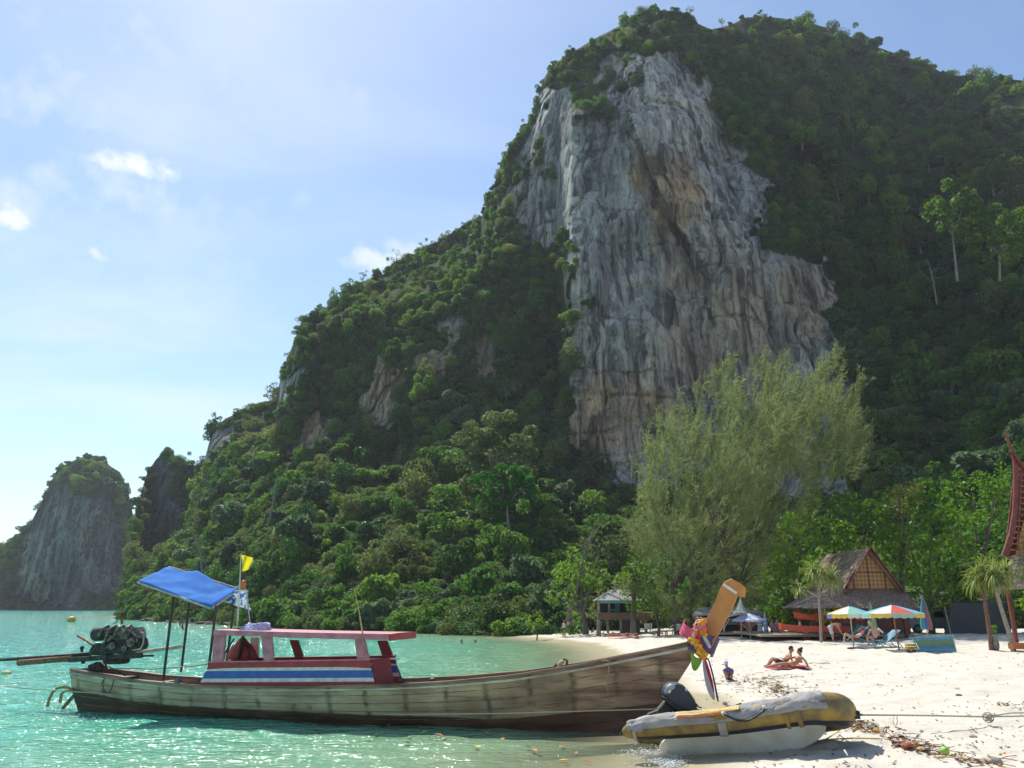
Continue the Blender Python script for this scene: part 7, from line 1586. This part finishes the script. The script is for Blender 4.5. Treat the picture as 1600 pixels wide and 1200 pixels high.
def person(label, loc, J, sk, hair=hairm, hairstyle='short', face=(-1, -.3, 0), s=1.0, rz=0, wear=(), group=None, belly=1.0, women=False, hat=None):
    """J: joint name -> (x, y, z); one continuous skinned body with head and hands"""
    o = thing('person', label, 'person', loc, rz, group); J = {k: Vector(v) * s for k, v in J.items()}
    pel, chest, neck, head = J['pelvis'], J['chest'], J['neck'], J['head']; waist = pel.lerp(chest, .5) + J.get('_bend', Vector((0, 0, 0)))
    V = [pel, waist, chest, neck, head]; E = [(0, 1), (1, 2), (2, 3), (3, 4)]
    tw = .9 if women else 1.0
    Rd = [(.135 * s, .105 * s), (.118 * s * belly * tw, .10 * s * belly), (.145 * s * tw, .10 * s), (.055 * s, .055 * s), (.07 * s, .08 * s)]
    def chain(pts, rads, par):
        i0 = par
        for p, r_ in zip(pts, rads): V.append(p); Rd.append((r_ * s, r_ * s)); E.append((i0, len(V) - 1)); i0 = len(V) - 1
    for q in 'lr':
        if q + 'knee' in J:
            k, f = J[q + 'knee'], J[q + 'foot']; h = J.get(q + 'hip', pel.lerp(k, .16)); toe = J.get(q + 'toe', f + Vector((-.16, -.02, -.03)) * s)
            chain([h, h.lerp(k, .5), k, k.lerp(f, .35), f, toe], (.088, .078, .055, .056, .036, .026), 0)
        e, hnd = J[q + 'elbow'], J[q + 'hand']; sh = J[q + 'sh']
        chain([sh, e, e.lerp(hnd, .4), hnd], (.054, .040, .039, .026), 2)
    bm = skin_body(V, E, Rd, 0)
    M, sd, fw, up = head_bits(bm, head, head - neck, face, s)
    for q in 'lr': hand_bits(bm, J[q + 'hand'], J[q + 'hand'] - J[q + 'elbow'], (0, 0, -1) if abs((J[q + 'hand'] - J[q + 'elbow']).normalized().z) < .9 else (-1, 0, 0), s)
    obj('body', bm, sk, o, True)
    bm = NB()
    for q in (-1, 1): bm_ball(bm, head + sd * q * .032 * s + fw * .086 * s + up * .012 * s, .011 * s, 6, 5)
    obj('eye', bm, eyem, o); bm = NB(); bm_ball(bm, head + fw * .092 * s - up * .058 * s, (.024 * s, .008 * s, .008 * s), 7, 5, M); obj('mouth', bm, lipm, o)
    bm = NB(); vv = bm_ball(bm, head + up * .022 * s - fw * .016 * s, (.086 * s, .10 * s, .112 * s), 14, 10, M)
    for v in list(bm.verts):
        r_ = v.co - head
        if r_.dot(fw) > .052 * s and r_.dot(up) < .075 * s or r_.dot(up) < -.055 * s: v.co = head + (v.co - head) * .80
    if hairstyle == 'bun': bm_ball(bm, head - fw * .10 * s + up * .10 * s, .055 * s, 9, 7)
    if hairstyle == 'long':
        bm_tube(bm, [head - fw * .06 * s, head - fw * .11 * s - up * .12 * s, head - fw * .09 * s - up * .27 * s], [.085 * s, .08 * s, .04 * s], 9)
    if hat is None: obj('hair', bm, hair, o, True)
    else:
        bm.free(); bm = NB(); bm_ball(bm, head + up * .04 * s, (.10 * s, .112 * s, .095 * s), 14, 9, M); b_ = head + fw * .12 * s + up * .045 * s; bm_ball(bm, b_, (.085 * s, .085 * s, .014 * s), 12, 5, M); obj('cap', bm, hat, o, True)
    for nm, m, pts, rads in wear:
        bm = NB(); bm_tube(bm, [(J[p] if isinstance(p, str) else Vector(p) * s) for p in pts] if not callable(pts) else pts(J, waist), [r_ * s for r_ in rads], 14); obj(nm, bm, m, o, True)
    return o
def lp(a, b, f): return lambda J, w: None
def seg(a, b, f0, f1): 
    return lambda J, w_: [J[a].lerp(J[b], f0), J[a].lerp(J[b], (f0 + f1) / 2), J[a].lerp(J[b], f1)]
def hips(J, w_): return [J['pelvis'] + (J['pelvis'] - w_).normalized() * .10, J['pelvis'], J['pelvis'].lerp(w_, .45)]
def torso(J, w_): return [J['pelvis'].lerp(w_, .2), w_, J['chest'], J['chest'].lerp(J['neck'], .6)]
whites = mat('white_shorts', (.66, .66, .63), (.54, .54, .51), .7, 8, bump=.2); darks = mat('dark_shorts', (.05, .035, .05), (.035, .025, .035), .7, 8); orangeb = mat('orange_bikini', (.62, .26, .10), (.5, .2, .07), .6); purples = mat('purple_shirt', (.12, .10, .30), (.09, .07, .22), .7, 8); bluecap = mat('pale_blue_cap', (.36, .50, .66), (.28, .40, .55), .7)
# the couple on the red towel
c0 = GG(1231, 1047)
towelm = mat('red_towel', (.58, .06, .10), (.46, .04, .08), .9, 20, bump=.4)
bm = NB(); rows = []
for i in range(14):
    s = i / 13; x = -.72 + 1.52 * s; row = []
    for j in range(6):
        y = -.22 + .17 * j; zt_ = float(land_z(np.array([c0.x + x]), np.array([c0.y + y]))[0]) - c0.z; row.append(c0 + Vector((x + .03 * math.sin(j * 2), y, zt_ + .075 + .012 * math.sin(i * 1.3 + j * 2))))
    rows.append(row)
bm_loft(bm, rows, False); o = obj('beach_towel', bm, towelm, None, True); s_ = o.modifiers.new('t', 'SOLIDIFY'); s_.thickness = .02; tag(o, 'red towel on the sand under the reclining couple', 'towel')
cc = c0 + Vector((0, 0, .075))
person('woman in an orange bikini with a hair bun, reclining nearest on the red towel', cc, dict(pelvis=(.16, -.02, .13), chest=(.46, -.02, .33), neck=(.54, .0, .47), head=(.53, .03, .61), _bend=(.03, 0, -.05), lknee=(-.32, -.12, .15), lfoot=(-.76, -.10, .06), rknee=(-.28, .06, .16), rfoot=(-.72, .06, .06), lsh=(.53, -.17, .40), lelbow=(.67, -.20, .24), lhand=(.72, -.18, .05), rsh=(.45, .15, .40), relbow=(.24, .22, .36), rhand=(.02, .26, .32)), skinm[0], hairm, 'bun', (-.8, .5, -.1), women=True, wear=(('bikini_top', orangeb, lambda J, w_: [J['chest'] + Vector((-.03, 0, -.05)), J['chest'] + Vector((.01, 0, .0))], (.158, .156)), ('bikini_bottom', orangeb, hips, (.12, .142, .128))))
person('man in dark shorts leaning back behind the woman on the red towel', cc + Vector((0, .48, 0)), dict(pelvis=(.0, 0, .12), chest=(.24, 0, .38), neck=(.33, 0, .52), head=(.36, -.02, .67), lknee=(-.42, -.10, .30), lfoot=(-.62, -.08, .06), rknee=(-.38, .12, .33), rfoot=(-.60, .12, .06), lsh=(.27, -.18, .45), lelbow=(.10, -.26, .30), lhand=(-.08, -.22, .34), rsh=(.27, .18, .45), relbow=(.42, .24, .30), rhand=(.48, .26, .05)), skinm[0], hairm, 'short', (.6, -.7, -.1), wear=(('shorts', darks, hips, (.125, .148, .135)), ('shorts_leg', darks, seg('pelvis', 'lknee', .1, .75), (.11, .10, .085)), ('shorts_leg', darks, seg('pelvis', 'rknee', .1, .75), (.11, .10, .085))))
# the bending man
m0 = GG(1302, 1004)
person('bare-chested man in white shorts bending forward by the deck chairs', m0, dict(pelvis=(-.10, 0, .88), chest=(.26, 0, 1.12), neck=(.43, 0, 1.13), head=(.55, 0, 1.06), _bend=(-.02, 0, .07), lknee=(-.04, -.12, .47), lfoot=(-.02, -.13, .07), ltoe=(.14, -.14, .03), rknee=(.0, .10, .48), rfoot=(.06, .12, .07), rtoe=(.22, .12, .03), lsh=(.30, -.19, 1.06), lelbow=(.40, -.20, .80), lhand=(.52, -.16, .58), rsh=(.32, .19, 1.06), relbow=(.46, .20, .82), rhand=(.58, .14, .60)), skinm[1], hairm, 'short', (.8, 0, -.5), wear=(('shorts', whites, hips, (.13, .155, .138)), ('shorts_leg', whites, seg('pelvis', 'lknee', .12, .95), (.115, .11, .095)), ('shorts_leg', whites, seg('pelvis', 'rknee', .12, .95), (.115, .11, .095))))
# the one lying in the pink chair, the big seated man
l0 = GG(1336, 1005)
person('person lying in the dusty pink deck chair with knees drawn up', l0 + Vector((0, -.1, .0)), dict(pelvis=(-.12, 0, .30), chest=(.28, 0, .46), neck=(.42, 0, .56), head=(.54, 0, .62), lknee=(-.62, -.12, .58), lfoot=(-.74, -.12, .07), rknee=(-.56, .10, .54), rfoot=(-.66, .10, .07), lsh=(.32, -.19, .50), lelbow=(.10, -.26, .36), lhand=(-.10, -.24, .38), rsh=(.32, .19, .50), relbow=(.12, .26, .36), rhand=(-.08, .22, .38)), skinm[1], hairm, 'short', (-.5, 0, .8), wear=(('swim_shorts', mat('maroon_trunks', (.28, .06, .07), (.2, .04, .05), .7), hips, (.125, .148, .135)),))
s0 = GG(1368, 1010)
person('broad grey-haired man seated on the sand side, seen from behind', s0, dict(pelvis=(.12, 0, .30), chest=(.06, 0, .80), neck=(-.04, .02, 1.02), head=(-.14, .04, 1.16), lknee=(-.30, .18, .50), lfoot=(-.34, .05, .07), rknee=(-.22, .34, .50), rfoot=(-.20, .30, .07), lsh=(-.16, -.04, .86), lelbow=(-.32, .02, .62), lhand=(-.34, .14, .50), rsh=(.26, .06, .84), relbow=(.34, .18, .58), rhand=(.10, .34, .52)), skinm[1], greyhair, 'short', (-.7, .6, -.2), belly=1.35, s=1.05, wear=(('swim_shorts', darks, hips, (.14, .165, .15)),))
bm = NB(); slab(bm, [s0 + Vector(p) for p in ((.26, -.12, 1.0), (.50, -.12, .78), (.46, -.12, .70), (.22, -.12, .90))], Vector((0, .10, 0))); tag(obj('white_towel', bev(bm, .01), whites), 'white folded towel over the shoulder of the seated grey-haired man', 'towel')
stool = thing('beach_stool', 'low stool under the seated grey-haired man', 'stool', s0 + Vector((.12, 0, 0))); bm = NB(); bm_box(bm, (0, 0, .16), (.42, .36, .04)); obj('seat', bm, tealw, stool)
for sx in (-.17, .17):
    for sy in (-.14, .14): bm = NB(); bm_box(bm, (sx, sy, .07), (.04, .04, .16)); obj('leg', bm, tealw, stool)
# the child
k0 = GG(1137, 1063)
person('small child in a pale blue cap and purple shirt crouching on the sand', k0, dict(pelvis=(.10, .06, .16), chest=(.06, .0, .42), neck=(.0, -.02, .54), head=(-.03, -.04, .68), lknee=(-.14, -.12, .36), lfoot=(-.06, -.08, .06), ltoe=(-.12, -.20, .03), rknee=(.18, -.12, .36), rfoot=(.16, -.06, .06), rtoe=(.20, -.18, .03), lsh=(-.08, .0, .44), lelbow=(-.18, -.10, .34), lhand=(-.12, -.22, .24), rsh=(.19, .0, .44), relbow=(.24, -.10, .32), rhand=(.12, -.22, .22)), skinm[0], hairm, 'short', (-.5, -.8, -.4), s=.82, hat=bluecap, wear=(('shirt', purples, torso, (.13, .135, .16, .11)), ('sleeve', purples, seg('rsh', 'relbow', 0, .7), (.075, .07, .065)), ('sleeve', purples, seg('lsh', 'lelbow', 0, .7), (.075, .07, .065)), ('shorts', darks, hips, (.13, .15, .14))))
# swimmers, people by the shore rocks, guests at the bar
for px, rz, lab in ((721, 0, 'left one of the two swimmers, head and shoulders above the water'), (743, .6, 'right one of the two swimmers, head and shoulders above the water')):
    p = G(px, 1005, 0); person(lab, p + Vector((0, 0, -.62)), dict(pelvis=(0, 0, 0), chest=(0, 0, .42), neck=(0, 0, .60), head=(0, -.01, .76), lsh=(-.18, 0, .50), lelbow=(-.32, -.1, .40), lhand=(-.4, -.3, .46), rsh=(.18, 0, .50), relbow=(.32, -.1, .40), rhand=(.4, -.3, .46)), skinm[0], hairm, 'short' if rz else 'long', (rz, -1, 0), group='swimmers')
stand = dict(pelvis=(0, 0, .90), chest=(0, 0, 1.28), neck=(0, 0, 1.48), head=(0, -.01, 1.63), lknee=(-.10, -.02, .48), lfoot=(-.10, 0, .07), ltoe=(-.12, -.14, .03), rknee=(.11, 0, .48), rfoot=(.12, .04, .07), rtoe=(.14, -.12, .03), lsh=(-.19, 0, 1.38), lelbow=(-.25, 0, 1.10), lhand=(-.20, -.12, .88), rsh=(.19, 0, 1.38), relbow=(.26, 0, 1.10), rhand=(.22, -.12, .88))
for px, py, Y, rz, shirt, lab, sc in ((881.5, 997, 69.5, .3, whites, 'person in a white shirt, nearest the water by the dark rocks', .82), (889, 992, 74, -.4, whites, 'person in white between two others by the dark rocks', .78), (896, 992, 74.5, .8, mat('beige_shirt', (.5, .47, .4), rough=.8), 'person in beige, right one of the three by the rocks', .78)):
    p = base_at(px, py, Y); p.z = max(p.z, .05); person(lab, p, stand, skinm[0], hairm, 'short', (0, -1, 0), s=sc, rz=rz, group='people by the shore rocks', wear=(('shirt', shirt, torso, (.15, .145, .168, .11)), ('shorts', darks if px < 885 else shirt, hips, (.13, .15, .14))))
sit = dict(pelvis=(0, 0, .50), chest=(0, 0, .90), neck=(0, 0, 1.08), head=(0, -.02, 1.22), lknee=(-.12, -.44, .50), lfoot=(-.12, -.46, .07), ltoe=(-.12, -.60, .03), rknee=(.12, -.44, .50), rfoot=(.12, -.46, .07), rtoe=(.12, -.60, .03), lsh=(-.19, 0, .98), lelbow=(-.26, -.06, .72), lhand=(-.16, -.30, .62), rsh=(.19, 0, .98), relbow=(.26, -.06, .72), rhand=(.16, -.30, .62))
scol = [mat('orange_shirt', (.60, .16, .05), rough=.7), mat('red_shirt', (.45, .05, .06), rough=.7), mat('pink_shirt', (.55, .25, .30), rough=.7), mat('lilac_shirt', (.30, .24, .34), rough=.7)]
for px, Y, rz, ci_, lab in ((1162, 59.5, .5, 1, 'guest in a red shirt seated under the pale blue parasol'), (1170, 60, -.3, 2, 'guest in a pink shirt in the middle of the bar group'), (1177, 59.5, -.8, 0, 'guest in an orange shirt at the right of the bar group'), (1208, 57, .2, 3, 'guest in a lilac shirt seated left of the red counter'), (1215, 57.6, .9, 2, 'guest in pink seated right next to the lilac one')):
    p = base_at(px, 990, Y); p.z += .22 if px < 1190 else .0; person(lab, p, sit, skinm[px % 2], hairm, 'short', (0, -1, 0), rz=rz, group='guests at the beach bar', wear=(('shirt', scol[ci_], torso, (.15, .145, .168, .11)), ('shorts', darks, hips, (.13, .15, .14))))
    st = thing('seat_block', 'dark stool under the ' + lab.split(' seated')[0].split(' in the middle')[0].split(' at the')[0] + (' by the lilac guest' if px == 1216 else ''), 'stool', p, rz); bm = NB(); bm_box(bm, (0, .02, .36), (.38, .38, .05)); obj('seat', bm, dtimber, st)
    for sx in (-.15, .15):
        for sy in (-.13, .17): bm = NB(); bm_box(bm, (sx, sy, .17), (.04, .04, .34)); obj('leg', bm, dtimber, st)
# far sunbathers on red towels by the bungalow
for px, lab in ((966, 'far sunbather on a red towel, left one of the pair'), (981, 'far sunbather on a red towel, right one of the pair')):
    p = GG(px, 996.5); bm = NB(); bm_box(bm, (0, 0, 0), (1.7, .8, .02)); o = obj('beach_towel', bm, towelm); o.location = p + Vector((0, 0, .09)); tag(o, 'red towel under the ' + lab.replace(' on a red towel', ''), 'towel', 'red towels at the far end')
    person(lab, p + Vector((0, 0, .09)), dict(pelvis=(0, 0, .12), chest=(.38, 0, .14), neck=(.55, 0, .15), head=(.70, 0, .17), lknee=(-.44, -.1, .12), lfoot=(-.86, -.1, .07), rknee=(-.42, .1, .3 if px < 970 else .12), rfoot=(-.7, .1, .07), lsh=(.44, -.18, .13), lelbow=(.2, -.28, .08), lhand=(-.02, -.26, .06), rsh=(.44, .18, .13), relbow=(.2, .28, .08), rhand=(-.02, .26, .06)), skinm[0], hairm, 'short', (0, 0, 1), group='sunbathers at the far end', wear=(('swim_shorts', darks if px < 970 else scol[1], hips, (.125, .148, .135)),))
# ================================================================ wrack, leaves and stones on the sand and the water
leafm = [mat('brown_leaf_litter', (.26, .13, .06), (.14, .075, .04), .85), mat('dark_leaf_litter', (.10, .075, .05), (.06, .045, .03), .85), mat('yellow_leaf_litter', (.62, .42, .06), (.45, .28, .04), .7), mat('orange_leaf_litter', (.52, .20, .04), (.4, .13, .03), .75), mat('green_leaf_litter', (.30, .40, .08), (.2, .28, .05), .7)]
def leaf_shape(bm, p, L_, rnd, curl=.3):
    a_ = rnd.uniform(0, 6.28); d = Vector((math.cos(a_), math.sin(a_), 0)); s_ = Vector((-d.y, d.x, 0)); w_ = L_ * rnd.uniform(.2, .34); t_ = rnd.uniform(-.3, .3); row = []
    for f, ww in ((-.5, .05), (-.2, .8), (.15, 1), (.5, .05)):
        c = p + d * f * L_ + Vector((0, 0, L_ * curl * (f * f) + .012 + f * t_ * .12)); row.append((bm.verts.new(c - s_ * w_ * ww + Vector((0, 0, w_ * .4 * ww))), bm.verts.new(c), bm.verts.new(c + s_ * w_ * ww + Vector((0, 0, w_ * .35 * ww)))))
    for i in range(3):
        for k in range(2): bm.faces.new((row[i][k], row[i][k + 1], row[i + 1][k + 1], row[i + 1][k]))
rnd = random.Random(77)
ground = GG
# drift lines (pixel paths) of leaves and twigs too many to count
lines = [([(1300, 1128), (1340, 1135), (1375, 1142), (1400, 1152), (1425, 1166), (1460, 1174), (1500, 1187), (1560, 1197)], 230, 9), ([(1150, 1060), (1190, 1066), (1230, 1078), (1215, 1088)], 120, 14), ([(1210, 1072), (1230, 1084)], 60, 6), ([(1100, 1068), (1180, 1062), (1240, 1058)], 60, 6), ([(1240, 1040), (1300, 1036)], 30, 3), ([(1560, 1100), (1600, 1106)], 40, 4), ([(1100, 1090), (1180, 1098), (1250, 1100)], 30, 10), ([(1300, 1130), (1330, 1128), (1350, 1140)], 130, 6), ([(1405, 1160), (1430, 1170)], 60, 5)]
bms = [NB() for _ in leafm]
for path_, n_, sp2 in lines:
    for _ in range(n_):
        k = rnd.randrange(len(path_) - 1); f = rnd.random(); px = path_[k][0] + (path_[k + 1][0] - path_[k][0]) * f + rnd.gauss(0, sp2 * 1.6); py = path_[k][1] + (path_[k + 1][1] - path_[k][1]) * f + rnd.gauss(0, sp2 * .5)
        p = ground(px, py); i = rnd.choices(range(5), (6, 5, 1.2, 1.5, .8))[0]; leaf_shape(bms[i], p, rnd.uniform(.05, .15), rnd)
for _ in range(620):
    px, py = rnd.uniform(1060, 1640), 1006 + 196 * rnd.random() ** 1.0; p = ground(px, py)
    if shore_d(p.x, p.y) < .8 : continue
    i = rnd.choices(range(5), (6, 5, .2, .4, .2))[0]; leaf_shape(bms[i], p, rnd.uniform(.03, .11) * (1 if py > 1050 else 1.4), rnd)
for bm, m in zip(bms, leafm): tag(obj('leaf_litter', bm, m), kind='stuff')
bm = NB()
for path_, n_, sp2 in lines[:5]:
    for _ in range(n_ // 3):
        k = rnd.randrange(len(path_) - 1); f = rnd.random(); p = ground(path_[k][0] + (path_[k + 1][0] - path_[k][0]) * f + rnd.gauss(0, sp2 * 2), path_[k][1] + (path_[k + 1][1] - path_[k][1]) * f + rnd.gauss(0, sp2 * .6)); a_ = rnd.uniform(0, 3.14); L_ = rnd.uniform(.08, .3); d = Vector((math.cos(a_), math.sin(a_), rnd.uniform(-.1, .2))) * L_
        bm_tube(bm, [p - d + Vector((0, 0, .03)), p + Vector((rnd.uniform(-.02, .02), 0, .04)), p + d + Vector((0, 0, .02))], .006, 4)
tag(obj('twig_litter', bm, leafm[0]), kind='stuff')
def blob(name, px, py, r_, m, label, cat, sq=.8, seed=0, group=None):
    p = ground(px, py); bm = NB(); bmesh.ops.create_icosphere(bm, subdivisions=3, radius=1)
    for v in bm.verts: d = v.co.normalized(); v.co = Vector((d.x * r_, d.y * r_, d.z * r_ * sq)) * (1 + .22 * float(vnoise(d.x * 1.7 + seed, d.y * 1.7, d.z * 1.7, 8)))
    o = obj(name, bm, m, None, True); o.location = p + Vector((0, 0, r_ * sq * .75)); return tag(o, label, cat, group)
blob('green_fruit', 1477, 1179, .075, mat('green_husk', (.28, .52, .06), (.2, .4, .04), .5), 'bright green round fruit lying among the wrack', 'fruit', 1)
blob('orange_fruit', 1369, 1145, .07, mat('orange_husk', (.72, .36, .03), (.55, .22, .02), .5), 'orange fruit in the wrack just right of the dinghy', 'fruit', .7, 2)
blob('orange_fruit', 1437, 1173, .045, MATS['orange_husk'], 'small orange fruit in the middle of the wrack', 'fruit', .7, 3)
blob('red_husk', 1418, 1170, .09, mat('red_husk', (.45, .12, .06), (.3, .07, .04), .8, 14, bump=.5), 'reddish fibrous husk in the middle of the wrack', 'husk', .7, 4)
blob('stone', 1521, 1153, .075, mat('tan_stone', (.36, .30, .22), (.28, .23, .17), .9), 'single tan stone on the bare sand below the rope', 'stone', .45, 5)
blob('stone', 1558, 1194, .085, mat('grey_stone', (.30, .28, .27), (.22, .2, .2), .9), 'grey rounded stone at the lower right end of the wrack', 'stone', .7, 6)
blob('stone', 1133, 1101, .07, mat('grey_stone', (.3, .28, .27)), 'pale stone on the sand behind the dinghy', 'stone', .7, 7)
blob('driftwood', 1498, 1087, .08, leafm[1], 'short dark piece of driftwood on the open sand', 'driftwood', .3, 8)
# leaves afloat in the shallows, each one on its own
for k in range(26):
    px, py, L_, ci_, where_ = [(606, 1136, .16, 2, 'yellow'), (664, 1147, .2, 2, 'yellow'), (685, 1152, .22, 3, 'orange'), (640, 1155, .14, 2, 'yellow'), (694, 1157, .2, 3, 'orange'), (590, 1151, .14, 2, 'yellow'), (745, 1170, .18, 2, 'yellow'), (835, 1176, .22, 3, 'orange'), (842, 1180, .14, 2, 'yellow'), (880, 1192, .2, 2, 'yellow'), (884, 1195, .14, 3, 'orange'), (918, 1194, .18, 3, 'orange'), (826, 1171, .12, 1, 'dark'), (785, 1158, .16, 3, 'orange'), (878, 1170, .14, 2, 'yellow'), (880, 1168, .12, 3, 'orange'), (710, 1160, .1, 2, 'yellow'), (636, 1164, .16, 1, 'dark'), (780, 1174, .1, 3, 'orange'), (655, 1140, .1, 2, 'yellow'), (672, 1156, .12, 2, 'yellow'), (575, 1158, .12, 2, 'yellow'), (812, 1185, .14, 3, 'orange'), (855, 1160, .1, 1, 'dark'), (900, 1180, .12, 3, 'orange'), (760, 1148, .1, 2, 'yellow')][k]
    bm = NB(); leaf_shape(bm, G(px, py, 0) + Vector((0, 0, .03)), L_, random.Random(k), .08)
    tag(obj('fallen_leaf', bm, leafm[ci_]), f'{where_} fallen leaf floating ' + ('below the middle of the longtail hull' if px < 700 else 'below the bow half of the hull' if px < 830 else 'left of the dinghy stern'), 'leaf', 'leaves floating in the shallows')
# foam where the ripples break at the dinghy stern and the stern gear
foamm = mat('sea_foam', (.82, .84, .82), (.7, .74, .72), .5, 30, bump=.4)
fr = np.random.default_rng(8); FV, FF = [], []
octv = np.array([(1, 0, 0), (-1, 0, 0), (0, 1, 0), (0, -1, 0), (0, 0, 1), (0, 0, -1)], float); octf = np.array([(0, 2, 4), (2, 1, 4), (1, 3, 4), (3, 0, 4), (2, 0, 5), (1, 2, 5), (3, 1, 5), (0, 3, 5)])
for cx_, cy2, sx, sy, n_ in ((985, 1146, 10, 3, 120), (1030, 1186, 20, 7, 700), (1000, 1178, 18, 3, 260), (1050, 1196, 10, 4, 420), (100, 1104, 22, 5, 260), (130, 1125, 45, 4, 130)):
    for _ in range(n_):
        p = G(cx_ + fr.normal() * sx, cy2 + fr.normal() * sy, 0); r_ = fr.uniform(.004, .014)
        FF.append(octf + 6 * len(FV)); FV.append(octv * np.array([r_ * fr.uniform(1, 3), r_ * 1.4, r_ * .6]) + np.array([p.x, p.y, fr.uniform(.005, .05)]))
bm = np_mesh('sea_foam', np.concatenate(FV), np.concatenate(FF))
tag(obj('sea_foam', bm, foamm, None, True), kind='stuff')
bpy.context.view_layer.update()
